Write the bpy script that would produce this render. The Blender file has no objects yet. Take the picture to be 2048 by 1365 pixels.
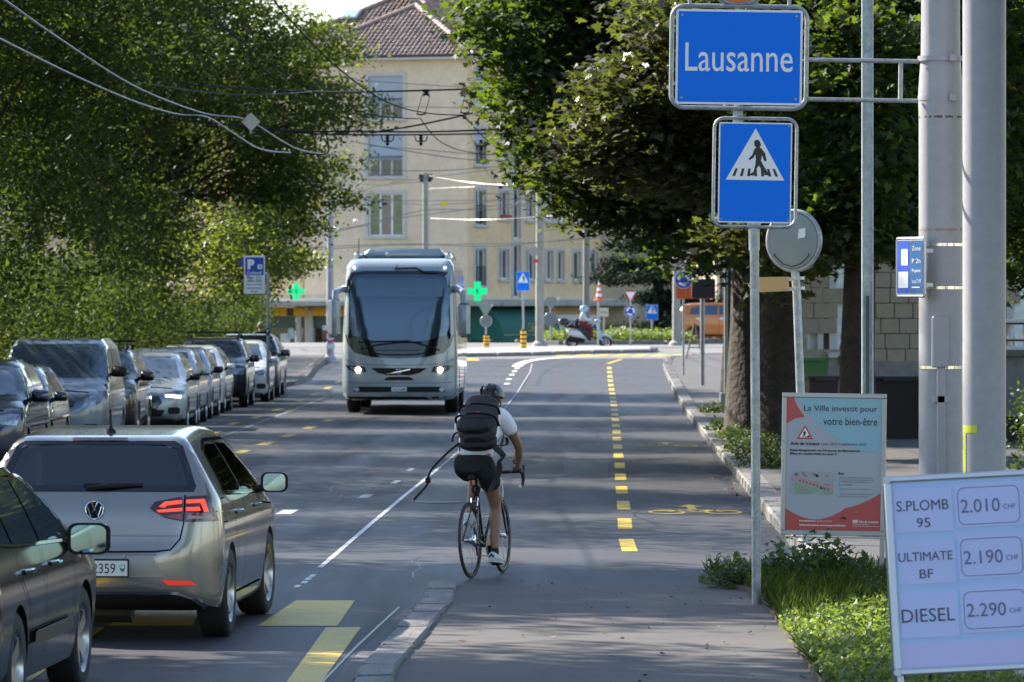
import bpy, bmesh, math, random
import numpy as np
from mathutils import Vector, Matrix
from mathutils.bvhtree import BVHTree
S = bpy.context.scene
COL = S.collection
pi = math.pi
rnd = random.Random(7)
rng = np.random.default_rng(11)

# ---------------------------------------------------------------- camera, sky, sun
FOC, CX, HZ, CAMZ = 10000.0, 1024.0, 612.0, 2.4      # focal length in photo pixels, horizon row, eye height
cam_d = bpy.data.cameras.new('camera'); cam = bpy.data.objects.new('camera', cam_d); COL.objects.link(cam)
cam.location = (0, 0, CAMZ); cam.rotation_euler = (math.radians(90), 0, 0)
cam_d.sensor_width = 36; cam_d.lens = FOC/2048*36
cam_d.shift_y = -(682.5-HZ)/2048
cam_d.clip_start = 1; cam_d.clip_end = 3000
cam_d.dof.use_dof = True; cam_d.dof.focus_distance = 43; cam_d.dof.aperture_fstop = 8
S.camera = cam
SUN_AZ = math.radians(-52)      # measured from +Y (the way the camera looks) to the left
SUN_EL = math.radians(36)
w = bpy.data.worlds.new("World"); S.world = w; w.use_nodes = True
nt = w.node_tree
sky = nt.nodes.new('ShaderNodeTexSky'); sky.sky_type = 'NISHITA'; sky.sun_disc = False
sky.sun_elevation = SUN_EL; sky.sun_rotation = SUN_AZ
sky.air_density = 1.0; sky.dust_density = .5; sky.ozone_density = 1.0
bg = nt.nodes['Background']; nt.links.new(sky.outputs[0], bg.inputs[0]); bg.inputs[1].default_value = 0.105
sd = bpy.data.lights.new('sun', 'SUN'); sun = bpy.data.objects.new('sun', sd); COL.objects.link(sun)
sd.energy = 5; sd.angle = math.radians(0.5); sd.color = (1, .93, .82)
sdir = Vector((math.sin(SUN_AZ)*math.cos(SUN_EL), math.cos(SUN_AZ)*math.cos(SUN_EL), math.sin(SUN_EL)))
sun.rotation_euler = sdir.to_track_quat('Z', 'Y').to_euler()
S.view_settings.view_transform = 'Standard'; S.view_settings.look = 'None'
S.view_settings.gamma = 1; S.view_settings.use_curve_mapping = False
S.view_settings.exposure = 1.55
S.cycles.max_bounces = 8; S.cycles.transparent_max_bounces = 12
S.cycles.diffuse_bounces = 3; S.cycles.glossy_bounces = 4; S.cycles.transmission_bounces = 4
S.cycles.caustics_reflective = False; S.cycles.caustics_refractive = False

# ---------------------------------------------------------------- terrain and pixel helpers
def gz(Y):
    if Y < 130: return 0.0
    if Y < 192: return .8*((Y-130)/62)**1.5
    if Y < 203: return .8+.009*(Y-192)
    if Y < 232:
        t = (Y-203)/29; t = t*t*(3-2*t); return .9-1.4*t
    return -.5
def P(px, py, Y): return Vector(((px-CX)*Y/FOC, Y, CAMZ+(HZ-py)*Y/FOC))
def G(px, py, dz=0):                       # the ground point seen at a pixel of the photograph
    lo, hi = 20.0, 203.0
    for _ in range(40):
        m = (lo+hi)/2
        if HZ+FOC*(CAMZ-gz(m)-dz)/m > py: lo = m
        else: hi = m
    return Vector(((px-CX)*lo/FOC, lo, gz(lo)+dz))
def GX(px, Y, dz=0): return Vector(((px-CX)*Y/FOC, Y, gz(Y)+dz))

# ---------------------------------------------------------------- materials
MATS = {}
def M(name, col, rough=.6, metal=0, var=.0, scale=6, bump=0, bscale=None, coat=0, trans=0, emit=None, spec=.5, var2=0, scale2=1.0, isl=0, detail=4, alpha=None, coord='Object', bdist=.02, rvar=0):
    if name in MATS: return MATS[name]
    m = bpy.data.materials.new(name); m.use_nodes = True; nt = m.node_tree
    b = nt.nodes['Principled BSDF']
    c4 = (*col, 1)
    b.inputs['Base Color'].default_value = c4
    b.inputs['Roughness'].default_value = rough; b.inputs['Metallic'].default_value = metal
    b.inputs['Specular IOR Level'].default_value = spec
    if coat: b.inputs['Coat Weight'].default_value = coat; b.inputs['Coat Roughness'].default_value = .04
    if trans: b.inputs['Transmission Weight'].default_value = trans
    if emit: b.inputs['Emission Color'].default_value = (*emit[:3], 1); b.inputs['Emission Strength'].default_value = emit[3]
    L = nt.links; N = nt.nodes
    tc = N.new('ShaderNodeTexCoord')
    src = None
    def fac_mul(prev, facsock, amount):
        mr = N.new('ShaderNodeMapRange'); mr.inputs[3].default_value = 1-amount; mr.inputs[4].default_value = 1+amount
        L.new(facsock, mr.inputs[0])
        vm = N.new('ShaderNodeVectorMath'); vm.operation = 'SCALE'
        if prev is None: vm.inputs[0].default_value = col
        else: L.new(prev, vm.inputs[0])
        L.new(mr.outputs[0], vm.inputs['Scale']); return vm.outputs[0]
    if var:
        n = N.new('ShaderNodeTexNoise'); n.inputs['Scale'].default_value = scale; n.inputs['Detail'].default_value = detail
        n.inputs['Roughness'].default_value = .65
        L.new(tc.outputs[coord], n.inputs['Vector'])
        mr = N.new('ShaderNodeMapRange'); mr.inputs[1].default_value = .3; mr.inputs[2].default_value = .7; L.new(n.outputs['Fac'], mr.inputs[0])
        src = fac_mul(src, mr.outputs[0], var)
    if var2:
        n = N.new('ShaderNodeTexNoise'); n.inputs['Scale'].default_value = scale2; n.inputs['Detail'].default_value = 3
        L.new(tc.outputs[coord], n.inputs['Vector'])
        mr = N.new('ShaderNodeMapRange'); mr.inputs[1].default_value = .3; mr.inputs[2].default_value = .7; L.new(n.outputs['Fac'], mr.inputs[0])
        src = fac_mul(src, mr.outputs[0], var2)
    if isl:
        g = N.new('ShaderNodeNewGeometry'); src = fac_mul(src, g.outputs['Random Per Island'], isl)
    if src is not None: L.new(src, b.inputs['Base Color'])
    if bump:
        n = N.new('ShaderNodeTexNoise'); n.inputs['Scale'].default_value = bscale or scale*4; n.inputs['Detail'].default_value = 5
        L.new(tc.outputs[coord], n.inputs['Vector'])
        bp = N.new('ShaderNodeBump'); bp.inputs['Strength'].default_value = bump; bp.inputs['Distance'].default_value = bdist
        L.new(n.outputs['Fac'], bp.inputs['Height']); L.new(bp.outputs[0], b.inputs['Normal'])
    if rvar:
        mp = N.new('ShaderNodeMapping'); mp.inputs['Scale'].default_value = (1.6, .10, 1); L.new(tc.outputs['Object'], mp.inputs[0])
        n = N.new('ShaderNodeTexNoise'); n.inputs['Scale'].default_value = 1.0; n.inputs['Detail'].default_value = 4; L.new(mp.outputs[0], n.inputs['Vector'])
        mr = N.new('ShaderNodeMapRange'); mr.inputs[1].default_value = .35; mr.inputs[2].default_value = .65; mr.inputs[3].default_value = rough-rvar; mr.inputs[4].default_value = rough+rvar
        L.new(n.outputs['Fac'], mr.inputs[0]); L.new(mr.outputs[0], b.inputs['Roughness'])
    MATS[name] = m; return m

def leafmat(name, col, tcol, var=.45, hue=None, rough=.45, tr=.45, spec=.35, odd=None, oddp=.04):
    m = bpy.data.materials.new(name); m.use_nodes = True; nt = m.node_tree; N = nt.nodes; L = nt.links
    b = N['Principled BSDF']; b.inputs['Roughness'].default_value = rough; b.inputs['Specular IOR Level'].default_value = spec
    g = N.new('ShaderNodeNewGeometry')
    cr = N.new('ShaderNodeValToRGB'); e = cr.color_ramp.elements
    e[0].position = 0; e[0].color = (*[c*(1-var) for c in col], 1)
    e[1].position = 1; e[1].color = (*[c*(1+var) for c in col], 1)
    if hue: x = e.new(.8); x.color = (*hue, 1)
    if odd: x = e.new(1-oddp); x.color = (*[c*(1+var) for c in col], 1); e[-1].color = (*odd, 1)
    tc = N.new('ShaderNodeTexCoord'); n = N.new('ShaderNodeTexNoise'); n.inputs['Scale'].default_value = .8; n.inputs['Detail'].default_value = 2
    L.new(tc.outputs['Object'], n.inputs['Vector'])
    ad = N.new('ShaderNodeMath'); ad.operation = 'MULTIPLY_ADD'; ad.inputs[1].default_value = .62
    sc = N.new('ShaderNodeMapRange'); sc.inputs[1].default_value = .3; sc.inputs[2].default_value = .7; sc.inputs[3].default_value = 0; sc.inputs[4].default_value = .38
    L.new(n.outputs['Fac'], sc.inputs[0]); L.new(g.outputs['Random Per Island'], ad.inputs[0]); L.new(sc.outputs[0], ad.inputs[2])
    L.new(ad.outputs[0], cr.inputs[0]); L.new(cr.outputs[0], b.inputs['Base Color'])
    t = N.new('ShaderNodeBsdfTranslucent'); mx = N.new('ShaderNodeMixShader'); mx.inputs[0].default_value = tr
    tm = N.new('ShaderNodeVectorMath'); tm.operation = 'MULTIPLY'; L.new(cr.outputs[0], tm.inputs[0])
    tm.inputs[1].default_value = [a/max(c, 1e-4) for a, c in zip(tcol, col)]
    L.new(tm.outputs[0], t.inputs['Color'])
    L.new(b.outputs[0], mx.inputs[1]); L.new(t.outputs[0], mx.inputs[2]); L.new(mx.outputs[0], N['Material Output'].inputs[0])
    return m

def glassmat(name, tint=(.25, .3, .32), rough=.02, mixf=.5):
    m = bpy.data.materials.new(name); m.use_nodes = True; nt = m.node_tree; N = nt.nodes; L = nt.links
    tr = N.new('ShaderNodeBsdfTransparent'); tr.inputs[0].default_value = (*tint, 1)
    gl = N.new('ShaderNodeBsdfGlossy'); gl.inputs['Roughness'].default_value = rough
    fr = N.new('ShaderNodeFresnel'); fr.inputs[0].default_value = 1.7
    ma = N.new('ShaderNodeMath'); ma.operation = 'MULTIPLY_ADD'; ma.inputs[1].default_value = 1.0; ma.inputs[2].default_value = mixf*.1
    L.new(fr.outputs[0], ma.inputs[0])
    mx = N.new('ShaderNodeMixShader'); L.new(ma.outputs[0], mx.inputs[0]); L.new(tr.outputs[0], mx.inputs[1]); L.new(gl.outputs[0], mx.inputs[2])
    L.new(mx.outputs[0], N['Material Output'].inputs[0]); return m

# ---------------------------------------------------------------- objects
def _name(o, name): o.name = name
def tag(o, label=None, cat=None, group=None, kind=None):
    if label: o['label'] = label
    if cat: o['category'] = cat
    if group: o['group'] = group
    if kind: o['kind'] = kind
    return o
def thing(name, label, cat, loc=(0, 0, 0), rz=0, group=None):
    o = bpy.data.objects.new(name, None); COL.objects.link(o); o.empty_display_size = .3
    o.location = loc; o.rotation_euler = (0, 0, rz); return tag(o, label, cat, group)
def link(name, me, mat=None, parent=None, label=None, kind=None):
    o = bpy.data.objects.new(name, me); COL.objects.link(o)
    if mat is not None and not me.materials:
        for mm in (mat if isinstance(mat, (list, tuple)) else [mat]): me.materials.append(mm)
    if parent: o.parent = parent
    if label: o['label'] = label
    if kind: o['kind'] = kind
    return o
def copy_tree(o, parent=None):
    c = o.copy(); COL.objects.link(c)
    if parent: c.parent = parent
    for ch in list(o.children): copy_tree(ch, c)
    return c

def frame_from(d):
    d = Vector(d).normalized(); up = Vector((0, 0, 1)) if abs(d.z) < .95 else Vector((0, 1, 0))
    a = d.cross(up).normalized(); return a, d.cross(a).normalized()

class MB:
    def __init__(s): s.v = []; s.f = []; s.T = Matrix.Identity(4); s.mi = []; s.m = 0
    def add(s, vs, fs):
        o = len(s.v); s.v += [tuple(s.T @ Vector(p)) for p in vs]; s.f += [tuple(i+o for i in f) for f in fs]; s.mi += [s.m]*len(fs); return s
    def box(s, c, d, rz=0, bev=0):
        x, y, z = [k/2 for k in d]; R = Matrix.Rotation(rz, 3, 'Z')
        if bev:
            b = bev; vs = []; fs = []
            for sz in (-1, 1):
                for (ix, iy) in ((0, 0), (1, 0)):
                    pass
            ring = lambda zz, k: [(-x+k, -y, zz) if 0 else q for q in [(-x+b+k, -y+k, zz), (x-b-k, -y+k, zz), (x-k, -y+b+k, zz), (x-k, y-b-k, zz), (x-b-k, y-k, zz), (-x+b+k, y-k, zz), (-x+k, y-b-k, zz), (-x+k, -y+b+k, zz)]]
            R4 = [ring(-z, b*.8), ring(-z+b, 0), ring(z-b, 0), ring(z, b*.8)]
            vs = [Vector(c)+R @ Vector(p) for r in R4 for p in r]
            for k in range(3):
                for i in range(8): fs.append((k*8+i, k*8+(i+1) % 8, (k+1)*8+(i+1) % 8, (k+1)*8+i))
            fs.append(tuple(range(7, -1, -1))); fs.append(tuple(range(24, 32)))
            return s.add(vs, fs)
        vs = [Vector(c)+R @ Vector((sx*x, sy*y, sz*z)) for sz in (-1, 1) for sy in (-1, 1) for sx in (-1, 1)]
        return s.add(vs, [(0, 2, 3, 1), (4, 5, 7, 6), (0, 1, 5, 4), (2, 6, 7, 3), (0, 4, 6, 2), (1, 3, 7, 5)])
    def tube(s, pts, r, n=8, caps=True, closed=False):
        pts = [Vector(p) for p in pts]; k = len(pts); rs = r if isinstance(r, (list, tuple)) else [r]*k
        vs = []; fs = []; pa = None
        for i, p in enumerate(pts):
            if closed: d = pts[(i+1) % k]-pts[i-1]
            else: d = pts[min(i+1, k-1)]-pts[max(i-1, 0)]
            if d.length < 1e-9: d = Vector((0, 0, 1))
            d.normalize()
            if pa is None: a, b = frame_from(d)
            else:
                a = pa-d*pa.dot(d)
                if a.length < 1e-6: a, b = frame_from(d)
                a.normalize(); b = d.cross(a)
            pa = a
            for j in range(n):
                t = 2*pi*j/n; vs.append(p+(a*math.cos(t)+b*math.sin(t))*rs[i])
        for i in range(k if closed else k-1):
            for j in range(n):
                i2 = (i+1) % k; fs.append((i*n+j, i*n+(j+1) % n, i2*n+(j+1) % n, i2*n+j))
        if caps and not closed: fs.append(tuple(range(n-1, -1, -1))); fs.append(tuple((k-1)*n+j for j in range(n)))
        return s.add(vs, fs)
    def cyl(s, a, b, r, r2=None, n=12): return s.tube([a, b], [r, r if r2 is None else r2], n)
    def lathe(s, prof, c=(0, 0, 0), axis='Z', n=16, caps=True):       # prof of (radius, height)
        vs = []; fs = []; k = len(prof)
        for (r, h) in prof:
            for j in range(n):
                t = 2*pi*j/n; x, y = r*math.cos(t), r*math.sin(t)
                q = (x, y, h) if axis == 'Z' else ((h, x, y) if axis == 'X' else (y, h, x))
                vs.append(Vector(c)+Vector(q))
        for i in range(k-1):
            for j in range(n): fs.append((i*n+j, i*n+(j+1) % n, (i+1)*n+(j+1) % n, (i+1)*n+j))
        if caps:
            if prof[0][0] > 1e-5: fs.append(tuple(range(n-1, -1, -1)))
            if prof[-1][0] > 1e-5: fs.append(tuple((k-1)*n+j for j in range(n)))
        return s.add(vs, fs)
    def sphere(s, c, r, n=12, m=8, sc=(1, 1, 1)):
        vs = []; fs = []
        for i in range(m+1):
            t = pi*i/m
            for j in range(n):
                u = 2*pi*j/n; vs.append((c[0]+r*sc[0]*math.sin(t)*math.cos(u), c[1]+r*sc[1]*math.sin(t)*math.sin(u), c[2]+r*sc[2]*math.cos(t)))
        for i in range(m):
            for j in range(n): fs.append((i*n+j, (i+1)*n+j, (i+1)*n+(j+1) % n, i*n+(j+1) % n))
        return s.add(vs, fs)
    def plate(s, poly, y0, y1):           # polygon in X-Z with front at y0 (towards the viewer, -Y) and back at y1
        n = len(poly); A = sum(poly[i][0]*poly[(i+1) % n][1]-poly[(i+1) % n][0]*poly[i][1] for i in range(n))
        if A < 0: poly = poly[::-1]
        vs = [(x, y0, z) for x, z in poly]+[(x, y1, z) for x, z in poly]
        fs = [tuple(range(n)), tuple(range(2*n-1, n-1, -1))]+[(i, n+i, n+(i+1) % n, (i+1) % n) for i in range(n)]
        return s.add(vs, fs)
    def prism(s, poly, z0, z1):           # polygon in X-Y
        n = len(poly); A = sum(poly[i][0]*poly[(i+1) % n][1]-poly[(i+1) % n][0]*poly[i][1] for i in range(n))
        if A < 0: poly = poly[::-1]
        vs = [(x, y, z0) for x, y in poly]+[(x, y, z1) for x, y in poly]
        fs = [tuple(range(n-1, -1, -1)), tuple(range(n, 2*n))]+[(i, (i+1) % n, n+(i+1) % n, n+i) for i in range(n)]
        return s.add(vs, fs)
    def grid(s, rows, flip=False, closed=False):
        k = len(rows); n = len(rows[0]); vs = [p for r in rows for p in r]; fs = []
        for i in range(k-1):
            for j in range(n if closed else n-1):
                q = (i*n+j, i*n+(j+1) % n, (i+1)*n+(j+1) % n, (i+1)*n+j); fs.append(q[::-1] if flip else q)
        return s.add(vs, fs)
    def mesh(s, name, smooth=False, angle=None):
        me = bpy.data.meshes.new(name); me.from_pydata(s.v, [], s.f)
        if any(s.mi): me.polygons.foreach_set('material_index', s.mi)
        if smooth:
            me.polygons.foreach_set('use_smooth', [True]*len(me.polygons))
            if angle: me.set_sharp_from_angle(angle=math.radians(angle))
        me.update(); return me
    def build(s, name, mat, parent=None, smooth=False, angle=40, label=None, kind=None):
        return link(name, s.mesh(name, smooth, angle), mat, parent, label, kind)

def applied(o, name=None):                # bake an object's modifiers into a plain mesh
    dg = bpy.context.evaluated_depsgraph_get(); me = bpy.data.meshes.new_from_object(o.evaluated_get(dg)); return me
def circ(r, n=32, cx=0, cz=0, a0=0, sx=1, sz=1): return [(cx+sx*r*math.cos(a0+2*pi*i/n), cz+sz*r*math.sin(a0+2*pi*i/n)) for i in range(n)]
def rrect(w, h, r, cx=0, cz=0, n=5):
    out = []
    for (sx, sz, a) in ((1, 1, 0), (-1, 1, 90), (-1, -1, 180), (1, -1, 270)):
        for i in range(n+1):
            t = math.radians(a+90*i/n); out.append((cx+sx*(w/2-r)+r*math.cos(t), cz+sz*(h/2-r)+r*math.sin(t)))
    return out
def chaikin(p, it=2, closed=True):
    for _ in range(it):
        q = []; n = len(p)
        if not closed: q.append(p[0])
        for i in range(n if closed else n-1):
            a, b = p[i], p[(i+1) % n]
            q.append(tuple(.75*x+.25*y for x, y in zip(a, b))); q.append(tuple(.25*x+.75*y for x, y in zip(a, b)))
        if not closed: q.append(p[-1])
        p = q
    return p
def text(s, parent, mat, loc, w=None, h=None, depth=.002, bold=0, rot=(pi/2, 0, 0), shear=0, name='lettering', align='C'):
    cu = bpy.data.curves.new('txt', 'FONT'); cu.body = s; cu.size = 1; cu.extrude = 0; cu.offset = bold; cu.shear = shear; cu.resolution_u = 3
    o = bpy.data.objects.new('txt', cu); COL.objects.link(o)
    bpy.context.view_layer.update(); me = applied(o); bpy.data.objects.remove(o)
    n = len(me.vertices)
    if n == 0: return None
    co = np.empty(n*3); me.vertices.foreach_get('co', co); co = co.reshape(-1, 3)
    mn = co.min(0); mx = co.max(0); sz = mx-mn
    sx = w/sz[0] if w else h/sz[1]; sy = h/sz[1] if h else sx
    ax = {'C': (mn[0]+mx[0])/2, 'L': mn[0], 'R': mx[0]}[align]
    co[:, 0] = (co[:, 0]-ax)*sx; co[:, 1] = (co[:, 1]-(mn[1]+mx[1])/2)*sy
    me.vertices.foreach_set('co', co.ravel()); me.materials.clear(); me.update()
    ob = link(name, me, mat, parent); ob.location = loc; ob.rotation_euler = rot; return ob

def skin(name, pts, edges, radii, mat, parent, sub=2, root=0, smooth=True):
    names = list(pts); idx = {k: i for i, k in enumerate(names)}
    me = bpy.data.meshes.new(name); me.from_pydata([pts[k] for k in names], [(idx[a], idx[b]) for a, b in edges], [])
    o = bpy.data.objects.new(name, me); COL.objects.link(o)
    o.modifiers.new('s', 'SKIN'); md = o.modifiers.new('u', 'SUBSURF'); md.levels = sub; md.render_levels = sub
    for k in names:
        r = radii[k]; r = r if isinstance(r, tuple) else (r, r); me.skin_vertices[0].data[idx[k]].radius = r
    me.skin_vertices[0].data[root].use_root = True
    bpy.context.view_layer.update(); m2 = applied(o); bpy.data.objects.remove(o)
    m2.polygons.foreach_set('use_smooth', [True]*len(m2.polygons)); m2.materials.clear()
    return link(name, m2, mat, parent)
# ================================================================ ground, road, pavements
asphalt = M('asphalt', (.045, .045, .049), .6, rvar=.07, var=.16, scale=55, var2=.22, scale2=.5, bump=.35, bscale=90, spec=.3, bdist=.006)
asphalt2 = M('footway_asphalt', (.070, .064, .060), .75, var=.14, scale=60, var2=.2, scale2=.7, bump=.35, bscale=90, bdist=.006)
earth = M('earth', (.07, .06, .04), .9, var=.3, scale=3)
granite = M('granite', (.17, .16, .148), .65, var=.3, scale=14, var2=.2, scale2=2.2, bump=.6, bscale=30, coord='Generated')
granite_d = M('granite_dark', (.19, .18, .17), .7, var=.3, scale=14, bump=.6, bscale=30)
yellow = M('yellow_paint', (.52, .36, .025), .55, var=.22, scale=40, var2=.12, scale2=3)
yellow_worn = M('worn_yellow_paint', (.34, .25, .05), .6, var=.5, scale=20)
white_p = M('white_paint', (.62, .62, .6), .6, var=.2, scale=30)
white_worn = M('worn_white_paint', (.33, .34, .36), .6, var=.4, scale=25)

def sheet(name, xl, xr, Ys, dz, mat, nx=2, kind='structure'):
    m = MB(); rows = []
    for Y in Ys:
        a, b = (xl(Y) if callable(xl) else xl), (xr(Y) if callable(xr) else xr)
        rows.append([(a+(b-a)*i/nx, Y, gz(Y)+dz) for i in range(nx+1)])
    m.grid(rows); o = m.build(name, mat, smooth=True); tag(o, kind=kind); return o
YS = [8, 30, 60, 90, 120, 130]+[132+2*i for i in range(54)]
m = MB(); rows = []
for Y in [-30]+YS+[260, 400, 900, 2600]:
    rows.append([(x, Y, gz(Y)-.03) for x in (-1500, -300, -60, 0, 60, 300, 1500)])
m.grid(rows); tag(m.build('ground', earth, smooth=True), kind='structure')
KB = [G(*p) for p in [(1701, 1200), (1640, 1110), (1600, 1092), (1541, 1047), (1491, 980), (1456, 936), (1421, 895), (1409, 877), (1368, 824), (1339, 766), (1325, 737), (1331, 722)]]
KB[0] = Vector((2.95, 30, 0)); KB[1] = Vector((2.8, 44, 0)); KB[2] = Vector((2.78, 49, 0))
def kx(Y):
    for a, b in zip(KB, KB[1:]):
        if Y <= b.y: return a.x+(b.x-a.x)*(max(Y, a.y)-a.y)/(b.y-a.y)
    return KB[-1].x
YE = KB[-1].y
road = sheet('road', lambda Y: -9.0 if Y < 166 else -40, lambda Y: max(4.2, kx(Y)+.25) if Y < YE else 60, [-90, -40, 8, 20, 40, 60, 80, 100, 120, 130]+[132+2*i for i in range(52)], 0, asphalt, 6)
fr = sheet('footway', lambda Y: kx(Y)+.28, lambda Y: 22, [-90, 12, 30, 42.5, 50, 60, 80, 100, 120, 130]+[132+2*i for i in range(int((YE-132)//2))]+[YE], .12, asphalt2, 8)
fl = sheet('footway_left', -14, lambda Y: -8.75 if Y < 143 else -6.45, [8, 40, 80, 120, 130, 142.9, 143.1]+[145+2*i for i in range(17)], .12, asphalt2, 3)
# near footway that begins in front of the cyclist
KN = [Vector((-.72, 42.6, 0)), Vector((-.72, 40.2, 0)), Vector((-.86, 36.5, 0)), Vector((-1.0, 32.6, 0)), Vector((-1.05, 20, 0))]
def knx(Y):
    for a, b in zip(KN, KN[1:]):
        if Y >= b.y: return a.x+(b.x-a.x)*(min(Y, a.y)-a.y)/(b.y-a.y)
    return KN[-1].x
nf = sheet('near_footway', lambda Y: knx(Y)+.22, lambda Y: 3.3, [16, 28, 32, 35, 38, 40, 42.6], .022, M('near_footway_asphalt', (.080, .070, .063), .75, var=.13, scale=60, var2=.22, scale2=.8, bump=.35, bscale=90, bdist=.006), 3)
# gutter strip of pale concrete beside the near kerb
m = MB(); rows = [[(knx(Y)-.1-.04*max(0, (40-Y)/8), Y, .004), (knx(Y)-.0, Y, .004)] for Y in (39.6, 36.5, 33, 30, 24)]
m.grid([r for r in rows][::-1]); m.build('gutter_strip', M('gutter_concrete', (.11, .11, .11), .8, var=.2, scale=20), road)

def kerb(name, pts, step, wdt, hgt, mat, side=1, face=None):
    k = tag(bpy.data.objects.new(name, None), kind='structure'); COL.objects.link(k)
    meshes = []
    for q in range(4):
        r2 = random.Random(q); mb = MB(); L = step-.035
        t = .012
        mb.box((0, 0, 0), (wdt, L, hgt), bev=.022)
        mb.v = [(x+r2.uniform(-t, t), y+r2.uniform(-.004, .004), z+r2.uniform(-.006, .006)) for x, y, z in mb.v]
        me = mb.mesh('kerb_stone', True, 35); me.materials.append(mat); meshes.append(me)
    d = 0; seg = 0; pos = Vector(pts[0]); acc = []
    for a, b in zip(pts, pts[1:]):
        a = Vector(a); b = Vector(b); L = (b-a).length; n = max(1, round(L/step)); 
        for i in range(n):
            c = a.lerp(b, (i+.5)/n); dr = (b-a); rz = math.atan2(dr.y, dr.x)-pi/2
            o = bpy.data.objects.new('kerb_stone', rnd.choice(meshes)); COL.objects.link(o); o.parent = k
            nrm = Vector((dr.y, -dr.x, 0)).normalized()*side
            o.location = c+nrm*wdt/2+Vector((0, 0, hgt/2-.1+rnd.uniform(-.006, .006))); o.rotation_euler = (0, 0, rz); o.scale = (1, L/n/step, 1)
    return k
kerb('kerb_right', [(p.x, p.y, gz(p.y)+.03) for p in KB], 1.35, .29, .2, granite)
c0 = KB[-1]
kerb('kerb_corner', [(c0.x, c0.y, gz(c0.y)+.03), (c0.x+.35, c0.y+2.4, gz(c0.y+2.4)+.03), (c0.x+1.2, c0.y+4, gz(c0.y+4)+.03), (c0.x+3, c0.y+4.6, gz(c0.y+4.6)+.03), (c0.x+14, c0.y+5.2, gz(c0.y+5)+.03)], 1.2, .29, .2, granite)
m = MB(); yy = c0.y; m.grid([[(c0.x+.28, yy, gz(yy)+.12), (22, yy, gz(yy)+.12)], [(c0.x+.6, yy+2.4, gz(yy+2.4)+.12), (22, yy+2.4, gz(yy+2.4)+.12)], [(c0.x+1.3, yy+3.7, gz(yy+3.7)+.12), (22, yy+5, gz(yy+5)+.12)]])
m.build('footway_corner', asphalt2, fr)
kerb('kerb_left', [(-8.7, 20, .03), (-8.7, 80, .03), (-8.7, 130, .03), (-8.7, 142.5, gz(142.5)+.03)], 1.5, .25, .2, granite, -1)
kerb('kerb_island_left', [(-8.6, 142.6, gz(142.6)+.03), (-6.3, 144.5, gz(144.5)+.03), (-6.15, 150, gz(150)+.03), (-6.4, 162, gz(162)+.03), (-6.4, 176, gz(176)+.03)], 1.2, .28, .2, granite, -1)
kn = kerb('kerb_near', [(p.x, p.y, -.04) for p in KN[::-1]], 1.0, .25, .2, granite)

# ---- painted markings, children of the road
def strip(name, pts, wdt, mat, dz=.004, parent=road, label=None):
    m = MB(); rows = []
    n = len(pts)
    for i, p in enumerate(pts):
        d = Vector(pts[min(i+1, n-1)])-Vector(pts[max(i-1, 0)]); nr = Vector((d.y, -d.x, 0)).normalized()*wdt/2
        p = Vector(p); rows.append([(p.x-nr.x, p.y-nr.y, gz(p.y-nr.y)+dz), (p.x+nr.x, p.y+nr.y, gz(p.y+nr.y)+dz)])
    m.grid(rows, flip=True); return m.build(name, mat, parent, label=label)
def poly_mark(name, px, mat, dz=.004, parent=road):
    m = MB(); v = [G(*p) for p in px]; m.add([(p.x, p.y, gz(p.y)+dz) for p in v], [tuple(range(len(v)))]); return m.build(name, mat, parent)
def sampled(a, b, n=4): a = Vector(a); b = Vector(b); return [tuple(a.lerp(b, i/n)) for i in range(n+1)]
# yellow line of the cycle lane
yl = [(50.2, 1.15), (55, 1.24), (60.3, 1.345), (65.2, 1.43), (70.6, 1.53), (75.5, 1.63), (80, 1.70), (100, 2.08), (127.7, 2.59), (150, 2.95), (170, 3.3)]
def ylx(Y): return float(np.interp(Y, [a for a, _ in yl], [b for _, b in yl]))
Y = 50.1
while Y < 168:
    strip('yellow_dash', sampled((ylx(Y-1.3), Y-1.3, 0), (ylx(Y+1.3), Y+1.3, 0), 2), .155, yellow); Y += 5.0
strip('yellow_dash', sampled(G(1215, 728), G(1243, 719), 2), .14, yellow)
# white line with worn edge
wl = [G(*p) for p in [(590, 1178), (740, 1050), (808, 993), (880, 935), (945, 880), (1000, 830), (1035, 785), (1060, 745), (1064, 728)]]
strip('white_line', [tuple(G(640, 1136)), tuple(G(690, 1093)), tuple(wl[1])]+[tuple(p) for p in wl[2:4]], .05, white_p)
strip('white_line', [tuple(p) for p in wl[3:]], .035, white_worn)
for a in ((592, 1176), (606, 1168), (614, 1161), (622, 1155)): strip('line_speck', sampled(G(*a), G(a[0]+6, a[1]-5), 1), .05, white_p)
for (x, y, ww) in [(572, 1025, 75), (730, 993, 50), (790, 965, 30), (820, 940, 26), (905, 873, 20)]:
    g = G(x, y); strip('white_dash', sampled((g.x-.01, g.y-.6, 0), (g.x+.03, g.y+.6, 0), 1), ww*g.y/FOC*.42, white_worn if y != 1025 else white_p)
for (x, y) in [(1014, 768), (1018, 759), (1024, 750), (1029, 743), (1034, 737)]:
    g = G(x, y); strip('white_dash', sampled((g.x-.02, g.y-.7, 0), (g.x+.02, g.y+.7, 0), 1), .16, white_p)
strip('white_edge_line', [tuple(G(*p)) for p in [(1033, 734), (1040, 728), (1058, 722), (1090, 718), (1140, 714.5), (1200, 712.5)]], .35, white_p, dz=.006)
strip('white_edge_line', [tuple(G(*p)) for p in [(940, 722), (985, 720), (1030, 718.5)]], .12, white_worn, dz=.006)
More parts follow.
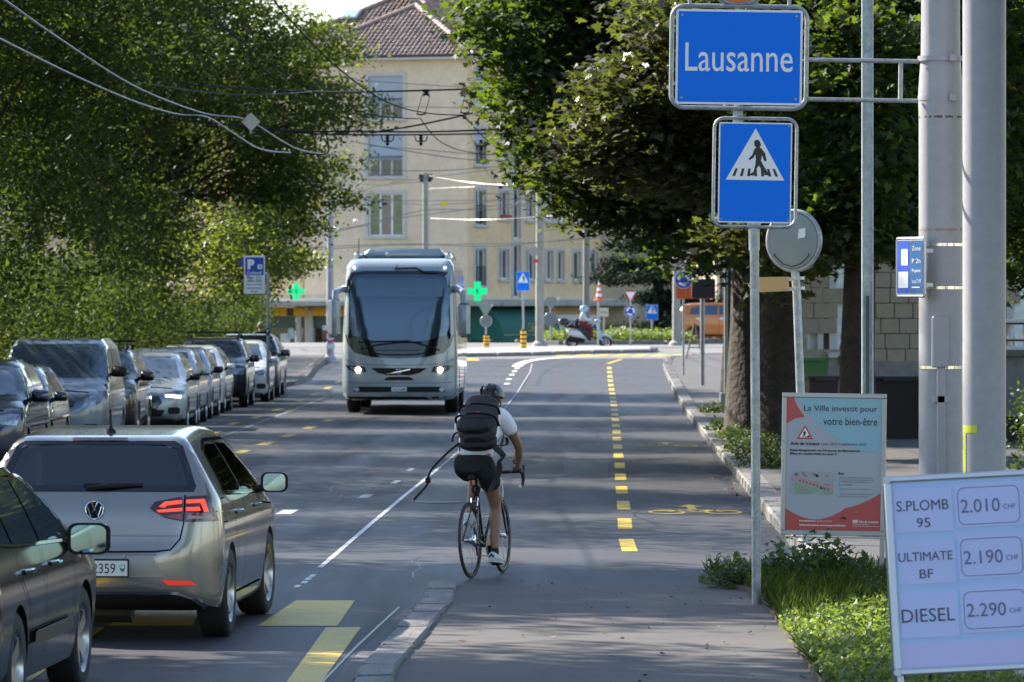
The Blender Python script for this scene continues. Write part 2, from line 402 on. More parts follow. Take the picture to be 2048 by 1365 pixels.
# parking side
for (x, y) in [(430, 866), (465, 848), (512, 835), (555, 820), (598, 803), (628, 790), (655, 776), (676, 764)]:
    g = G(x, y); strip('yellow_dash', sampled((g.x-.02, g.y-1.1, 0), (g.x+.04, g.y+1.1, 0), 1), .15, yellow)
for (x, y) in [(480, 905), (530, 888), (575, 872), (618, 856), (655, 842)]:
    g = G(x, y); strip('worn_yellow_dash', sampled((g.x-.02, g.y-1, 0), (g.x+.04, g.y+1, 0), 1), .2, yellow_worn)
strip('thin_white_line', [tuple(G(*p)) for p in [(440, 875), (520, 845), (600, 815), (670, 788)]], .035, white_worn)
for (x, y) in [(408, 848), (455, 832), (485, 822), (530, 806), (565, 793), (585, 783)]:
    g = G(x, y); strip('parking_mark', sampled((g.x-.35, g.y, 0), (g.x+.25, g.y, 0), 1), .5, white_worn)
# near pedestrian crossing, bars run along the road
for px in ([(592, 1202), (710, 1202), (675, 1253), (515, 1253)], [(290, 1215), (402, 1215), (385, 1253), (215, 1253)], [(60, 1202), (180, 1202), (110, 1253), (-60, 1253)]):
    poly_mark('crossing_bar', px, yellow)
poly_mark('yellow_line', [(652, 1256), (722, 1256), (618, 1400), (548, 1400)], yellow)
poly_mark('yellow_line', [(140, 1256), (210, 1256), (10, 1400), (-60, 1400)], yellow)
# far crossings
for i in range(9):
    x0 = 1105+i*38; poly_mark('far_crossing_bar', [(x0, 713.0), (x0+24, 713.2), (x0+46, 709.3), (x0+22, 709.2)], yellow, dz=.006)
for i in range(3):
    x0 = 930-i*40; poly_mark('far_crossing_bar', [(x0, 722), (x0+30, 722), (x0+24, 717), (x0-2, 717)], yellow, dz=.006)
# cycle symbols
def cycle_mark(px, py, wd, ln, mat):
    g = G(px, py); u = wd/2; q = ln
    def ring(cx, r, n=20):
        m = MB(); rows = []
        for i in range(n+1):
            t = 2*pi*i/n; c, s_ = math.cos(t), math.sin(t)
            rows.append([(g.x+cx+(r-.022)*c, g.y+(r-.05)*s_*q*1.2, gz(g.y)+.004), (g.x+cx+(r+.022)*c, g.y+(r+.05)*s_*q*1.2, gz(g.y)+.004)])
        m.grid(rows); m.build('cycle_symbol_wheel', mat, road)
    ring(-u*.62, .19*wd); ring(u*.62, .19*wd)
    for a, b in (((-.31, 0), (-.1, 1.0)), ((-.1, 1.0), (.2, .95)), ((.2, .95), (.31, 0)), ((-.31, 0), (.02, 0)), ((.02, 0), (.2, .95)), ((-.1, 1.1), (.02, 0))):
        strip('cycle_symbol_bar', sampled((g.x+a[0]*wd, g.y+a[1]*q*.33, 0), (g.x+b[0]*wd, g.y+b[1]*q*.33, 0), 1), .04, mat)
    y2 = g.y+q*.75
    m = MB(); m.add([(g.x-.16, y2, gz(y2)+.004), (g.x+.16, y2, gz(y2)+.004), (g.x, y2+q*.35, gz(y2)+.004)], [(0, 1, 2)])
    m.add([(g.x-.05, y2-q*.4, gz(y2)+.004), (g.x+.05, y2-q*.4, gz(y2)+.004), (g.x+.05, y2, gz(y2)+.004), (g.x-.05, y2, gz(y2)+.004)], [(0, 1, 2, 3)])
    m.build('cycle_symbol_arrow', mat, road)
cycle_mark(1390, 1025, 1.05, 2.0, M('faded_yellow_paint', (.40, .28, .03), .6, var=.45, scale=18)); cycle_mark(1335, 892, 1.0, 2.0, yellow_worn)
# patches, cracks and a drain give the worn road its look
tar = M('tar_seam', (.025, .025, .027), .4); patch = M('asphalt_patch', (.045, .047, .052), .55, var=.2, scale=50, bump=.3, bscale=90)
for a, b in [((1240, 917), (1400, 916)), ((1290, 832), (1370, 826)), ((1050, 1175), (1485, 1180)), ((905, 1176), (1050, 1175))]:
    strip('tar_seam', sampled(G(*a), G(*b), 3), .03, tar, dz=.008)
strip('tar_seam', [(knx(Y)-.16-.04*max(0, (40-Y)/8), Y, 0) for Y in (39.8, 37, 35, 32, 28)], .022, tar, dz=.005)
poly_mark('asphalt_patch', [(1130, 905), (1215, 905), (1216, 950), (1128, 950)], patch, dz=.002)
pale_a = M('junction_asphalt', (.17, .165, .155), .7, var=.12, scale=20, var2=.15, scale2=.3)
sheet('junction_road', -30, 40, [177+2*i for i in range(26)], .003, pale_a, 4)
for (a, b_, r_) in ((-.9, 61, .32), (1.9, 92, .3), (-3.4, 56, .3)):
    m = MB(); m.lathe([(r_, .004), (r_*.93, .010), (0, .010)], (a, b_, 0), n=28); m.build('manhole_cover', M('cast_iron', (.05, .048, .046), .45, metal=.6, bump=.8, bscale=50), road)
q = random.Random(8)
for i in range(13):
    x = q.uniform(-3.5, 2.3); y = q.uniform(36, 100); pts = [(x, y, 0)]
    for j in range(6): x += q.uniform(-.12, .12)+(.25 if i % 3 else 0); y += q.uniform(.3, 1.1) if i % 3 == 0 else q.uniform(-.15, .15); pts.append((x, y, 0))
    strip('crack', pts, .012, tar, dz=.0035)
# traffic island and planted roundabout
def island(name, pxs, h, mtop):
    v = [G(*p) for p in pxs]; m = MB(); n = len(v)
    m.add([(p.x, p.y, gz(p.y)-.05) for p in v]+[(p.x, p.y, gz(p.y)+h) for p in v], [tuple(range(n, 2*n))]+[(i, (i+1) % n, n+(i+1) % n, n+i) for i in range(n)])
    o = m.build(name, mtop); tag(o, kind='structure'); return o
pale = M('pale_concrete', (.36, .35, .33), .75, var=.15, scale=3)
island('traffic_island', [(920, 714), (1060, 711.5), (1180, 707.5), (1296, 705.5), (1303, 701), (1260, 699.5), (1100, 699.5), (930, 703)], .13, pale)
isl_k = [(G(*p).x, G(*p).y-.05, gz(G(*p).y)) for p in [(920, 714.6), (1060, 712.2), (1180, 708.2), (1296, 706.1), (1305, 702)]]
kerb('kerb_island', isl_k, 1.3, .2, .22, granite_d, 1)
rb = [(1.1, 198.2), (2, 197.5), (6, 198.5), (9, 201), (8, 205), (1.1, 206)]
m = MB(); n = len(rb); m.add([(x, y, gz(y)-.1) for x, y in rb]+[(x, y, gz(y)+.18) for x, y in rb], [tuple(range(n, 2*n))]+[(i, (i+1) % n, n+(i+1) % n, n+i) for i in range(n)])
tag(m.build('roundabout_island', M('roundabout_soil', (.12, .1, .07), .9, var=.3, scale=4)), kind='structure')
kerb('kerb_roundabout', [(x, y-.1, gz(y)) for x, y in rb[:4]], 1.2, .22, .26, granite, 1)
# ================================================================ trees and plants
MAPLE = np.array([(0, -.5), (.10, -.2), (.42, -.3), (.33, -.06), (.52, .1), (.24, .16), (.2, .3), (0, .55), (-.2, .3), (-.24, .16), (-.52, .1), (-.33, -.06), (-.42, -.3), (-.10, -.2)])
OVAL = np.array([(0, -.5), (.24, -.1), (.2, .25), (0, .5), (-.2, .25), (-.24, -.1)])
QUAD = np.array([(0, -.5), (.26, 0), (0, .5), (-.26, 0)])
def leaf_mesh(name, pos, size, shape, tilt=.6, bias=(0, 0, 1), r=None):
    r = r or rng; n = len(pos); k = len(shape)
    nr = r.normal(0, tilt, (n, 3))+np.array(bias); nr /= np.linalg.norm(nr, axis=1)[:, None]
    a = r.normal(0, 1, (n, 3)); a -= nr*(a*nr).sum(1)[:, None]; a /= np.linalg.norm(a, axis=1)[:, None]
    b = np.cross(nr, a); s = size*r.uniform(.6, 1.25, n)
    fold = -np.abs(shape[:, 0])*.35
    V = pos[:, None, :]+(a[:, None, :]*shape[None, :, 0, None]+b[:, None, :]*shape[None, :, 1, None]+nr[:, None, :]*fold[None, :, None])*s[:, None, None]
    me = bpy.data.meshes.new(name); me.vertices.add(n*k); me.vertices.foreach_set('co', V.reshape(-1).astype(np.float32))
    me.loops.add(n*k); me.loops.foreach_set('vertex_index', np.arange(n*k, dtype=np.int32))
    me.polygons.add(n); me.polygons.foreach_set('loop_start', np.arange(0, n*k, k, dtype=np.int32)); me.polygons.foreach_set('loop_total', np.full(n, k, dtype=np.int32))
    me.update(calc_edges=True); return me
def lobes_points(lobes, n, per=28, spread=(.34, .34, .12), hollow=.4):
    L = np.array([l[:3] for l in lobes]); R = np.array([l[3:6] for l in lobes])
    wgt = (R.prod(1))**.6; wgt /= wgt.sum(); K = max(1, n//per)
    ci = rng.choice(len(lobes), K, p=wgt); d = rng.normal(0, 1, (K, 3)); d /= np.linalg.norm(d, axis=1)[:, None]
    rr = rng.uniform(0, 1, K)**hollow
    C = L[ci]+d*rr[:, None]*R[ci]
    P_ = np.repeat(C, per, 0)+rng.normal(0, 1, (K*per, 3))*np.array(spread)
    return C, P_
def tree(name, label, cat, base, h, r0, lobes, n, size, shape, lmat, bmat, group=None, tilt=.6, spread=(.34, .34, .12), per=28, lean=(0, 0), trunk_top=None, hollow=.4, twigs=60, limbs=True):
    t = thing(name, label, cat, base, 0, group); bx, by, bz = base
    lob = [(l[0]-bx, l[1]-by, l[2]-bz, *l[3:]) for l in lobes]
    C, pts = lobes_points(lob, n, per, spread, hollow)
    link('crown', leaf_mesh('crown', pts, size, shape, tilt), lmat, t)
    tt = trunk_top or h*.6; m = MB(); q = random.Random(int(bx*77+by))
    path = [(0, 0, -.1), (0, 0, .12), (lean[0]*.2+q.uniform(-.05, .05), lean[1]*.2, tt*.3), (lean[0]*.55, lean[1]*.55+q.uniform(-.08, .08), tt*.65), (lean[0], lean[1], tt)]
    m.tube(path, [r0*1.5, r0*1.15, r0*.95, r0*.85, r0*.45], 14)
    if limbs:
        for l in lob:
            s_ = Vector(path[3]).lerp(Vector(path[4]), q.uniform(0, 1)); e = Vector(l[:3]); mid = s_.lerp(e, .5)+Vector((q.uniform(-.3, .3), q.uniform(-.3, .3), .4))
            kk = .45 if l[3] < 1 else 1; m.tube([s_, mid, e], [r0*.28*kk, r0*.15*kk, r0*.05*kk], 6)
        for i in rng.choice(len(C), min(twigs, len(C)), replace=False):
            c = Vector(C[i]); l = min(lob, key=lambda a: (Vector(a[:3])-c).length); m.tube([Vector(l[:3]), (Vector(l[:3])+c)/2+Vector((0, 0, .12)), c], [r0*.07, .025, .01], 4, caps=False)
    m.build('trunk', bmat, t, smooth=True); return t
bark = M('bark', (.04, .03, .023), .9, var=.4, scale=9, bump=1, bscale=14, bdist=.05)
bark2 = M('maple_bark', (.036, .025, .017), .9, var=.45, scale=7, bump=1, bscale=10, bdist=.05)
leafA = leafmat('hornbeam_leaf', (.020, .036, .012), (.17, .24, .022), .55, rough=.6, tr=.24, spec=.1, odd=(.2, .14, .02), oddp=.02)
leafB = leafmat('hornbeam_leaf_sun_yellow', (.034, .052, .014), (.25, .32, .03), .5, tr=.36, spec=.25, odd=(.4, .2, .02), oddp=.06)  # lighter, yellower hornbeam copy: sun shining through the crown put into colour
leafM = leafmat('maple_leaf', (.023, .036, .016), (.18, .27, .022), .55, rough=.55, tr=.3, spec=.2, odd=(.16, .09, .03), oddp=.06)
leafM2 = leafmat('bronze_maple_leaf', (.046, .046, .026), (.18, .22, .03), .5, rough=.45, tr=.3, spec=.35, odd=(.2, .1, .03), oddp=.1)
leafC = leafmat('conifer_needle', (.014, .026, .017), (.03, .06, .02), .45, tr=.1, rough=.7, spec=.1)
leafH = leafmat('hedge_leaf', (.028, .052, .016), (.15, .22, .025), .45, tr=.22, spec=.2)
leafH2 = leafmat('climber_leaf', (.034, .06, .017), (.18, .25, .03), .5, tr=.26, rough=.6, spec=.1, odd=(.16, .18, .08), oddp=.05)
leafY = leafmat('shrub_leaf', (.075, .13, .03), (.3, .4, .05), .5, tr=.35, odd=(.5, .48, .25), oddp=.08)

def lobset(cx, cy, cz, rx, ry, rz, n, q, k=.42):
    out = []
    for _ in range(n):
        while True:
            d = Vector((q.uniform(-1, 1), q.uniform(-1, 1), q.uniform(-1, 1)))
            if d.length < 1: break
        s_ = q.uniform(.75, 1.2)*k
        out.append((cx+d.x*rx*.72, cy+d.y*ry*.72, cz+d.z*rz*.74, rx*s_, ry*s_, rz*s_*.7))
    return out
q = random.Random(3)
TL = 'tall leafy street trees behind the parked cars'
def ltree(Y, X, lab, rx=4.4, zc=9.0, rz=5.7, ry=6.3, n=30000, mat=None, extra=(), size=.145):
    lo = lobset(X, Y, zc, rx, ry, rz, 22, q)+list(extra)
    return tree('street_tree', lab, 'tree', (X, Y, .1), 9, .24, lo, n, size, OVAL, mat or leafA, bark, TL, tilt=.7, trunk_top=6)
ltree(38.6, -12.0, 'green street tree at the roadside out at the left edge beside the grey estate car', n=40000, rx=4.8, zc=10.8, rz=6, ry=4.4, size=.2)
ltree(51.2, -12.2, 'green street tree left of the beige hatchback, second from the near end', n=48000, rx=5, zc=10.8, rz=6, ry=4.8, size=.2)
ltree(61.5, -12.6, 'dark green street tree nearest the parked cars at the left edge', n=40000, rx=4.6)
ltree(71, -11.4, 'dark green street tree behind the dark blue parked car', n=42000, rx=4.4, extra=[(-10, 72, 4.2, 1.8, 2.4, 1.5)])
ltree(82, -11.0, 'dark green street tree above the grey van', n=52000, rx=4.8, extra=[(-9.7, 84, 4.4, 1.8, 2.4, 1.5)])
ltree(95, -10.6, 'mid green street tree above the black car behind the van', n=56000, rx=4.6, extra=[(-9.3, 95, 4.2, 1.9, 2.4, 1.5)])
ltree(109, -10.4, 'mid green street tree above the silver hatchback with headlights on', n=56000, rx=4.6, extra=[(-9.2, 108, 4.1, 1.8, 2.4, 1.5)])
ltree(124, -10.2, 'bright green street tree behind the parking sign', n=64000, rx=5.0, mat=leafA, extra=[(-9.3, 124, 4.0, 1.7, 2.4, 1.6)])
ex = [P(630, 60, 138), P(665, 110, 138), P(640, 170, 139), P(685, 190, 137), P(705, 240, 137), P(650, 230, 140), P(670, 330, 140), P(620, 390, 140), P(620, 120, 142), P(600, 450, 141), P(575, 520, 142)]
ex2 = [(p.x, p.y, p.z, .95, 1.5, .42) for p in ex]+[(P(x, y, Y).x, Y, P(x, y, Y).z, 1.5, 2.2, 1.0) for x, y, Y in ((500, 420, 138), (530, 380, 138), (545, 450, 139), (500, 510, 139), (480, 470, 131), (460, 540, 131), (540, 320, 138), (560, 290, 139), (560, 210, 139), (540, 130, 139), (520, 60, 139), (570, 370, 140), (510, 250, 137))]+[(P(735, 205, 137).x, 137, P(735, 205, 137).z, .5, .8, .12), (P(700, 400, 139).x, 139, P(700, 400, 139).z, .4, .8, .2)]
ltree(138, -10.2, 'yellow green street tree reaching branch tips over the road before the beige building', n=120000, rx=4.1, mat=leafB, extra=ex2)
ltree(152, -10.8, 'olive street tree at the far end of the parked row', n=30000, rx=3.2, mat=leafB, zc=6.2, rz=3.6, ry=4)
for (x_, y_, lab) in ((9.5, 12, 'added tree, out of view near the camera on the right'), (9.8, 26, 'tree on the right just outside the view, before the price board'), (9.6, 38, 'tree on the right just outside the view, beside the tall poles'), (-13, 4, 'tree behind the camera on the left footway'), (-13, -9, 'second tree behind the camera on the left footway'), (10, -6, 'tree behind the camera on the right footway'), (10, -24, 'farthest tree behind the camera on the right footway')):
    tree('street_tree', lab, 'tree', (x_, y_, .1), 9, .24, lobset(x_, y_, 7.8, 4.2, 5, 4.8, 16, q), 9000, .34, OVAL, leafA, bark, 'unseen street trees added for reflections', tilt=.7, trunk_top=6, twigs=10, limbs=False)  # unseen trees added so cars and coach glass reflect dark foliage
# clipped hedge and climbers behind the footway
def hedge(name, label, cat, box, n, size, mat, shape=OVAL, tilt=1.1, rough=.25, kind=None):
    x0, x1, y0, y1, z0, z1 = box; t = thing(name, label, cat, ((x0+x1)/2, (y0+y1)/2, z0))
    K = n//20; c = np.column_stack([rng.uniform(x0, x1, K), rng.uniform(y0, y1, K), rng.uniform(z0, z1, K)])
    p = np.repeat(c, 20, 0)+rng.normal(0, 1, (K*20, 3))*rough
    p -= np.array(t.location); link('foliage', leaf_mesh('foliage', p, size, shape, tilt), mat, t, kind='stuff')
    m = MB(); N_ = max(3, int((y1-y0)/2)) if (y1-y0) > (x1-x0) else max(3, int((x1-x0)/2))
    for i in range(N_):
        f = (i+.5)/N_-.5; a = (0, f*(y1-y0), 0) if (y1-y0) > (x1-x0) else (f*(x1-x0), 0, 0)
        m.tube([a, (a[0]+.1, a[1]+.1, (z1-z0)*.5), (a[0], a[1], (z1-z0)*.9)], [.05, .035, .01], 6)
    m.build('stems', bark, t, kind='stuff'); return t
hedge('hedge', 'tall dark hedge along the footway behind the first parked cars', 'hedge', (-11.6, -10.4, 46, 91.5, 0, 3.8), 42000, .12, leafA)
hedge('hedge', 'tall lit green hedge of climbers behind the silver parked cars', 'hedge', (-10.6, -9.4, 92, 134, 0, 3.3), 46000, .12, leafH2)
hedge('hedge', 'dark hedge between the last parked cars and the shop with the yellow fascia', 'hedge', (-10.4, -9.1, 134.3, 160, 0, 2.6), 16000, .12, leafA)
hedge('hedge', 'leafy hedge end beside the yellow fascia shop, behind the man in black', 'hedge', (-9.6, -8.5, 161, 176, 0, 3.2), 12000, .13, leafH2)
hedge('hedge', 'deep dark green backdrop hedge far behind the tree row on the left', 'hedge', (-26, -18, 90, 200, 0, 13), 46000, .3, leafA, rough=.5)

# right hand maples
TR = 'large maples over the right footway'
def mlobes(pts): return [(P(x, y, Y).x, Y, P(x, y, Y).z, rx, ry, rz) for x, y, Y, rx, ry, rz in pts]
lob1 = mlobes([(960, 30, 86, .6, 1, .35), (1020, 95, 86, .6, 1, .5), (1000, 60, 88, .6, 1.2, .5), (1060, 40, 88, 1.1, 1.6, .8), (1075, 160, 87, 1.0, 1.4, .8), (1060, 235, 86, .75, 1.2, .55), (1130, 120, 88, 1.3, 2, 1.2), (1150, 260, 88, 1.2, 1.8, .9), (1110, 320, 87, .6, 1.2, .45),
 (1150, 370, 88, .7, 1.2, .5), (1210, 340, 89, 1.2, 1.8, .8), (1210, 420, 88, .8, 1.2, .35), (1190, 200, 90, 1.6, 2.4, 1.4), (1260, 60, 88, 1.8, 2.4, 1.4), (1290, 250, 89, 1.5, 2.2, 1.2), (1300, 380, 88, 1.3, 2, .6), (1340, 430, 87, .9, 1.2, .35), (1400, 300, 88, 1.6, 2.4, 1.2), (1400, 100, 88, 1.8, 2.6, 1.6), (1410, 440, 87, .9, 1.4, .5), (1450, 480, 86, .6, 1, .4),
 (1480, 380, 88, 1.2, 2, 1.0), (1500, 200, 88, 1.8, 2.4, 1.6), (1300, -120, 88, 3.0, 3, 1.8), (1130, -60, 88, 1.8, 2.4, .8), (1500, -100, 89, 2.6, 3, 1.8), (1400, -280, 89, 3.5, 3.5, 1.6), (1340, 520, 90, .4, .6, .25)])
tree('maple_tree', 'broad dark maple behind the town sign, its crown hanging over the cycle lane', 'tree', (4.45, 90, .1), 10, .56, lob1, 66000, .17, MAPLE, leafM, bark2, TR, tilt=.55, spread=(.3, .3, .16), trunk_top=6.5, twigs=140)
lob2 = mlobes([(1560, 560, 76, .4, .8, .2), (1640, 480, 74, .7, 1, .45), (1600, 330, 76, 1.2, 1.6, 1.0), (1600, 120, 76, 1.4, 1.8, 1.3), (1690, 420, 75, .8, 1.2, .5), (1680, 250, 76, 1.3, 1.8, 1.2), (1700, 60, 76, 1.5, 2, 1.4), (1790, 350, 76, 1.1, 1.6, .9), (1790, 180, 76, 1.3, 1.8, 1.2), (1820, 480, 77, .8, 1.2, .35), (1800, 10, 76, 1.5, 2, 1.3), (1900, 250, 77, 1.4, 1.8, 1.3), (1900, 60, 77, 1.6, 2, 1.3), (1700, -160, 76, 2.6, 2.8, 1.3), (1700, 400, 72.6, .7, .7, .5), (1720, 300, 72.6, .8, .7, .6), (1700, 200, 72.6, .8, .7, .5), (1720, 90, 72.6, .8, .7, .6), (1690, 490, 72.6, .5, .5, .25), (1760, 470, 72.8, .4, .5, .3), (1640, 400, 73, .5, .6, .4), (1920, 400, 78, 1.0, 1.4, .8)])
tree('maple_tree', 'nearer maple with pointed leaves behind the galvanised post', 'tree', (5.15, 74, .1), 9, .27, lob2, 56000, .17, MAPLE, leafM, bark2, TR, tilt=.5, spread=(.28, .28, .14), trunk_top=4.6, twigs=60)
lob3 = mlobes([(1450, 250, 62, .5, .7, .3), (1480, 330, 62, .45, .7, .3), (1440, 160, 63, .6, .8, .5), (1260, 440, 64, .25, .4, .15)])
lob4 = mlobes([(2040, 60, 80, 1.4, 2, 1.2), (2060, 200, 80, 1.2, 2, 1.0), (2080, 330, 80, 1.2, 2, .9), (2100, 450, 80, 1.1, 1.6, .7), (2040, 520, 80, .6, 1, .4), (2100, -80, 80, 2, 2, 1.4), (1990, 150, 82, 1.3, 1.8, 1.2), (1990, 380, 82, 1.0, 1.5, .8)])
tree('maple_tree', 'maple at the right edge of the view behind the tall pale poles', 'tree', (9.1, 82, .1), 9, .26, lob4, 22000, .16, MAPLE, leafM, bark2, TR, tilt=.55, spread=(.3, .3, .16), trunk_top=5.5)
lob5 = mlobes([(1330, 330, 118, 2.6, 3, 1.6), (1440, 200, 118, 3, 3, 2.2), (1260, 180, 118, 2.4, 3, 2), (1400, 420, 116, 1.4, 2, .6), (1460, 20, 118, 4, 3, 2), (1180, 80, 118, 2.2, 3, 2), (1540, 330, 118, 2.6, 3, 1.8), (1330, -60, 118, 3, 3, 2)])
tree('maple_tree', 'shaded maple standing behind the broad maple, beside the roadworks board', 'tree', (5.2, 118, .1), 10, .26, lob5, 26000, .2, OVAL, leafM, bark2, TR, tilt=.6, trunk_top=6)
lob6 = mlobes([(1650, 300, 104, 2.4, 3, 2.4), (1800, 150, 104, 3, 3, 2.6), (1600, 80, 104, 3, 3, 2.4), (1760, 400, 104, 2, 3, 1.2), (1980, 300, 104, 3, 3, 2.4), (1900, 470, 104, 1.6, 2, .7), (2040, 80, 104, 3, 3, 2.6)])
tree('maple_tree', 'shaded maple in the garden in front of the stone house', 'tree', (8.8, 104, .1), 10, .24, lob6, 26000, .2, OVAL, leafM2, bark2, TR, tilt=.6, trunk_top=6)
lob7 = mlobes([(1350, 40, 74, 1.0, 1.2, .6), (1330, 170, 75, .9, 1.2, .5), (1250, 190, 76, .9, 1.2, .5), (1210, 280, 77, .8, 1.2, .5), (1290, 310, 77, 1, 1.2, .5), (1340, 260, 76, .8, 1.2, .6), (1380, 350, 76, .8, 1, .4), (1480, 470, 78, .5, .8, .25)])
tree('maple_tree', 'maple with bronze tinted leaves hanging between the building and the town sign', 'tree', (4.5, 84.5, .1), 10, .36, lob7+mlobes([(1500, 120, 79, 1.4, 1.6, 1.1), (1560, -60, 80, 2, 2, 1.2)]), 22000, .17, MAPLE, leafM2, bark2, TR, tilt=.45, spread=(.3, .3, .14), trunk_top=6)
# dark conifer past the roundabout
q = random.Random(9); co = []
for i in range(34):
    z = q.uniform(.6, 8.5); rr = (1-z/11)*4.0; a = q.uniform(0, 2*pi); co.append((6.3+rr*.6*math.cos(a), 216+rr*.6*math.sin(a), z, rr*.5, rr*.5, .25))
tree('conifer_tree', 'dark layered conifer beyond the roundabout in front of the beige building', 'tree', (6.3, 216, -.2), 9, .25, co, 60000, .19, QUAD, leafC, bark, None, tilt=.5, spread=(.4, .4, .1), trunk_top=8.5, limbs=False)
q = random.Random(12)
co = lobset(15, 222, 4.5, 5, 4, 4.5, 10, q)
tree('conifer_tree', 'dark bushy evergreen beyond the orange car', 'tree', (15, 222, -.4), 8, .25, co, 16000, .3, QUAD, leafC, bark, None, tilt=.8, spread=(.5, .5, .3), trunk_top=6)

def bush(name, label, cat, c, r, n, size, mat, shape=OVAL, group=None, tilt=.9, stems=8, flowers=None, per=14, spread=.05):
    t = thing(name, label, cat, (c[0], c[1], gz(c[1]) if len(c) < 3 else c[2]), 0, group)
    K = n//per; d = rng.normal(0, 1, (K, 3)); d /= np.linalg.norm(d, axis=1)[:, None]; d[:, 2] = np.abs(d[:, 2]); rr = rng.uniform(0, 1, K)**.45
    C = d*rr[:, None]*np.array(r); p = np.repeat(C, per, 0)+rng.normal(0, 1, (K*per, 3))*spread; p[:, 2] = np.abs(p[:, 2])
    link('foliage', leaf_mesh('foliage', p, size, shape, tilt), mat, t)
    m = MB()
    for i in rng.choice(K, min(stems, K), replace=False): m.tube([(0, 0, 0), tuple(C[i]*.5+np.array([0, 0, .05])), tuple(C[i])], [.014, .009, .004], 5)
    m.build('stems', bark, t, kind='stuff')
    if flowers: 
        f = C[rng.choice(K, min(flowers[1], K), replace=False)]+np.array([0, 0, .04]); link('flowers', leaf_mesh('flowers', f, flowers[2], OVAL, .8), flowers[0], t, kind='stuff')
    return t
fl_v = M('violet_petal', (.35, .2, .5), .6); fl_w = M('white_petal', (.6, .55, .55), .6)
# planting on the roundabout: a low flower bed
K = 4500; gx = rng.uniform(1.3, 8.4, K); gy = rng.uniform(198.6, 204.5, K)
gx = np.where(gx > 6.5, gx-1.2, gx)
hgt = .08+.26*np.abs(np.sin(gx*.9)+.6*np.sin(gx*2.3+1))/1.6+.1
gzv = np.array([gz(y) for y in gy])+.15
pp = np.column_stack([gx, gy, gzv+rng.uniform(0, 1, K)*hgt]); pp = np.repeat(pp, 4, 0)+rng.normal(0, .07, (K*4, 3))
fb = link('flower_bed', leaf_mesh('flower_bed', pp, .13, OVAL, 1.0), leafY); tag(fb, 'low bed of pale green plants and small flowers on the roundabout', 'flower bed', kind='stuff')
fp = np.column_stack([gx, gy, gzv+hgt+.02])[rng.choice(K, 900, replace=False)]
o = link('flowers', leaf_mesh('flowers', fp, .09, OVAL, 1.0), fl_w, fb)
bush('yellow_shrub', 'small yellow green shrub in the roundabout bed beside the low crossing sign', 'shrub', P(1317, 0, 203).to_tuple()[:2]+(.95,), (.3, .3, .55), 500, .12, leafY)
# foreground verge: rough grass with blades, weeds at the kerb
bed = [(1.62, 43.4), (1.95, 41.5), (2.0, 39.8), (1.98, 36.5), (1.93, 32), (1.95, 26), (4.6, 26), (4.6, 44.2), (2.75, 44.2)]
m = MB(); m.prism(bed, .0, .06); tag(m.build('verge_soil', earth), kind='structure')
def inbed(x, y):
    xl = np.interp(y, [26, 32, 36.5, 39.8, 41.5, 43.4], [1.97, 1.95, 1.99, 2.02, 1.97, 1.7]); return (x > xl)
N_ = 30000; gy = rng.uniform(27, 44, N_); gx = rng.uniform(1.7, 4.4, N_); ok = inbed(gx, gy); gx, gy = gx[ok], gy[ok]; n = len(gx)
hh = rng.uniform(.03, .095, n)*(1+.8*((gy > 36)))*(.7+.6*rng.random(n)); az = rng.uniform(0, 2*pi, n); ln = rng.uniform(.02, .1, n)
b0 = np.column_stack([gx, gy, np.full(n, .05)]); wv = np.column_stack([np.cos(az+1.57), np.sin(az+1.57), np.zeros(n)])*.005
tp = b0+np.column_stack([np.cos(az)*ln, np.sin(az)*ln, hh]); md_ = b0+np.column_stack([np.cos(az)*ln*.35, np.sin(az)*ln*.35, hh*.6])
V = np.stack([b0-wv, b0+wv, md_+wv*.8, tp, md_-wv*.8], 1)
me = bpy.data.meshes.new('grass'); me.vertices.add(n*5); me.vertices.foreach_set('co', V.reshape(-1)); me.loops.add(n*5); me.loops.foreach_set('vertex_index', np.arange(n*5))
me.polygons.add(n); me.polygons.foreach_set('loop_start', np.arange(0, n*5, 5)); me.polygons.foreach_set('loop_total', np.full(n, 5)); me.update(calc_edges=True)
leafG = leafmat('grass_blade', (.036, .066, .018), (.2, .27, .03), .5, tr=.35, odd=(.3, .27, .12), oddp=.08)
tag(link('grass', me, leafG), 'rough green grass on the verge below the city notice board', 'grass', kind='stuff')
# clover like cover at the verge front, its sunlight put into bright leaf colour
K = 5200; cy_ = rng.uniform(28, 36.6, K); cx_ = rng.uniform(1.95, 3.6, K); hp = .08+.14*np.abs(np.sin(cx_*3)*np.sin(cy_*.9))
pp = np.column_stack([cx_, cy_, .06+rng.uniform(.2, 1, K)*hp]); pp = np.repeat(pp, 4, 0)+rng.normal(0, .02, (K*4, 3))
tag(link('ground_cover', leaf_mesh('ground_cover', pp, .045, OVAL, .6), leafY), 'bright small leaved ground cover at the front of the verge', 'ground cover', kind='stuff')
bush('mallow_plant', 'dark leafy mallow with violet flowers under the city notice board', 'plant', (2.55, 42.6, .06), (.5, .5, .30), 1100, .075, leafmat('mallow_leaf', (.04, .08, .025), (.2, .3, .04), .4, tr=.3), MAPLE, None, .5, 30, (fl_v, 8, .04), per=5, spread=.07)
bush('mallow_plant', 'low straggling mallow with violet flowers at the foot of the pedestrian sign post', 'plant', (1.95, 42.2, .04), (.34, .4, .2), 420, .06, MATS.get('x') or leafmat('mallow_leaf_low', (.045, .085, .03), (.2, .3, .04), .4, tr=.3), MAPLE, None, .5, 20, (fl_v, 8, .04), per=5, spread=.07)
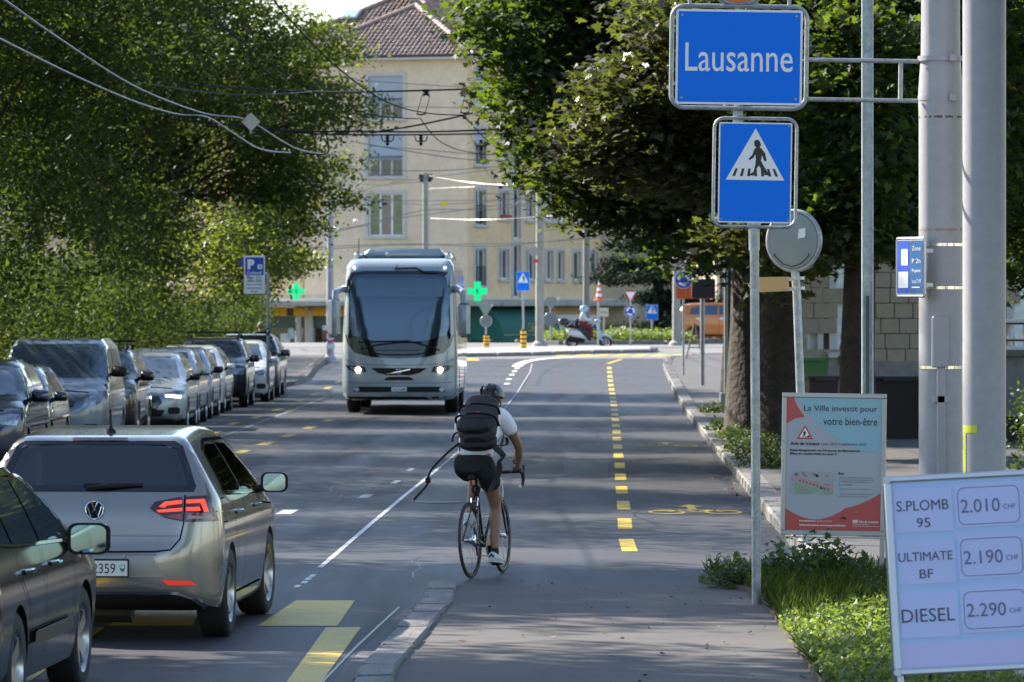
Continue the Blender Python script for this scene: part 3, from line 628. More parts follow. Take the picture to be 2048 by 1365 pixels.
for (px_, py_, r_, n_, lab) in [(1465, 878, .28, 600, 'bright sunlit weed tuft at the foot of the big maple trunk'), (1500, 905, .5, 1100, 'dark weeds growing round the big maple trunk beside the kerb'), (1425, 826, .3, 400, 'small weeds by the slim tree trunk near the kerb'), (1548, 935, .6, 1200, 'long weeds behind the pedestrian sign post'), (1440, 862, .25, 300, 'flat weeds between the kerb and the striped marker post')]:
    g = G(px_, py_, .12); bush('weeds', lab, 'weeds', (g.x, g.y, gz(g.y)+.12), (r_, r_*1.3, r_*.75), n_, .07, leafY if 'sunlit' in lab else leafH, QUAD, None, 1.0, 12, per=6, spread=.05)  # sunlit tuft gets the brighter leaf, the sun put into its colour
dead = M('dead_leaf', (.16, .085, .03), .8, isl=.5)
K = 150; xs = np.concatenate([rng.normal(0, .15, 80)+2.75-.0, rng.uniform(-.4, 1.9, 70)]); ys = np.concatenate([rng.uniform(47, 75, 80), rng.uniform(31, 43, 70)])
xs[:80] = np.array([kx(y)-abs(rng.normal(0, .12))-.03 for y in ys[:80]])
tag(link('fallen_leaves', leaf_mesh('fallen_leaves', np.column_stack([xs, ys, np.where(ys < 43, .04, .014)]), .055, OVAL, .25), dead), 'scattered brown fallen leaves along the kerb and footway', 'fallen leaves', kind='stuff')
# ================================================================ buildings
plaster = M('beige_plaster', (.80, .57, .33), .9, var=.10, scale=2.2, var2=.06, scale2=.4, bump=.4, bscale=60)
plaster_g = M('grey_beige_plaster', (.76, .60, .43), .9, var=.10, scale=2.2, var2=.06, scale2=.4, bump=.4, bscale=60)  # greyer plaster for the left face, its duller light put into colour
stone_trim = M('pale_stone_trim', (.55, .52, .49), .8, var=.1, scale=5)
white_f = M('white_window_frame', (.72, .72, .74), .4)
pane_m = M('window_pane', (.05, .065, .08), .06, spec=1.0, var=.6, scale=1.3)
pane_g = M('window_pane_green_curtain', (.06, .12, .06), .1, spec=.8, var=.4, scale=3)
blind_m = M('roller_blind', (.42, .46, .52), .7)
tile_m = M('roof_tile', (.185, .125, .11), .62, isl=.35, var=.25, scale=3)
iron = M('dark_iron', (.03, .03, .035), .5, metal=.5)
gutter_m = M('white_gutter', (.6, .58, .54), .5)

def wall_holes(m, x0, x1, z0, z1, holes, depth=.16):
    xs = sorted({x0, x1, *[h[0] for h in holes], *[h[1] for h in holes]}); zs = sorted({z0, z1, *[h[2] for h in holes], *[h[3] for h in holes]})
    for a, b in zip(xs, xs[1:]):
        for c, d in zip(zs, zs[1:]):
            mx, mz = (a+b)/2, (c+d)/2
            if any(h[0] < mx < h[1] and h[2] < mz < h[3] for h in holes): continue
            m.add([(a, 0, c), (b, 0, c), (b, 0, d), (a, 0, d)], [(0, 1, 2, 3)])
    for (a, b, c, d) in holes:
        q = [(a, c), (b, c), (b, d), (a, d)]
        for i in range(4):
            p, r_ = q[i], q[(i+1) % 4]
            m.add([(p[0], 0, p[1]), (p[0], depth, p[1]), (r_[0], depth, r_[1]), (r_[0], 0, r_[1])], [(0, 1, 2, 3)])
    return m
def window(parent, T, a, b, c, d, n=2, pane=None, blind=0, rail=False, trim=.17, sill=True, flower=False):
    """opening a..b, c..d in the wall plane; T places the wall plane"""
    pane = pane or pane_m
    w_ = b-a; h_ = d-c
    fr = MB(); fr.T = T
    f = .07
    fr.box((a+f/2, .13, (c+d)/2), (f, .06, h_)); fr.box((b-f/2, .13, (c+d)/2), (f, .06, h_))
    fr.box(((a+b)/2, .13, c+f/2), (w_-2*f, .06, f)); fr.box(((a+b)/2, .13, d-f/2), (w_-2*f, .06, f))
    for i in range(1, n): fr.box((a+w_*i/n, .125, (c+d)/2), (.11, .06, h_-2*f))
    o = fr.build('window', white_f, parent)
    for i in range(n):
        g = MB(); g.T = T; x0 = a+w_*i/n+.06; x1 = a+w_*(i+1)/n-.06
        g.box(((x0+x1)/2, .14, (c+d)/2), (x1-x0, .015, h_-2*f)); g.build('pane', pane if (pane is pane_m or i != 1) else pane_m, o)
    if trim:
        t_ = MB(); t_.T = T; k = trim
        t_.box((a-k/2, -.015, (c+d)/2), (k, .06, h_)); t_.box((b+k/2, -.015, (c+d)/2), (k, .06, h_)); t_.box(((a+b)/2, -.015, d+k/2), (w_+2*k, .06, k))
        t_.build('surround', stone_trim, o)
    if sill:
        s_ = MB(); s_.T = T; s_.box(((a+b)/2, -.06, c-.07), (w_+2*trim+.08, .2, .13), bev=.015); s_.build('sill', stone_trim, o)
    if blind:
        bl = MB(); bl.T = T; bh = h_*blind; k = max(4, int(bh/.09))
        for i in range(k):
            z = d-(i+.5)*bh/k; bl.add([(a+.02, .055, z+bh/k/2), (b-.02, .055, z+bh/k/2), (b-.02, .035, z), (a+.02, .035, z), (a+.02, .055, z-bh/k/2), (b-.02, .055, z-bh/k/2)], [(0, 3, 2, 1), (3, 4, 5, 2)])
        bl.build('blind', blind_m, o)
    if rail:
        r_ = MB(); r_.T = T; zt = c+(.95 if h_ > 1.4 else .4)
        for z in (zt, c+.06): r_.box(((a+b)/2, -.02, z), (w_+.1, .025, .03))
        k = max(5, int(w_/.13))
        for i in range(k+1): r_.box((a+w_*i/k, -.02, (c+.06+zt)/2), (.016, .016, zt-c-.06))
        r_.build('railing', iron, o)
    if flower:
        r_ = MB(); r_.T = T; r_.box(((a+b)/2, -.12, c+.1), (w_, .18, .16), bev=.02); r_.build('flower_box', M('red_flowers', (.35, .05, .05), .8, var=.6, scale=20), o)
    return o
def tiles(parent, O, U, V_, shape, mat=tile_m, pitch=.24, row=.36, name='roof_tiles', amp=.05):
    """rolled clay tiles; O origin, U unit along the eave, V_ unit up the slope, shape(v)->(u0,u1)"""
    O = Vector(O); U = Vector(U); V_ = Vector(V_); Nn = U.cross(V_).normalized()
    if Nn.z < 0: Nn = -Nn
    m = MB(); v = 0; r2 = random.Random(5); prof = [(-.5, -.4), (-.28, .25), (0, 1), (.28, .25), (.5, -.4)]
    while True:
        s0, s1 = shape(v+row*.5), None
        if s0 is None: break
        u0, u1 = s0; k0 = math.ceil(u0/pitch); k1 = math.floor(u1/pitch)
        for k in range(k0, k1+1):
            jz = r2.uniform(-.008, .008); vs = []
            for (vv, zz) in ((v-.03, .055), (v+row+.02, .01)):
                for (pu, pz) in prof: vs.append(O+U*(k*pitch+pu*pitch*1.02)+V_*vv+Nn*(zz+jz+pz*amp))
            for (pu, pz) in prof: vs.append(O+U*(k*pitch+pu*pitch*1.02)+V_*(v-.03)+Nn*(.055+jz+pz*amp-.03))
            n = 5; fs = [(i, i+1, n+i+1, n+i) for i in range(n-1)]+[(2*n+i, 2*n+i+1, i+1, i) for i in range(n-1)]
            m.add(vs, fs)
        v += row
    return m.build(name, mat, parent, kind='stuff', smooth=False)

K0 = Vector((-2.13, 239, -.5)); RZ = math.atan2(-.34, .94)
bl = thing('apartment_building', 'four storey beige apartment building with brown tiled hip roof behind the coach', 'building', K0, RZ)
Tl = Matrix.Identity(4)                                  # left face: plane y=0, x<=0
Tr = Matrix.Rotation(pi/2, 4, 'Z')                       # right face: x_local = 0, runs along +y, faces +x
def txl(px): k = (px-CX)/FOC; return -((k*K0.y-K0.x)/(-.94-.34*k))     # local x on the left face
def tyr(px): k = (px-CX)/FOC; return (k*K0.y-K0.x)/(.34-.94*k)         # local y on the right face
EAVE = 14.72
LH = [(txl(737), txl(806), 11.9, 13.95), (txl(737), txl(806), 9.12, 11.15), (txl(737), txl(806), 6.25, 8.3), (txl(737), txl(806), 3.45, 5.5)]
wl_ = wall_holes(MB(), -8.4, 0, 0, EAVE, LH+[(-8.2, -.25, .05, 2.7)]); wl_.build('wall', plaster_g, bl)
cols = [(950, 971), (998, 1017), (1052, 1070), (1091, 1105), (1115, 1127), (1146, 1160), (1180, 1195), (1215, 1230)]
RH = []; 
for r_, (zb, zt, kind) in enumerate([(12.55, 14.3, 0), (9.7, 11.45, 1), (6.8, 8.5, 2), (3.85, 5.65, 3)]):
    for ci, (p0, p1) in enumerate(cols):
        lo = zb+(.35 if ci not in (0,) else 0); RH.append((tyr(p0), tyr(p1), lo, zt, r_, ci))
RS = [(tyr(1026), tyr(1040), 3.3+2.9*i, 5.9+2.9*i) for i in range(4)]
wr = MB(); wr.T = Tr; wall_holes(wr, 0, 32, 0, EAVE, [h[:4] for h in RH]+RS+[(.3, 9, .05, 2.7)]); wr.build('wall', plaster, bl)
window(bl, Tl, *LH[0], n=3, blind=.66, rail=True); window(bl, Tl, *LH[1], n=3, blind=.62, rail=True)
window(bl, Tl, *LH[2], n=3, pane=pane_g); window(bl, Tl, *LH[3], n=3)
for (a, b, c, d, r_, ci) in RH:
    window(bl, Tr, a, b, c, d, n=2 if ci < 4 else 1, blind=(.75 if (r_ == 0 and ci == 0) else (.5 if (r_ == 1 and ci in (0, 2)) else 0)), rail=(ci == 0 and r_ > 0), flower=(r_ == 2 and ci == 1))
for h in RS: window(bl, Tr, *h, n=1, trim=.22, sill=False)
cb = MB(); cb.box((0.02, .02, 8.6), (.1, .1, 11)); 
# back and far walls so the block is solid
m = MB(); m.box((-4.2, 16.2, EAVE/2), (8.0, 31.4, EAVE-.1)); 
m2 = MB(); m2.box((-10.4, 9.5, EAVE/2), (6.2, 12, EAVE)); m2.build('wall', plaster_g, bl)
m3 = MB(); m3.box((-15, 14, EAVE/2), (8, 10, EAVE)); m3.build('rear_wing', plaster_g, bl)
m4 = MB(); m4.box((-4.2, 16.5, EAVE/2+1.4), (7.6, 30, EAVE-3.4)); m4.build('inner_core', M('dark_interior', (.03, .03, .03), .9), bl)
# eaves
m = MB(); m.box((-4.25, -.22, EAVE+.06), (9.4, .62, .16)); m.box((.26, 15.6, EAVE+.06), (.62, 32.2, .16)); m.build('eaves_soffit', gutter_m, bl)
m = MB(); m.tube([(-9, -.56, EAVE+.16), (.58, -.56, EAVE+.16), (.58, 32, EAVE+.16)], .08, 8); m.build('gutter', M('dark_gutter', (.05, .045, .045), .5), bl)
# roof: front wing hip and the higher main hip; slope .56
sl = .56; cs = 1/math.hypot(1, sl); ez = EAVE+.16; hw_ = 4.7
def vec(a, b): return Vector((a, b, 0))
Vf = Vector((0, cs, sl*cs))
tiles(bl, (-4.25, -.55, ez), (1, 0, 0), Vf, lambda v: (-(hw_+.05)+v*cs, (hw_+.05)-v*cs) if v*cs < hw_ else None)
Vr = Vector((-cs, 0, sl*cs))
tiles(bl, (.55, -.5, ez), (0, 1, 0), Vr, lambda v: (v*cs, 32) if v*cs < 6.6 else None)
Vl = Vector((cs, 0, sl*cs))
tiles(bl, (-9.1, -.5, ez), (0, 1, 0), Vl, lambda v: (v*cs, 6) if v*cs < hw_ else None)
tiles(bl, (-5.8, 1.0, ez), (1, 0, 0), Vf, lambda v: (-6.3+v*cs, 6.3-v*cs) if v*cs < 6.2 else None, name='main_roof_tiles')
m = MB()
m.add([(-9.1, -.55, ez-.02), (.6, -.55, ez-.02), (-4.25, -.55+hw_+.1, ez+sl*(hw_+.1)-.03), (-12.2, .95, ez-.02), (.6, .95, ez-.02), (-5.8, .95+6.3, ez+sl*6.3-.03), (.6, 32, ez-.02), (-5.8, 32, ez+sl*6.3-.03), (-9.1, 6, ez-.02), (-4.25, 8, ez+sl*(hw_+.1)-.03), (-12.2, 32, ez-.02)],
      [(0, 1, 2), (3, 4, 5), (1, 6, 7, 5), (0, 2, 9, 8), (3, 5, 7, 10)]); m.build('roof_deck', M('roof_deck', (.05, .04, .035), .9), bl)
def ridge(a, b, lit=tile_m):
    a = Vector(a); b = Vector(b); n = int((b-a).length/.36)
    for i in range(n):
        p0 = a.lerp(b, i/n); p1 = a.lerp(b, (i+1.12)/n); mm = MB(); mm.tube([p0, p1], [.135, .105], 8); mm.build('ridge_tile', M('ridge_tile', (.33, .24, .2), .6, isl=.2, var=.2, scale=3), bl, smooth=True)  # light along the hips is put into the paler ridge tile colour
ridge((.55, -.55, ez+.05), (-4.25, 4.2, ez+sl*4.75+.07)); ridge((-9.05, -.55, ez+.05), (-4.25, 4.2, ez+sl*4.75+.07))
ridge((-4.4, 5.9, ez+sl*4.9+.1), (-5.8, 7.3, ez+sl*6.3+.08)); ridge((-12.1, .98, ez+.05), (-5.8, 7.3, ez+sl*6.3+.08))
m = MB(); m.box((-2.4, 9.5, EAVE+3.2), (.75, .9, 3.4)); m.build('chimney', plaster, bl)
p = Vector((-7.9, 5.0, ez+sl*4.0)); m = MB(); m.T = Matrix.Translation(p) @ Matrix.Rotation(math.atan(sl), 4, 'X'); m.box((0, 0, .12), (.85, 1.0, .16), bev=.03); sk = m.build('skylight', M('skylight_frame', (.15, .16, .17), .4), bl)
m = MB(); m.T = Matrix.Translation(p) @ Matrix.Rotation(math.atan(sl), 4, 'X'); m.box((0, 0, .21), (.65, .8, .02)); m.build('pane', M('skylight_glass', (.35, .42, .45), .1), sk)
for (vx, vy) in ((.6-3.6*1, 6.5), (.6-1.8, 8.5), (-.9, 11.5)):
    z = ez+sl*(.55-vx); m = MB(); m.cyl((vx, vy, z), (vx, vy, z+.45), .06); m.box((vx, vy, z+.06), (.5, .5, .06)); m.build('roof_vent', M('zinc', (.4, .42, .45), .4, metal=.6), bl)
# ground floor: canopy, columns, shopfront
can = M('canopy_concrete', (.40, .38, .34), .8, var=.2, scale=2)
m = MB(); m.box((-7.4, -.75, 3.02), (18.2, 1.9, .28), bev=.04); m.box((.82, 15, 3.02), (1.7, 29, .28), bev=.04); m.build('canopy', can, bl)
m = MB(); m.box((-7.4, -.35, 3.22), (18, 1.0, .08)); m.box((.4, 15, 3.22), (.8, 29, .08)); m.build('canopy_coping', M('coping_white', (.62, .6, .56), .6), bl)
dk = M('dark_shop_interior', (.045, .04, .035), .9, var=.4, scale=1); shopglass = M('shop_glass', (.04, .05, .045), .08, spec=.9, var=.5, scale=.8)
m = MB(); m.box((-8, 1.3, 1.4), (15.5, .05, 2.8)); m.build('shopfront', dk, bl)
for i, x in enumerate([-15.0, -13.2, -11.6, -9.9, -7.0, -5.2, -3.4, -1.7]):
    m = MB(); m.box((x, .5, 1.35), (1.5, .03, 2.3)); m.build('shop_pane', shopglass, bl)
for x in (-8.7, -8.1, -12.6, -4.3, -.35): m = MB(); m.box((x, .1, 1.45), (.28, .4, 2.9), bev=.03); m.build('column', stone_trim, bl)
for i, (x, z, w_, h_, c_) in enumerate([(-11.2, .95, .7, .9, (.7, .7, .7)), (-10.3, 1.1, .35, .7, (.45, .6, .65)), (-9.6, 1.0, .5, 1.1, (.72, .72, .7)), (-9.3, 1.6, .3, .6, (.5, .62, .7)), (-10.7, .55, .9, .5, (.7, .3, .3)), (-11.9, .8, .4, .8, (.68, .7, .72)), (-8.9, 1.2, .45, 1.0, (.7, .72, .72)), (-9.2, .6, .4, .4, (.75, .7, .68))]):
    m = MB(); m.plate(rrect(w_, h_, .02, x, z), .44, .46); m.build('window_poster', M('poster%d' % i, c_, .7), bl)
m = MB(); m.box((-11.0, -.15, 2.62), (3.4, .12, .42)); m.box((-7.6, -.15, 2.62), (2.6, .12, .42)); m.build('yellow_fascia', M('yellow_fascia', (.75, .42, .02), .6), bl)
m = MB(); m.box((-9.8, .05, 2.1), (7.2, .06, .55)); m.build('grey_green_blind', M('grey_green_blind', (.10, .13, .10), .8), bl)
m = MB(); m.tube([(-8.2, -.5, 2.85), (-8.0, -.2, 2.6), (-8.0, -.05, 2.0), (-8.0, -.05, 0)], .09, 8); m.build('downpipe', stone_trim, bl)
# balcony wing at the left
m = MB(); m.box((-11.2, .1, 3.75), (5.4, .14, 1.0)); m.build('balcony_parapet', plaster, bl)
m = MB(); m.box((-10.6, .0, 4.72), (3.8, .08, .07)); m.build('balcony_rail', M('cream_rail', (.6, .57, .5), .5), bl)
for x in (-12.3, -10.9, -9.6): window(bl, Matrix.Translation((0, 3.35, 0)), x, x+.8, 3.7, 5.9, n=2, trim=.08, sill=False)
# flanking shopfront along the right face
m = MB(); m.box((-1.4, 4.8, 1.4), (.05, 9.6, 2.8)); m.build('shopfront', M('cafe_interior', (.10, .075, .04), .9, var=.6, scale=1.2), bl)
for y in (.35, 2.9, 5.2, 7.4, 9.2): m = MB(); m.box((-.1, y, 1.45), (.3, .22, 2.9), bev=.02); m.build('column', M('ochre_column', (.42, .34, .2), .8), bl)
# green awning
aw = thing('green_awning', 'long curved green cafe awning with yellow lettering under the building canopy', 'awning', K0, RZ)
gm = M('awning_green', (.016, .125, .095), .75, var=.12, scale=3)
m = MB(); rows = []
for i in range(12):
    t = i/11*pi/2*.92; rows.append([( .1+1.75*math.sin(t), y, 1.45+1.45*math.cos(t)) for y in np.linspace(-.1, 8.2, 26)])
rows.append([(1.9, y, 1.2) for y in np.linspace(-.1, 8.2, 26)]); m.grid(rows)
m.build('awning_cloth', gm, aw, smooth=True)
m = MB(); endp = [(.1, 1.25)]+[(.1+1.75*math.sin(i/11*pi/2*.92), 1.45+1.45*math.cos(i/11*pi/2*.92)) for i in range(12)]+[(1.9, 1.2)]
m.add([(x, -.1, z) for x, z in endp], [tuple(range(len(endp)))]); m.build('awning_end', gm, aw); m = MB(); m.add([(x, 8.2, z) for x, z in endp], [tuple(range(len(endp)))]); m.build('awning_end', gm, aw)
m = MB(); m.tube([(1.92, -.1, 1.5), (1.92, 8.2, 1.5)], .02); m.build('awning_piping', M('awning_yellow', (.45, .42, .12), .7), aw)
ty = M('awning_yellow', (.45, .42, .12), .7)
text('Cafe', aw, ty, (1.95, 3.6, 1.85), w=1.0, h=.42, rot=(pi/2*.9, 0, pi/2), shear=.3)
text("de l'Aiglon", aw, ty, (1.95, 6.0, 1.85), w=2.4, h=.42, rot=(pi/2*.9, 0, pi/2), shear=.3)
# shop sign right of the awning
sg = thing('shop_sign', 'cream shop sign with dark blue letters right of the green awning', 'sign', K0, RZ)
m = MB(); m.T = Tr; m.plate([(8.4, 1.5), (14, 1.5), (14, 2.45), (8.1, 2.45)], -1.75, -1.7); m.build('sign_board', M('cream_board', (.62, .6, .52), .6), sg)
text('BEST', sg, M('navy_letters', (.03, .04, .12), .5), (1.76, 10.2, 1.98), w=1.8, h=.4, rot=(pi/2, 0, pi/2))
m = MB(); m.T = Tr; m.box((11, .2, 1.1), (5.5, .1, .6)); m.build('dark_counter', M('dark_counter', (.03, .03, .04), .6), sg)
# pharmacy crosses
def cross(px, py, Y, sz, lab, rz):
    p = P(px, py, Y); t = thing('pharmacy_cross', lab, 'pharmacy sign', p, rz); a = sz/2; b = sz*.17
    m = MB(); m.plate([(-b, -a), (b, -a), (b, -b), (a, -b), (a, b), (b, b), (b, a), (-b, a), (-b, b), (-a, b), (-a, -b), (-b, -b)], -.09, .09)
    m.build('cross_box', M('cross_green', (.0, .36, .13), .4, emit=(.0, .7, .25, .35)), t)
    m = MB(); s_ = .6; m.plate([(x*s_, z*s_) for x, z in circ(a*.16, 14)], -.1, -.09); m.tube([(0, -.1, -a*.3), (0, -.1, a*.3)], .012, 6)
    m.tube([(.06*math.sin(i*.9), -.1, -a*.28+i*a*.07) for i in range(9)], .01, 5); m.build('snake_emblem', M('emblem_dark', (.0, .12, .05), .5), t)
    m = MB(); m.box((0, .3, a*.2), (.05, .6, .05)); m.build('bracket', iron, t)
cross(955, 583, 235.5, .92, 'green pharmacy cross under the first floor windows, right of the coach', -.1)
cross(592, 583, 237, .80, 'green pharmacy cross on the balcony wall, left of the coach', .15)
# building behind to the right
b2 = thing('apartment_building', 'taller beige building with a white eave, partly seen behind the tiled roof', 'building', (2.2, 262, -.5), RZ*.5)
m = MB(); m.box((0, 0, 8.6), (11, 8, 17.2)); m.build('wall', M('rear_beige_plaster', (.55, .47, .32), .9, var=.06, scale=2), b2)  # plain beige wall colour
m = MB(); m.box((0, 0, 17.35), (12, 9, .3)); m.build('eave', gutter_m, b2)
m = MB(); v = [(-6.2, -4.7, 17.5), (6.2, -4.7, 17.5), (6.2, 4.7, 17.5), (-6.2, 4.7, 17.5), (-2.5, 0, 20), (2.5, 0, 20)]; m.add(v, [(0, 1, 5, 4), (1, 2, 5), (2, 3, 4, 5), (3, 0, 4)]); m.build('roof', M('brown_roof', (.13, .09, .08), .8, var=.2, scale=4), b2)
for i in range(5):
    for zf in (6, 9, 12, 14.8): window(b2, Matrix.Translation((0, -4.02, 0)), -4.6+2*i, -3.7+2*i, zf, zf+1.5, n=2, trim=.1)
# far buildings closing the street behind the trees
for i, (x, Y, w_, h_, lab) in enumerate([(24, 262, 26, 9, 'low pale building behind the evergreen trees at the roundabout'), (-30, 270, 26, 13, 'grey building hidden behind the left tree row')]):
    b3 = thing('town_building', lab, 'building', (x, Y, -.5)); c_ = M('far_plaster%d' % i, (.42, .38, .3), .9, var=.1, scale=1)
    m = MB(); wall_holes(m, -w_/2, w_/2, 0, h_, [(-w_/2+1.2+2.6*k, -w_/2+2.3+2.6*k, z, z+1.5) for k in range(int(w_/2.6)) for z in np.arange(1.2, h_-2, 2.9)]); m.build('wall', c_, b3)
    m = MB(); m.box((0, 5, h_/2), (w_-.2, 9, h_)); m.build('inner_wall', dk, b3)
    m = MB(); m.box((0, 4, h_+.2), (w_+.8, 9.5, .4)); m.build('roof', M('far_roof', (.12, .1, .09), .8), b3)
    for k in range(int(w_/2.6)):
        for z in np.arange(1.2, h_-2, 2.9): window(b3, Matrix.Identity(4), -w_/2+1.2+2.6*k, -w_/2+2.3+2.6*k, z, z+1.5, n=2, trim=.1)

# ---- stone house, garden wall and terrace on the right
ashlar = M('ashlar', (.33, .27, .19), .85, isl=.18, var=.12, scale=5)
hs = thing('stone_house', 'pale stone house with tall white framed window behind the right maples', 'house', (8.9, 118, 0))
def px_at(px, Y): return (px-CX)*Y/FOC
ox, oy = 8.9, 118
x0, x1 = px_at(1600, 118)-ox, px_at(1720, 118)-ox
q = random.Random(2); m = MB()
# ashlar blocks with recessed joints, each its own part
zc = .3; ri = 0
while zc < 7.2:
    hh_ = .36; xx = -2.75-(.2 if ri % 2 else 0)
    while xx < 4.6:
        ww = q.choice([.5, .58, .44]); cxm = xx+ww/2
        wn = any(a < cxm < b and c < zc+hh_/2 < d for a, b, c, d in ((-1.88, -1.70, .9, 4.6), (-1.28, -.55, 1.3, 4.6), (2.9, 4.0, .9, 4.2)))
        if not wn:
            mm = MB(); mm.box((cxm, 0, zc+hh_/2), (ww-.015, .3, hh_-.015), bev=.012); mm.build('stone_block', ashlar, hs)
        xx += ww
    zc += hh_; ri += 1
m = MB(); m.box((1.0, .25, 4), (8.0, .2, 8)); m.build('wall', M('house_wall', (.22, .19, .15), .9, var=.2, scale=2), hs)
for (a, b, c, d, n_) in ((-1.88, -1.70, .9, 4.6, 1), (-1.28, -.55, 1.3, 4.6, 1), (2.9, 4.0, .9, 4.2, 2)):
    m = MB(); 
    window(hs, Matrix.Translation((0, -.08, 0)), a, b, c, d, n=n_, trim=.14, pane=M('curtained_pane', (.75, .82, .78), .3, spec=.8, var=.2, scale=4))  # white curtain, pane colour raised for the sun on it
m = MB(); m.box((1.0, -.2, .55), (8.0, .35, 1.1)); m.build('plinth', M('plinth_stone', (.24, .22, .19), .85, var=.2, scale=3), hs)
m = MB(); m.box((1.4, -.25, 7.3), (7.6, .7, .3)); m.build('cornice', stone_trim, hs)
# roof (well above the view) keeps the house whole
m = MB(); v = [(-2.4, -.6, 7.5), (5.2, -.6, 7.5), (5.2, 8, 7.5), (-2.4, 8, 7.5), (0, 3.5, 10), (3, 3.5, 10)]; m.add(v, [(0, 1, 5, 4), (1, 2, 5), (2, 3, 4, 5), (3, 0, 4)]); m.build('roof', M('brown_roof', (.13, .09, .08), .8), hs)
# terrace with balustrade
tw = thing('terrace', 'shaded stone terrace with balustrade beside the stone house, behind the tall poles', 'terrace', (11.2, 100, 0))
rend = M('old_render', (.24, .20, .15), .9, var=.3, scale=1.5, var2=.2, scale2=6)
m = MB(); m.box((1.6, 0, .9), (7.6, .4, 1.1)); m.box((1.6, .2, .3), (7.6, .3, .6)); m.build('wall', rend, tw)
m = MB(); m.box((1.6, -.05, 1.52), (7.8, .55, .14), bev=.02); m.build('coping', stone_trim, tw)
for i in range(26):
    m = MB(); x = -2.1+i*.29; m.lathe([(.05, 1.6), (.035, 1.66), (.075, 1.8), (.035, 1.98), (.05, 2.04)], (x, 0, 0), n=8); m.build('baluster', stone_trim, tw, smooth=True)
m = MB(); m.box((1.6, 0, 2.09), (7.8, .25, .1), bev=.015); m.build('hand_rail', stone_trim, tw)
hb = thing('villa', 'shaded beige villa behind the terrace on the right', 'house', (14.5, 124, 0))
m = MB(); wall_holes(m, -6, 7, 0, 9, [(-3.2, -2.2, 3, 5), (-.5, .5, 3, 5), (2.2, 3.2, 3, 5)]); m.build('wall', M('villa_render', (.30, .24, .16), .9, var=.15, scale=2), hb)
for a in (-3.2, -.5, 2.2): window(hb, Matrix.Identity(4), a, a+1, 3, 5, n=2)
m = MB(); m.box((.5, 5, 4.5), (12.8, 9, 9)); m.build('inner_wall', dk, hb)
m = MB(); m.box((.5, 4.5, 9.2), (14, 10.5, .4)); m.build('roof', M('brown_roof', (.13, .09, .08), .8), hb)
# garden wall and railing at the far right edge
gw = thing('garden_wall', 'grey rendered garden wall with rusty railing at the right edge', 'wall', (8.35, 84, .1))
m = MB(); m.box((1.2, 0, .95), (3.6, .3, 1.0)); m.build('wall', M('grey_render', (.22, .22, .22), .9, var=.25, scale=2), gw)
m = MB(); m.box((1.2, -.02, 1.5), (3.7, .42, .12), bev=.02); m.build('coping', M('mossy_coping', (.16, .17, .14), .9, var=.3, scale=6), gw)
m = MB(); m.box((1.2, .2, .22), (3.6, .3, .44)); m.build('footing', dk, gw)
m = MB(); rust = M('rusty_iron', (.12, .06, .035), .8, var=.3, scale=20)
for z in (1.72, 2.0): m.tube([(-.6, 0, z), (3, 0, z)], .02, 6)
m.build('rail', rust, gw)
for i in range(5):
    m = MB(); m.tube([(-.5+i*.8, 0, 1.55), (-.5+i*.8, 0, 2.1)], .022, 6); m.build('rail_post', rust, gw)
hedge('hedge', 'low dark clipped hedge at the right edge behind the fuel price board', 'hedge', (6.6, 7.6, 60, 66, .1, 1.35), 9000, .07, leafH, rough=.1)
drv = MB(); drv.grid([[(6.2, 47, .126), (22, 47, .126)], [(6.2, 112, .126), (22, 112, .126)]], flip=False); drv.build('driveway', M('driveway', (.05, .05, .055), .8, var=.2, scale=4), fr)
hedge('hedge', 'dark shrubbery under the terrace behind the brown bin', 'hedge', (9.2, 15, 92, 96, .1, 1.0), 9000, .14, leafC, rough=.2)
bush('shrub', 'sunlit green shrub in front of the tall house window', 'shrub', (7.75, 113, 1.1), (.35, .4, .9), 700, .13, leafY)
# ================================================================ vehicles
tyre_m = M('tyre_rubber', (.018, .018, .019), .75, bump=.2, bscale=60); rim_m = M('alloy_rim', (.45, .45, .47), .28, metal=.9)
rim_dk = M('dark_rim', (.05, .05, .055), .35, metal=.6); blk = M('black_plastic', (.02, .02, .022), .6, spec=.2); blkg = M('gloss_black', (.008, .008, .01), .08, spec=.8)
cglass = M('sky_tinted_car_glass', (.10, .13, .17), .03, metal=.45, spec=1.0); seam = M('panel_gap', (.01, .01, .01), 1, spec=0); chrome = M('chrome', (.7, .7, .72), .08, metal=1)  # car glass: blue sky reflection put into its metallic colour
wells = M('wheel_well', (.012, .012, .012), .9); mirror_m = M('mirror_glass', (.20, .30, .36), .05, metal=1)  # mirror coloured blue in place of a reflected sky
lamp_red = M('tail_lamp_red', (.30, .008, .008), .12, spec=.8, coat=1); lamp_bright = M('tail_lamp_lit', (.8, .03, .02), .3, emit=(1, .06, .03, .6)); lamp_dark = M('tail_lamp_dark', (.05, .004, .006), .08, coat=1)
lamp_clear = M('headlamp_glass', (.35, .38, .42), .08, metal=.5, var=.5, scale=14); lamp_on = M('headlamp_lit', (1, .95, .8), .3, emit=(1, .93, .75, 9)); drl = M('daytime_lamp', (.9, .95, 1), .3, emit=(.95, .98, 1, 2.0))
plate_w = M('number_plate', (.72, .72, .7), .35); ink = M('plate_ink', (.02, .02, .02), .5)
def paint(name, col, metal=.55, rough=.3): return M(name, col, rough, metal=metal, coat=1, spec=.5)

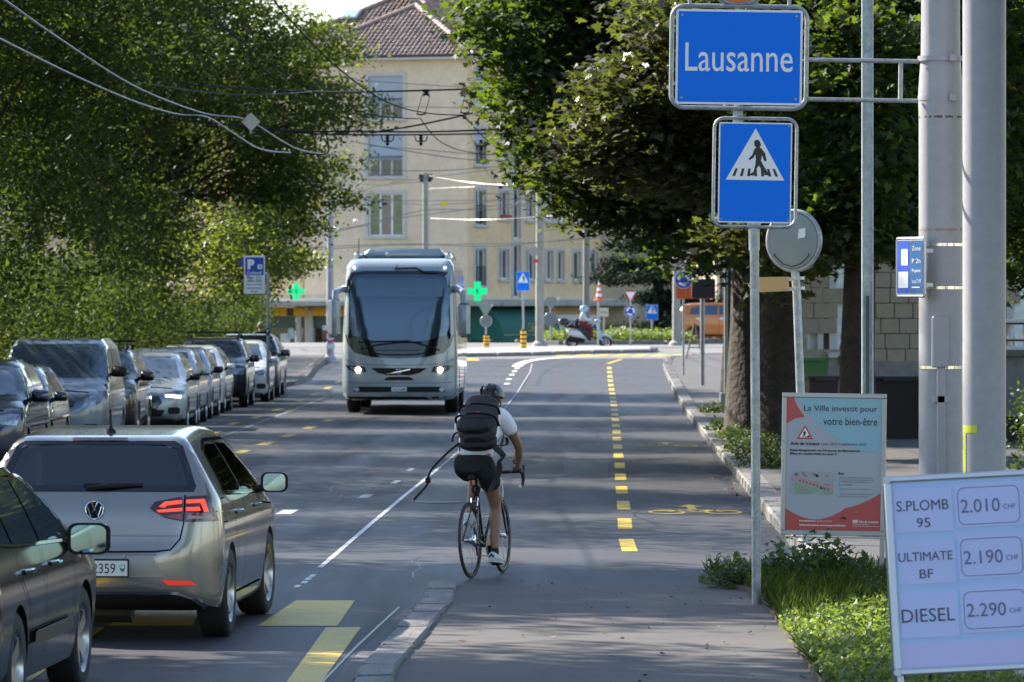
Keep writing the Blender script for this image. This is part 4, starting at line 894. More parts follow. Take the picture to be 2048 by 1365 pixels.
def poly_sdf(px, pz, poly):
    a = np.array(poly); b = np.roll(a, -1, 0); P_ = np.stack([px, pz], 1)
    e = b-a; w_ = P_[:, None, :]-a[None]; t = np.clip((w_*e).sum(2)/np.maximum((e*e).sum(1), 1e-12), 0, 1)
    d = np.sqrt(((w_-t[..., None]*e)**2).sum(2)).min(1)
    c1 = P_[:, 1, None] >= a[None, :, 1]; c2 = P_[:, 1, None] < b[None, :, 1]; cr = e[None, :, 0]*w_[..., 1] > e[None, :, 1]*w_[..., 0]
    inside = ((c1 & c2 & cr).sum(1)-(~c1 & ~c2 & ~cr).sum(1)) != 0
    return np.where(inside, -d, d)
def body_mesh(prof, hw, belt, roof_hw, top, lf=.45, lr=.42, nf=2.6, nr=3, k=.07, ns=70, nth=72, z0=.62, bulge=.05, it=2, sillz=.35):
    prof = chaikin(prof, it); xs = [p[0] for p in prof]; xf, xr = max(xs), min(xs)
    def W(x, z):
        u = np.clip((x-(xf-lf))/lf, 0, 1); v = np.clip(((xr+lr)-x)/lr, 0, 1)
        fac = (1-u**nf)**(1/nf)*(1-v**nr)**(1/nr)
        zl = np.clip((.62-z)/.62, 0, 1); zm = np.clip((z-.62)/(belt-.62), 0, 1); zt = np.clip((z-belt)/(top-belt), 0, 1)
        return hw*fac*(1-.10*zl**2)*(1-bulge*zm**2)-(hw*(1-bulge)-roof_hw)*zt**1.15*(fac**.5)
    def F(x, y, z):
        a = poly_sdf(x, z, prof); b = np.abs(y)-W(x, z); h = np.maximum(k-np.abs(a-b), 0)/k
        return np.maximum(a, b)+h*h*k*.25
    xa, xb = xr+.55, xf-.6
    st = [(xa, -t) for t in np.linspace(pi/2*.995, 0, 26)[:-1]]+[(x, 0) for x in np.linspace(xa, xb, ns)]+[(xb, t) for t in np.linspace(0, pi/2*.995, 26)[1:]]
    th = np.arange(nth)*2*pi/nth
    O = []; D = []
    for x, ph in st:
        for t in th: O.append((x, 0, z0)); D.append((math.sin(ph), math.cos(ph)*math.cos(t), math.cos(ph)*math.sin(t)))
    O = np.array(O); D = np.array(D); lo = np.zeros(len(O)); hi = np.full(len(O), 4.0)
    for _ in range(18):
        m_ = (lo+hi)/2; p = O+D*m_[:, None]; f = F(p[:, 0], p[:, 1], p[:, 2]); ins = f < 0; lo = np.where(ins, m_, lo); hi = np.where(ins, hi, m_)
    V = O+D*lo[:, None]; n = len(st); F_ = [(i*nth+j, i*nth+(j+1) % nth, (i+1)*nth+(j+1) % nth, (i+1)*nth+j) for i in range(n-1) for j in range(nth)]
    F_ += [tuple(range(nth-1, -1, -1)), tuple((n-1)*nth+j for j in range(nth))]
    return [tuple(v) for v in V], [f[::-1] for f in F_]
class Body:
    """one solid shell; panels are thin pieces laid on it from the side, the rear, the front or above"""
    def __init__(s, V, F, wheels, wr, cut=None, hw=.9):
        s.bvh = BVHTree.FromPolygons(V, F); me = bpy.data.meshes.new('body'); me.from_pydata(V, [], F); o = bpy.data.objects.new('body', me); COL.objects.link(o)
        bm = bmesh.new(); bm.from_mesh(me); bmesh.ops.recalc_face_normals(bm, faces=bm.faces); bm.to_mesh(me); bm.free()
        tmp = [o]; R = wr
        mats = [None]
        for x in wheels:
            for sy in (-1, 1):
                m = MB(); m.tube([(x, sy*(hw-.26), wr*.98), (x, sy*(hw+.3), wr*.98)], R+.045, 40); c = bpy.data.objects.new('c', m.mesh('c')); c.data.materials.append(wells); COL.objects.link(c); tmp.append(c)
                md = o.modifiers.new('b', 'BOOLEAN'); md.operation = 'DIFFERENCE'; md.object = c; md.solver = 'EXACT'; md.material_mode = 'TRANSFER'
        for mb in (cut or []):
            c = bpy.data.objects.new('c', mb.mesh('c')); c.data.materials.append(wells); COL.objects.link(c); tmp.append(c)
            md = o.modifiers.new('b', 'BOOLEAN'); md.operation = 'DIFFERENCE'; md.object = c; md.solver = 'EXACT'; md.material_mode = 'TRANSFER'
        dummy = bpy.data.materials.get('slot') or bpy.data.materials.new('slot'); o.data.materials.append(dummy)
        bpy.context.view_layer.update(); s.me = applied(o)
        for t in tmp: bpy.data.objects.remove(t)
        s.me.polygons.foreach_set('use_smooth', [True]*len(s.me.polygons)); s.me.set_sharp_from_angle(angle=math.radians(38))
        s.cache = {}
    def shell(s, mat, parent):
        me = s.me.copy(); ms = [m for m in me.materials]; me.materials.clear()
        for m in ms: me.materials.append(mat if (m is None or m.name == 'slot') else m)
        return link('body', me, None, parent)
    def panel(s, name, poly, view, mat, parent, off=.004, step=.06, key=None, label=None, thick=0):
        """poly in (x,z) for side views ('L' left +y, 'R' right -y), (y,z) for 'F' front and 'B' back, (x,y) for 'T' top"""
        ck = (key or name, view, len(poly), round(sum(p[0]*7.3+p[1]*3.1 for p in poly), 4), off)
        if ck not in s.cache:
            bm = bmesh.new(); vs = [bm.verts.new((a, b, 0)) for a, b in poly]
            try: bm.faces.new(vs)
            except Exception: bm.free(); return None
            a0, a1 = min(p[0] for p in poly), max(p[0] for p in poly); b0, b1 = min(p[1] for p in poly), max(p[1] for p in poly)
            for ax, lo, hi in ((0, a0, a1), (1, b0, b1)):
                n = int((hi-lo)/step)
                for i in range(1, n+1):
                    co = [0, 0, 0]; co[ax] = lo+(hi-lo)*i/(n+1); no = [0, 0, 0]; no[ax] = 1
                    bmesh.ops.bisect_plane(bm, geom=bm.verts[:]+bm.edges[:]+bm.faces[:], plane_co=co, plane_no=no)
            bmesh.ops.triangulate(bm, faces=[f for f in bm.faces if len(f.verts) > 4])
            for v in bm.verts:
                a, b = v.co.x, v.co.y
                if view in 'LR': sg = 1 if view == 'L' else -1; o = Vector((a, sg*3, b)); d = Vector((0, -sg, 0))
                elif view == 'B': o = Vector((-9, a, b)); d = Vector((1, 0, 0))
                elif view == 'F': o = Vector((9, a, b)); d = Vector((-1, 0, 0))
                else: o = Vector((a, b, 5)); d = Vector((0, 0, -1))
                h, n, _, _ = s.bvh.ray_cast(o, d)
                if h is None:
                    h, n, _, _ = s.bvh.find_nearest(o+d*(3 if view in 'LR' else 7))
                if n.dot(d) > 0: n = -n
                v.co = h+n*off-d*off*.5
            bmesh.ops.recalc_face_normals(bm, faces=bm.faces)
            c = sum((f.normal*f.calc_area() for f in bm.faces), Vector())
            want = {'L': Vector((0, 1, 0)), 'R': Vector((0, -1, 0)), 'B': Vector((-1, 0, 0)), 'F': Vector((1, 0, 0)), 'T': Vector((0, 0, 1))}[view]
            if c.dot(want) < 0: bmesh.ops.reverse_faces(bm, faces=bm.faces)
            if thick:
                r = bmesh.ops.extrude_face_region(bm, geom=bm.faces[:]); 
                for v in [g for g in r['geom'] if isinstance(g, bmesh.types.BMVert)]: v.co += want*thick
            me = bpy.data.meshes.new(name); bm.to_mesh(me); bm.free(); me.polygons.foreach_set('use_smooth', [True]*len(me.polygons)); s.cache[ck] = me
        me = s.cache[ck]
        if me.materials and me.materials[0] != mat: me = me.copy(); me.materials.clear()
        return link(name, me, mat, parent, label)
    def line(s, pts, w_, view, parent, name='panel_gap', mat=None, off=.005):
        L = []; R_ = []; n = len(pts)
        for i, p in enumerate(pts):
            a = Vector(pts[max(i-1, 0)]); b = Vector(pts[min(i+1, n-1)]); d = (b-a).normalized(); nr = Vector((-d.y, d.x))*w_/2; p = Vector(p); L.append(tuple(p+nr)); R_.append(tuple(p-nr))
        return s.panel(name, L+R_[::-1], view, mat or seam, parent, off=off, step=.09)

_wc = {}
def wheel_meshes(r, wd, spokes, style):
    k = (r, wd, spokes, style)
    if k in _wc: return _wc[k]
    ri = r*.68
    m = MB(); m.lathe([(ri, -wd*.46), (r*.9, -wd*.5), (r*.975, -wd*.42), (r, -wd*.3), (r, wd*.3), (r*.975, wd*.42), (r*.9, wd*.5), (ri, wd*.46)], axis='Y', n=40, caps=False)
    for g in (-.22, -.07, .07, .22):
        pass
    t = m.mesh('tyre', True, 50)
    m = MB(); m.lathe([(ri, -wd*.46), (ri*.94, -wd*.3), (ri*.92, wd*.3), (ri*.95, wd*.4), (ri*1.01, wd*.47), (ri, wd*.46)], axis='Y', n=36, caps=False)
    m.lathe([(.0, wd*.30), (ri*.2, wd*.32), (ri*.24, wd*.24)], axis='Y', n=16)
    for i in range(spokes):
        a = 2*pi*i/spokes
        for s_ in ((-1, 1) if style == 'twin' else (0,)):
            w0, w1 = (.032, .022) if style == 'twin' else (.05, .035); a2 = a+s_*.14; a1 = a+s_*.3
            p0 = Vector((math.cos(a1)*ri*.15, wd*.3, math.sin(a1)*ri*.15)); p1 = Vector((math.cos(a2)*ri*.97, wd*.4, math.sin(a2)*ri*.97)); d = (p1-p0).normalized(); n_ = Vector((0, 1, 0)).cross(d)
            y = Vector((0, .03, 0)); m.add([p0-n_*w0, p0+n_*w0, p1+n_*w1, p1-n_*w1, p0-n_*w0-y, p0+n_*w0-y, p1+n_*w1-y, p1-n_*w1-y], [(0, 1, 2, 3), (4, 7, 6, 5), (0, 3, 7, 4), (1, 5, 6, 2), (0, 4, 5, 1), (3, 2, 6, 7)])
    rm = m.mesh('rim', True, 40)
    m = MB(); m.lathe([(.02, -.02), (r*.45, -.02), (r*.45, .0), (.02, .0)], axis='Y', n=24); dk_ = m.mesh('brake_disc', False)
    _wc[k] = (t, rm, dk_); return _wc[k]
def wheel(parent, x, y, r, wd=.21, spokes=5, style='twin', rim=None, steer=0):
    t, rm, bd = wheel_meshes(r, wd, spokes, style)
    sg = 1 if y > 0 else -1
    w_ = link('wheel', t, tyre_m, parent); w_.location = (x, y, r); w_.rotation_euler = (0, 0, (0 if sg > 0 else pi)+steer)
    me = rm
    o = link('rim', me, rim or rim_m, w_)
    if (rim or rim_m) is not me.materials[0]: m2 = me.copy(); m2.materials.clear(); m2.materials.append(rim); o.data = m2
    link('brake_disc', bd, rim_dk, w_)
    return w_
def mirror(parent, x, y, z, mat, sg, back=True, sc=1.0):
    """door mirror; sg +1 left, -1 right; glass faces the rear"""
    m = MB(); pts = []
    W_, H_, D_ = .20*sc, .145*sc, .12*sc
    rows = []
    for i in range(7):
        t = i/6; s_ = math.sin(pi*.5*(1-t))**.5 if t > .0 else 1; s_ = [1, 1.0, .97, .9, .78, .58, .25][i]
        rows.append([(x+D_*t*1.1, y+sg*(.04+W_*.5+a*s_*W_/2/.5*.5), z+b*s_) for a, b in [(p[0]/.1, p[1]) for p in rrect(.2, H_, .05)]])
    m.grid(rows, closed=True, flip=sg > 0); m.add(rows[0], [tuple(range(len(rows[0])))]); m.add(rows[-1], [tuple(range(len(rows[0])))])
    o = m.build('mirror', mat, parent, smooth=True)
    m = MB(); m.tube([(x+.05, y-sg*.03, z-.07), (x+.05, y+sg*.03, z-.05), (x+.05, y+sg*.09, z-.03)], [.04, .03, .03], 8); m.build('mirror_arm', blk, o)
    g = MB(); g.add([(x-.006, y+sg*(.04+W_*.5)+a*W_*.45/.1*1.0, z+b*.86) for a, b in rrect(.2*.9, H_, .045)], [tuple(range(24))]); g.build('mirror_glass', mirror_m, o)
    g = MB(); q_ = rrect(.2, H_, .05); g.add([(x-.003, y+sg*(.04+W_*.5)+a*W_*.5/.1, z+b) for a, b in q_], [tuple(range(24))]); g.build('mirror_bezel', blk, o)
    return o
PROF = {
 'hatch': dict(prof=[(-1.95, .24), (-2.08, .30), (-2.15, .46), (-2.13, .62), (-2.075, .72), (-2.05, .92), (-1.99, 1.05), (-1.80, 1.36), (-1.74, 1.455), (-1.5, 1.47), (-.9, 1.505), (-.2, 1.51), (.25, 1.465), (.75, 1.19), (1.15, .99), (1.65, .90), (1.98, .76), (2.1, .58), (2.12, .36), (2.0, .2), (1.4, .18), (-1.4, .18)], hw=.9, belt=1.0, roof_hw=.575, top=1.50),
 'suv': dict(prof=[(-1.95, .3), (-2.12, .38), (-2.16, .6), (-2.1, .85), (-2.02, 1.1), (-1.88, 1.4), (-1.75, 1.58), (-1.3, 1.63), (-.3, 1.65), (.2, 1.60), (.65, 1.36), (1.0, 1.14), (1.6, 1.06), (2.0, .92), (2.14, .68), (2.15, .4), (2.0, .25), (1.4, .24), (-1.4, .24)], hw=.91, belt=1.12, roof_hw=.64, top=1.64),
 'estate': dict(prof=[(-2.2, .26), (-2.38, .34), (-2.42, .58), (-2.38, .85), (-2.3, 1.02), (-2.12, 1.3), (-1.98, 1.42), (-1.2, 1.47), (-.3, 1.48), (.25, 1.43), (.8, 1.15), (1.2, .98), (1.8, .88), (2.15, .72), (2.24, .5), (2.2, .3), (2.0, .2), (1.4, .18), (-1.4, .18)], hw=.91, belt=.98, roof_hw=.61, top=1.47),
 'small': dict(prof=[(-1.75, .26), (-1.9, .36), (-1.94, .6), (-1.88, .9), (-1.75, 1.15), (-1.6, 1.42), (-1.3, 1.5), (-.5, 1.54), (.05, 1.52), (.5, 1.36), (1.1, 1.02), (1.55, .9), (1.85, .75), (1.95, .5), (1.93, .3), (1.8, .2), (1.3, .18), (-1.3, .18)], hw=.85, belt=1.02, roof_hw=.58, top=1.53),
 'van': dict(prof=[(-1.95, .28), (-2.15, .34), (-2.18, .6), (-2.16, 1.3), (-2.1, 1.7), (-1.95, 1.82), (-1.0, 1.86), (.3, 1.86), (.62, 1.80), (.9, 1.55), (1.28, 1.16), (1.7, 1.06), (2.05, .9), (2.16, .65), (2.16, .35), (2.0, .24), (1.4, .22), (-1.4, .22)], hw=.93, belt=1.2, roof_hw=.76, top=1.85),
}
SPEC = {  # windows as (x,z) side polygons; windscreen in (y,z)
 'hatch': dict(wr=.325, wx=(-1.3, 1.32), side=[[(-1.42, 1.05), (-.38, 1.02), (-.36, 1.39), (-.9, 1.40), (-1.3, 1.33)], [(-.32, 1.02), (.85, .99), (.42, 1.28), (.15, 1.38), (-.30, 1.395)]], ws=[(-.70, 1.02), (.70, 1.02), (.66, 1.16), (.56, 1.42), (-.56, 1.42), (-.66, 1.16)], belt=1.0),
 'suv': dict(wr=.35, wx=(-1.3, 1.3), side=[[(-1.55, 1.18), (-.42, 1.15), (-.4, 1.53), (-1.1, 1.53), (-1.45, 1.42)], [(-.36, 1.15), (.72, 1.12), (.35, 1.38), (.1, 1.52), (-.34, 1.53)]], ws=[(-.72, 1.17), (.72, 1.17), (.66, 1.35), (.60, 1.56), (-.60, 1.56), (-.66, 1.35)], belt=1.12),
 'estate': dict(wr=.325, wx=(-1.35, 1.35), side=[[(-2.0, 1.08), (-1.32, 1.04), (-1.28, 1.37), (-1.75, 1.34)], [(-1.26, 1.03), (-.34, 1.01), (-.32, 1.38), (-1.22, 1.375)], [(-.28, 1.01), (.92, .98), (.45, 1.24), (.15, 1.35), (-.26, 1.38)]], ws=[(-.70, 1.02), (.70, 1.02), (.56, 1.39), (-.56, 1.39)], belt=.98),
 'small': dict(wr=.30, wx=(-1.22, 1.25), side=[[(-1.35, 1.08), (-.42, 1.06), (-.4, 1.42), (-1.2, 1.36)], [(-.36, 1.06), (.8, 1.02), (.45, 1.28), (.1, 1.42), (-.34, 1.43)]], ws=[(-.66, 1.05), (.66, 1.05), (.53, 1.45), (-.53, 1.45)], belt=1.02),
 'van': dict(wr=.33, wx=(-1.35, 1.4), side=[[(-.05, 1.2), (.95, 1.18), (.62, 1.6), (.4, 1.68), (-.03, 1.7)], [(-1.5, 1.25), (-.12, 1.22), (-.12, 1.68), (-1.45, 1.66)]], ws=[(-.80, 1.22), (.80, 1.22), (.80, 1.3), (.74, 1.70), (.66, 1.76), (-.66, 1.76), (-.74, 1.70), (-.80, 1.3)], belt=1.2),
}
BODY = {}
def body_of(kind):
    if kind not in BODY:
        V, F_ = body_mesh(**PROF[kind], ns=46, nth=60); BODY[kind] = Body(V, F_, SPEC[kind]['wx'], SPEC[kind]['wr'], hw=PROF[kind]['hw'])
    return BODY[kind]
def parked_car(kind, label, loc, rz, col, metal=.5, spokes=5, style='twin', rim=None, lights=None, mirror_col=None, rack=False, roof_black=False, name='parked_car', cat='car', group='cars parked along the left kerb', plate=None, grille='bar', rough=.3):
    b = body_of(kind); sp = SPEC[kind]; pr = PROF[kind]; hw = pr['hw']; bt = sp['belt']
    t = thing(name, label, cat, loc, rz, group)
    pm = paint('paint_%.2f_%.2f_%.2f' % col, col, metal, rough)
    b.shell(pm, t)
    for sd in 'LR':
        for w_ in sp['side']: b.panel('side_window', w_, sd, cglass, t, step=.15)
        zs_ = bt-.02
        if sd == 'L' or kind == 'suv' or True:
            b.line([(-.35, zs_), (-.37, .35)], .012, sd, t, 'door_gap'); b.line([(.78, zs_-.02), (.82, .75), (.72, .36)], .012, sd, t, 'door_gap')
            b.line([(.8, .33), (-1.0, .33)], .05, sd, t, 'sill_trim', blk)
            for hx in (-.25, -1.2 if kind != 'van' else -1.1): b.panel('door_handle', rrect(.19, .03, .012, hx, bt-.12), sd, chrome if metal else blk, t, off=.02)
    b.panel('windscreen', sp['ws'], 'F', cglass, t, step=.12)
    zh = {'hatch': .70, 'suv': .85, 'estate': .70, 'small': .74, 'van': .86}[kind]
    for sg in (-1, 1):
        hp = [(sg*.46, zh-.05), (sg*.80, zh-.08), (sg*.86, zh+.06), (sg*.72, zh+.08), (sg*.48, zh+.03)]
        if kind == 'van': hp = [(sg*.52, zh-.12), (sg*.80, zh-.06), (sg*.90, zh+.14), (sg*.74, zh+.12), (sg*.56, zh+.02)]
        h_ = b.panel('headlight', hp, 'F', lamp_clear, t, off=.006)
        if lights: b.panel('running_light', [(sg*.50, zh-.035), (sg*.78, zh-.06), (sg*.8, zh-.01), (sg*.5, zh+.0)], 'F', drl, t, off=.012)
        mirror(t, .68 if kind != 'van' else .95, sg*(hw-.06), bt+.03+(.08 if kind == 'van' else 0), mirror_col or pm, sg, sc=1.25 if kind in ('van', 'suv') else 1.0)
        b.panel('fog_lamp_bay', rrect(.22, .13, .04, sg*.66, .40), 'F', blk, t, off=.006)
    gp = [(-.42, zh-.02), (.42, zh-.02), (.36, zh-.12), (-.36, zh-.12)] if grille == 'bar' else [(-.38, zh-.02), (.38, zh-.02), (.44, zh-.14), (.30, .38), (-.30, .38), (-.44, zh-.14)]
    b.panel('grille', gp, 'F', blkg, t, off=.006); b.panel('lower_grille', [(-.5, .42), (.5, .42), (.42, .29), (-.42, .29)], 'F', blk, t, off=.006)
    b.panel('number_plate', rrect(.3, .08, .006, 0, .5), 'F', plate_w, t, off=.014)
    b.line([(-.62, zh+.12), (0, zh+.16), (.62, zh+.12)], .012, 'F', t, 'bonnet_gap')
    b.panel('wiper', [(-.6, bt+.04), (.1, bt+.05), (.1, bt+.065), (-.6, bt+.06)], 'F', blk, t, off=.02)
    for sg in (-1, 1): b.panel('tail_light', [(sg*.62, bt-.2), (sg*.84, bt-.22), (sg*.86, bt-.02), (sg*.62, bt-.05)], 'B', lamp_red, t)
    b.panel('rear_window', [(-.62, bt+.08), (.62, bt+.08), (.53, bt+.36), (-.53, bt+.36)], 'B', cglass, t, step=.15)
    for x in sp['wx']:
        for sg in (-1, 1): wheel(t, x, sg*(hw-.115), sp['wr'], spokes=spokes, style=style, rim=rim)
    if rack:
        m = MB(); zt = pr['top']
        for sg in (-1, 1):
            m.tube([(-1.3, sg*.6, zt-.05), (-1.2, sg*.6, zt+.06), (.0, sg*.6, zt+.07), (.1, sg*.6, zt-.02)], .022, 6)
        m.build('roof_rail', blk, t)
        m = MB(); m.box((-.25, 0, zt+.12), (.06, 1.35, .035)); m.box((-1.0, 0, zt+.12), (.06, 1.35, .035)); m.build('roof_bar', blk, t)
    m = MB(); m.tube([(-1.1, 0, pr['top']-.06), (-1.2, 0, pr['top']+.08)], [.02, .006], 6); m.build('aerial', blk, t)
    return t
def park(kind, px_m, Ym, label, col, rz=-pi/2, xoff=.98, **k):
    X = (px_m-CX)*Ym/FOC; Y = Ym+.68; return parked_car(kind, label, (X-xoff, Y, .0+gz(Y)), rz, col, **k)
park('suv', 76, 69.3, 'dark blue parked car nearest the camera, cut by the left edge', (.015, .02, .05))
park('hatch', 122, 75.6, 'dark metallic hatchback parked between the blue car and the grey van', (.03, .035, .045))
v = park('van', 240, 83.2, 'tall grey blue panel van with large windscreen in the parked row', (.13, .17, .22), metal=.5, name='parked_van', cat='van', mirror_col=blk, xoff=1.03)
park('suv', 291, 89.2, 'black parked car with roof rails just behind the grey van', (.012, .012, .015), rack=True)
park('hatch', 390, 96.6, 'silver hatchback with its running lights on and a large dark grille', (.36, .40, .45), lights=True, grille='big', mirror_col=blk)
park('small', 416, 101.8, 'silver grey small car right behind the hatchback with running lights', (.30, .33, .36))
park('hatch', 437, 107.2, 'mid grey parked hatchback with dark mirror, sixth row place from the van', (.2, .22, .25), mirror_col=blk)
park('hatch', 462, 112.6, 'white parked hatchback in front of the dark blue car with roof bars', (.55, .57, .6), metal=0)
park('suv', 506, 119.2, 'dark blue parked car with black roof bars near the parking sign', (.02, .028, .05), rack=True)
park('small', 552, 125.4, 'white rounded small car parked near the far end of the row', (.62, .66, .68), metal=0, spokes=7, style='single')
park('suv', 570, 132.0, 'dark parked car behind the white rounded small car', (.05, .06, .075), xoff=1.0)
park('small', 576, 138.0, 'last parked car of the row, dark with a bright bonnet edge', (.10, .12, .15))

# ---- the beige hatchback seen from behind
gp = paint('beige_silver_paint', (.30, .28, .255), .6, .22)
HB = dict(PROF['hatch'])
V, F_ = body_mesh(**HB, ns=90, nth=120, k=.06, bulge=.035)
def quadcut(pts, axis, lo, hi):       # prism through the car, along y for side windows, along x for front and rear glass
    m = MB(); n = len(pts); A = sum(pts[i][0]*pts[(i+1) % n][1]-pts[(i+1) % n][0]*pts[i][1] for i in range(n))
    if A < 0: pts = pts[::-1]
    f = (lambda a, b, t: (a, t, b)) if axis == 'y' else (lambda a, b, t: (t, a, b))
    m.add([f(a, b, lo) for a, b in pts]+[f(a, b, hi) for a, b in pts], [tuple(range(n)), tuple(range(2*n-1, n-1, -1))]+[(i, n+i, n+(i+1) % n, (i+1) % n) for i in range(n)])
    me = m.mesh('t'); bm = bmesh.new(); bm.from_mesh(me); bmesh.ops.recalc_face_normals(bm, faces=bm.faces); m.v = [tuple(v.co) for v in bm.verts]; m.f = [tuple(v.index for v in f_.verts) for f_ in bm.faces]; m.mi = [0]*len(m.f); bm.free(); return m
side_w = [[(-1.40, 1.07), (-1.20, 1.055), (-.42, 1.03), (-.40, 1.37), (-.9, 1.385), (-1.22, 1.33)], [(-.30, 1.03), (.72, 1.01), (.38, 1.27), (.15, 1.36), (-.28, 1.38)]]
rear_w = [(-.66, 1.10), (.66, 1.10), (.64, 1.18), (.555, 1.38), (.50, 1.405), (-.50, 1.405), (-.555, 1.38), (-.64, 1.18)]
cuts = [quadcut([(a*.965, b*.999) for a, b in [(-.66, 1.12), (.66, 1.12), (.56, 1.38), (-.56, 1.38)]], 'x', -3, .9)]+[quadcut(w_, 'y', -1.2, 1.2) for w_ in side_w]
golf_b = Body(V, F_, (-1.3, 1.33), .325, cut=cuts, hw=.9)
GY = 37.68; GRZ = pi/2-math.radians(3.2)
g_ = thing('hatchback_car', 'beige silver hatchback seen from behind at the lower left, with lit red tail lamps', 'car', (-2.62-.24, GY, 0), GRZ)
golf_b.shell(gp, g_)
gglass = glassmat('clear_tinted_glass', (.30, .34, .36))
b = golf_b
b.panel('rear_window', [(-.70, 1.075), (.70, 1.075), (.71, 1.10), (.60, 1.39), (.54, 1.425), (-.54, 1.425), (-.60, 1.39), (-.71, 1.10)], 'B', gglass, g_, step=.08, off=.004)
def frame_panel(outer, inner, view, mat, parent, name, off=.006):
    n = len(outer)
    for i in range(n): b.panel(name, [outer[i], outer[(i+1) % n], inner[(i+1) % n], inner[i]], view, mat, parent, off=off, step=.08)
frame_panel([(-.70, 1.075), (.70, 1.075), (.715, 1.11), (.60, 1.39), (.54, 1.425), (-.54, 1.425), (-.60, 1.39), (-.715, 1.11)], [(-.64, 1.115), (.64, 1.115), (.65, 1.13), (.55, 1.375), (.5, 1.40), (-.5, 1.40), (-.55, 1.375), (-.65, 1.13)], 'B', blkg, g_, 'window_border')
for sd in 'LR':
    for w_ in side_w: b.panel('side_window', [(x*1.0+(x+.4)*.02, z) for x, z in w_], sd, gglass, g_, step=.12)
    cx_ = [(-1.48, 1.06), (-1.2, 1.035), (-.35, 1.012), (.85, .985), (.42, 1.30), (.15, 1.40), (-.9, 1.415), (-1.26, 1.355), (-1.48, 1.06)]
    b.line(cx_, .022, sd, g_, 'window_trim', blkg, off=.007)
    b.line([(-1.42, 1.045), (-.35, 1.005), (.8, .985)], .012, sd, g_, 'chrome_strip', chrome, off=.01)
    b.line([(-.36, 1.4), (-.36, 1.0)], .05, sd, g_, 'door_pillar', blkg, off=.006)
    b.line([(-.36, .99), (-.38, .33)], .010, sd, g_, 'door_gap'); b.line([(.80, .96), (.86, .75), (.74, .34)], .010, sd, g_, 'door_gap')
    b.line([(-1.05, 1.0), (-1.02, .86), (-.92, .72), (-.86, .36)], .010, sd, g_, 'door_gap')
    b.line([(.8, .30), (-.9, .30)], .012, sd, g_, 'sill_gap')
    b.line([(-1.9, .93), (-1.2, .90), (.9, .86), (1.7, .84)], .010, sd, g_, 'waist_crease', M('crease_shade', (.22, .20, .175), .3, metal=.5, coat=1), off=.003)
    for hx in (-.78, .42):
        sg = 1 if sd == 'L' else -1; m = MB(); yy = sg*.885
        m.tube([(hx-.1, yy, .885), (hx-.07, yy+sg*.035, .89), (hx+.07, yy+sg*.035, .89), (hx+.1, yy, .885)], .016, 8); m.build('door_handle', gp, g_, smooth=True)
    if sd == 'R': b.line(rrect(.17, .17, .03, -1.62, .93)+[rrect(.17, .17, .03, -1.62, .93)[0]], .007, sd, g_, 'fuel_flap_gap')
# tail lamps
for sg in (-1, 1):
    A = [(.395, .955), (.43, 1.0), (.62, 1.035), (.635, .865), (.50, .895)]
    Bp = [(.645, 1.036), (.80, 1.045), (.868, .862), (.65, .864)]
    o1 = b.panel('tail_light', [(sg*x, z) for x, z in A], 'B', lamp_dark, g_, off=.010, step=.05); o2 = b.panel('tail_light', [(sg*x, z) for x, z in Bp], 'B', lamp_dark, g_, off=.010, step=.04)
    for q_, par in ((([(.46, .965), (.50, .998), (.622, 1.010), (.622, .985), (.52, .973), (.50, .958)]), o1), (([(.445, .94), (.50, .945), (.627, .958), (.627, .935), (.46, .925)]), o1),
                    (([(.655, 1.012), (.775, 1.018), (.80, .93), (.775, .93), (.752, .992), (.655, .987)]), o2), (([(.655, .96), (.742, .965), (.752, .94), (.655, .936)]), o2)):
        b.panel('light_bar', [(sg*x, z) for x, z in q_], 'B', lamp_bright, par, off=.014, step=.05)
    b.panel('lamp_lens_lower', [(sg*x, z) for x, z in [(.50, .90), (.627, .92), (.627, .872)]], 'B', lamp_red, o1, off=.013)
    b.panel('lamp_lens_lower', [(sg*x, z) for x, z in [(.655, .925), (.80, .92), (.855, .875), (.655, .87)]], 'B', lamp_red, o2, off=.013)
    b.panel('reversing_lens', [(sg*x, z) for x, z in [(.665, .905), (.78, .90), (.79, .885), (.665, .882)]], 'B', M('reversing_lens', (.45, .38, .38), .2), o2, off=.016)
    b.panel('reflector', [(sg*x, z) for x, z in [(.49, .45), (.69, .443), (.725, .412), (.53, .415)]], 'B', M('reflector_red', (.55, .02, .02), .3, emit=(1, .05, .03, .15)), g_, off=.012)  # reflector given a weak glow of its own, no lamp behind it
    b.line([(sg*.64, 1.05), (sg*.64, .86), (sg*.615, .74), (sg*.55, .665), (sg*.45, .652), (0, .648)], .010, 'B', g_, 'tailgate_gap')
b.panel('brake_light', rrect(.40, .016, .007, 0, 1.434), 'B', lamp_dark, g_, off=.012)
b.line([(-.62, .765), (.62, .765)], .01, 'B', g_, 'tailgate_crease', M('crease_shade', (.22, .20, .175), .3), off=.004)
b.panel('plate_recess', [(-.42, .635), (.42, .635), (.50, .47), (-.50, .47)], 'B', M('beige_recess', (.30, .28, .25), .3, metal=.5), g_, off=.004)
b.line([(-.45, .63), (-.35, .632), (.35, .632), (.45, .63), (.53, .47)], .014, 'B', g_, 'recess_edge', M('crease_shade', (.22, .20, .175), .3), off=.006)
b.panel('lower_trim', [(-.62, .36), (.62, .36), (.76, .26), (.70, .235), (-.70, .235), (-.76, .26)], 'B', blk, g_, off=.01)
b.line([(-.78, .27), (-.70, .32), (-.60, .362), (-.3, .372), (.3, .372), (.60, .362), (.70, .32), (.78, .27)], .018, 'B', g_, 'chrome_strip', chrome, off=.03)
for x in (.22, .60, -.22, -.60): b.panel('parking_sensor', circ(.012, 12, x, .615), 'B', gp, g_, off=.009)
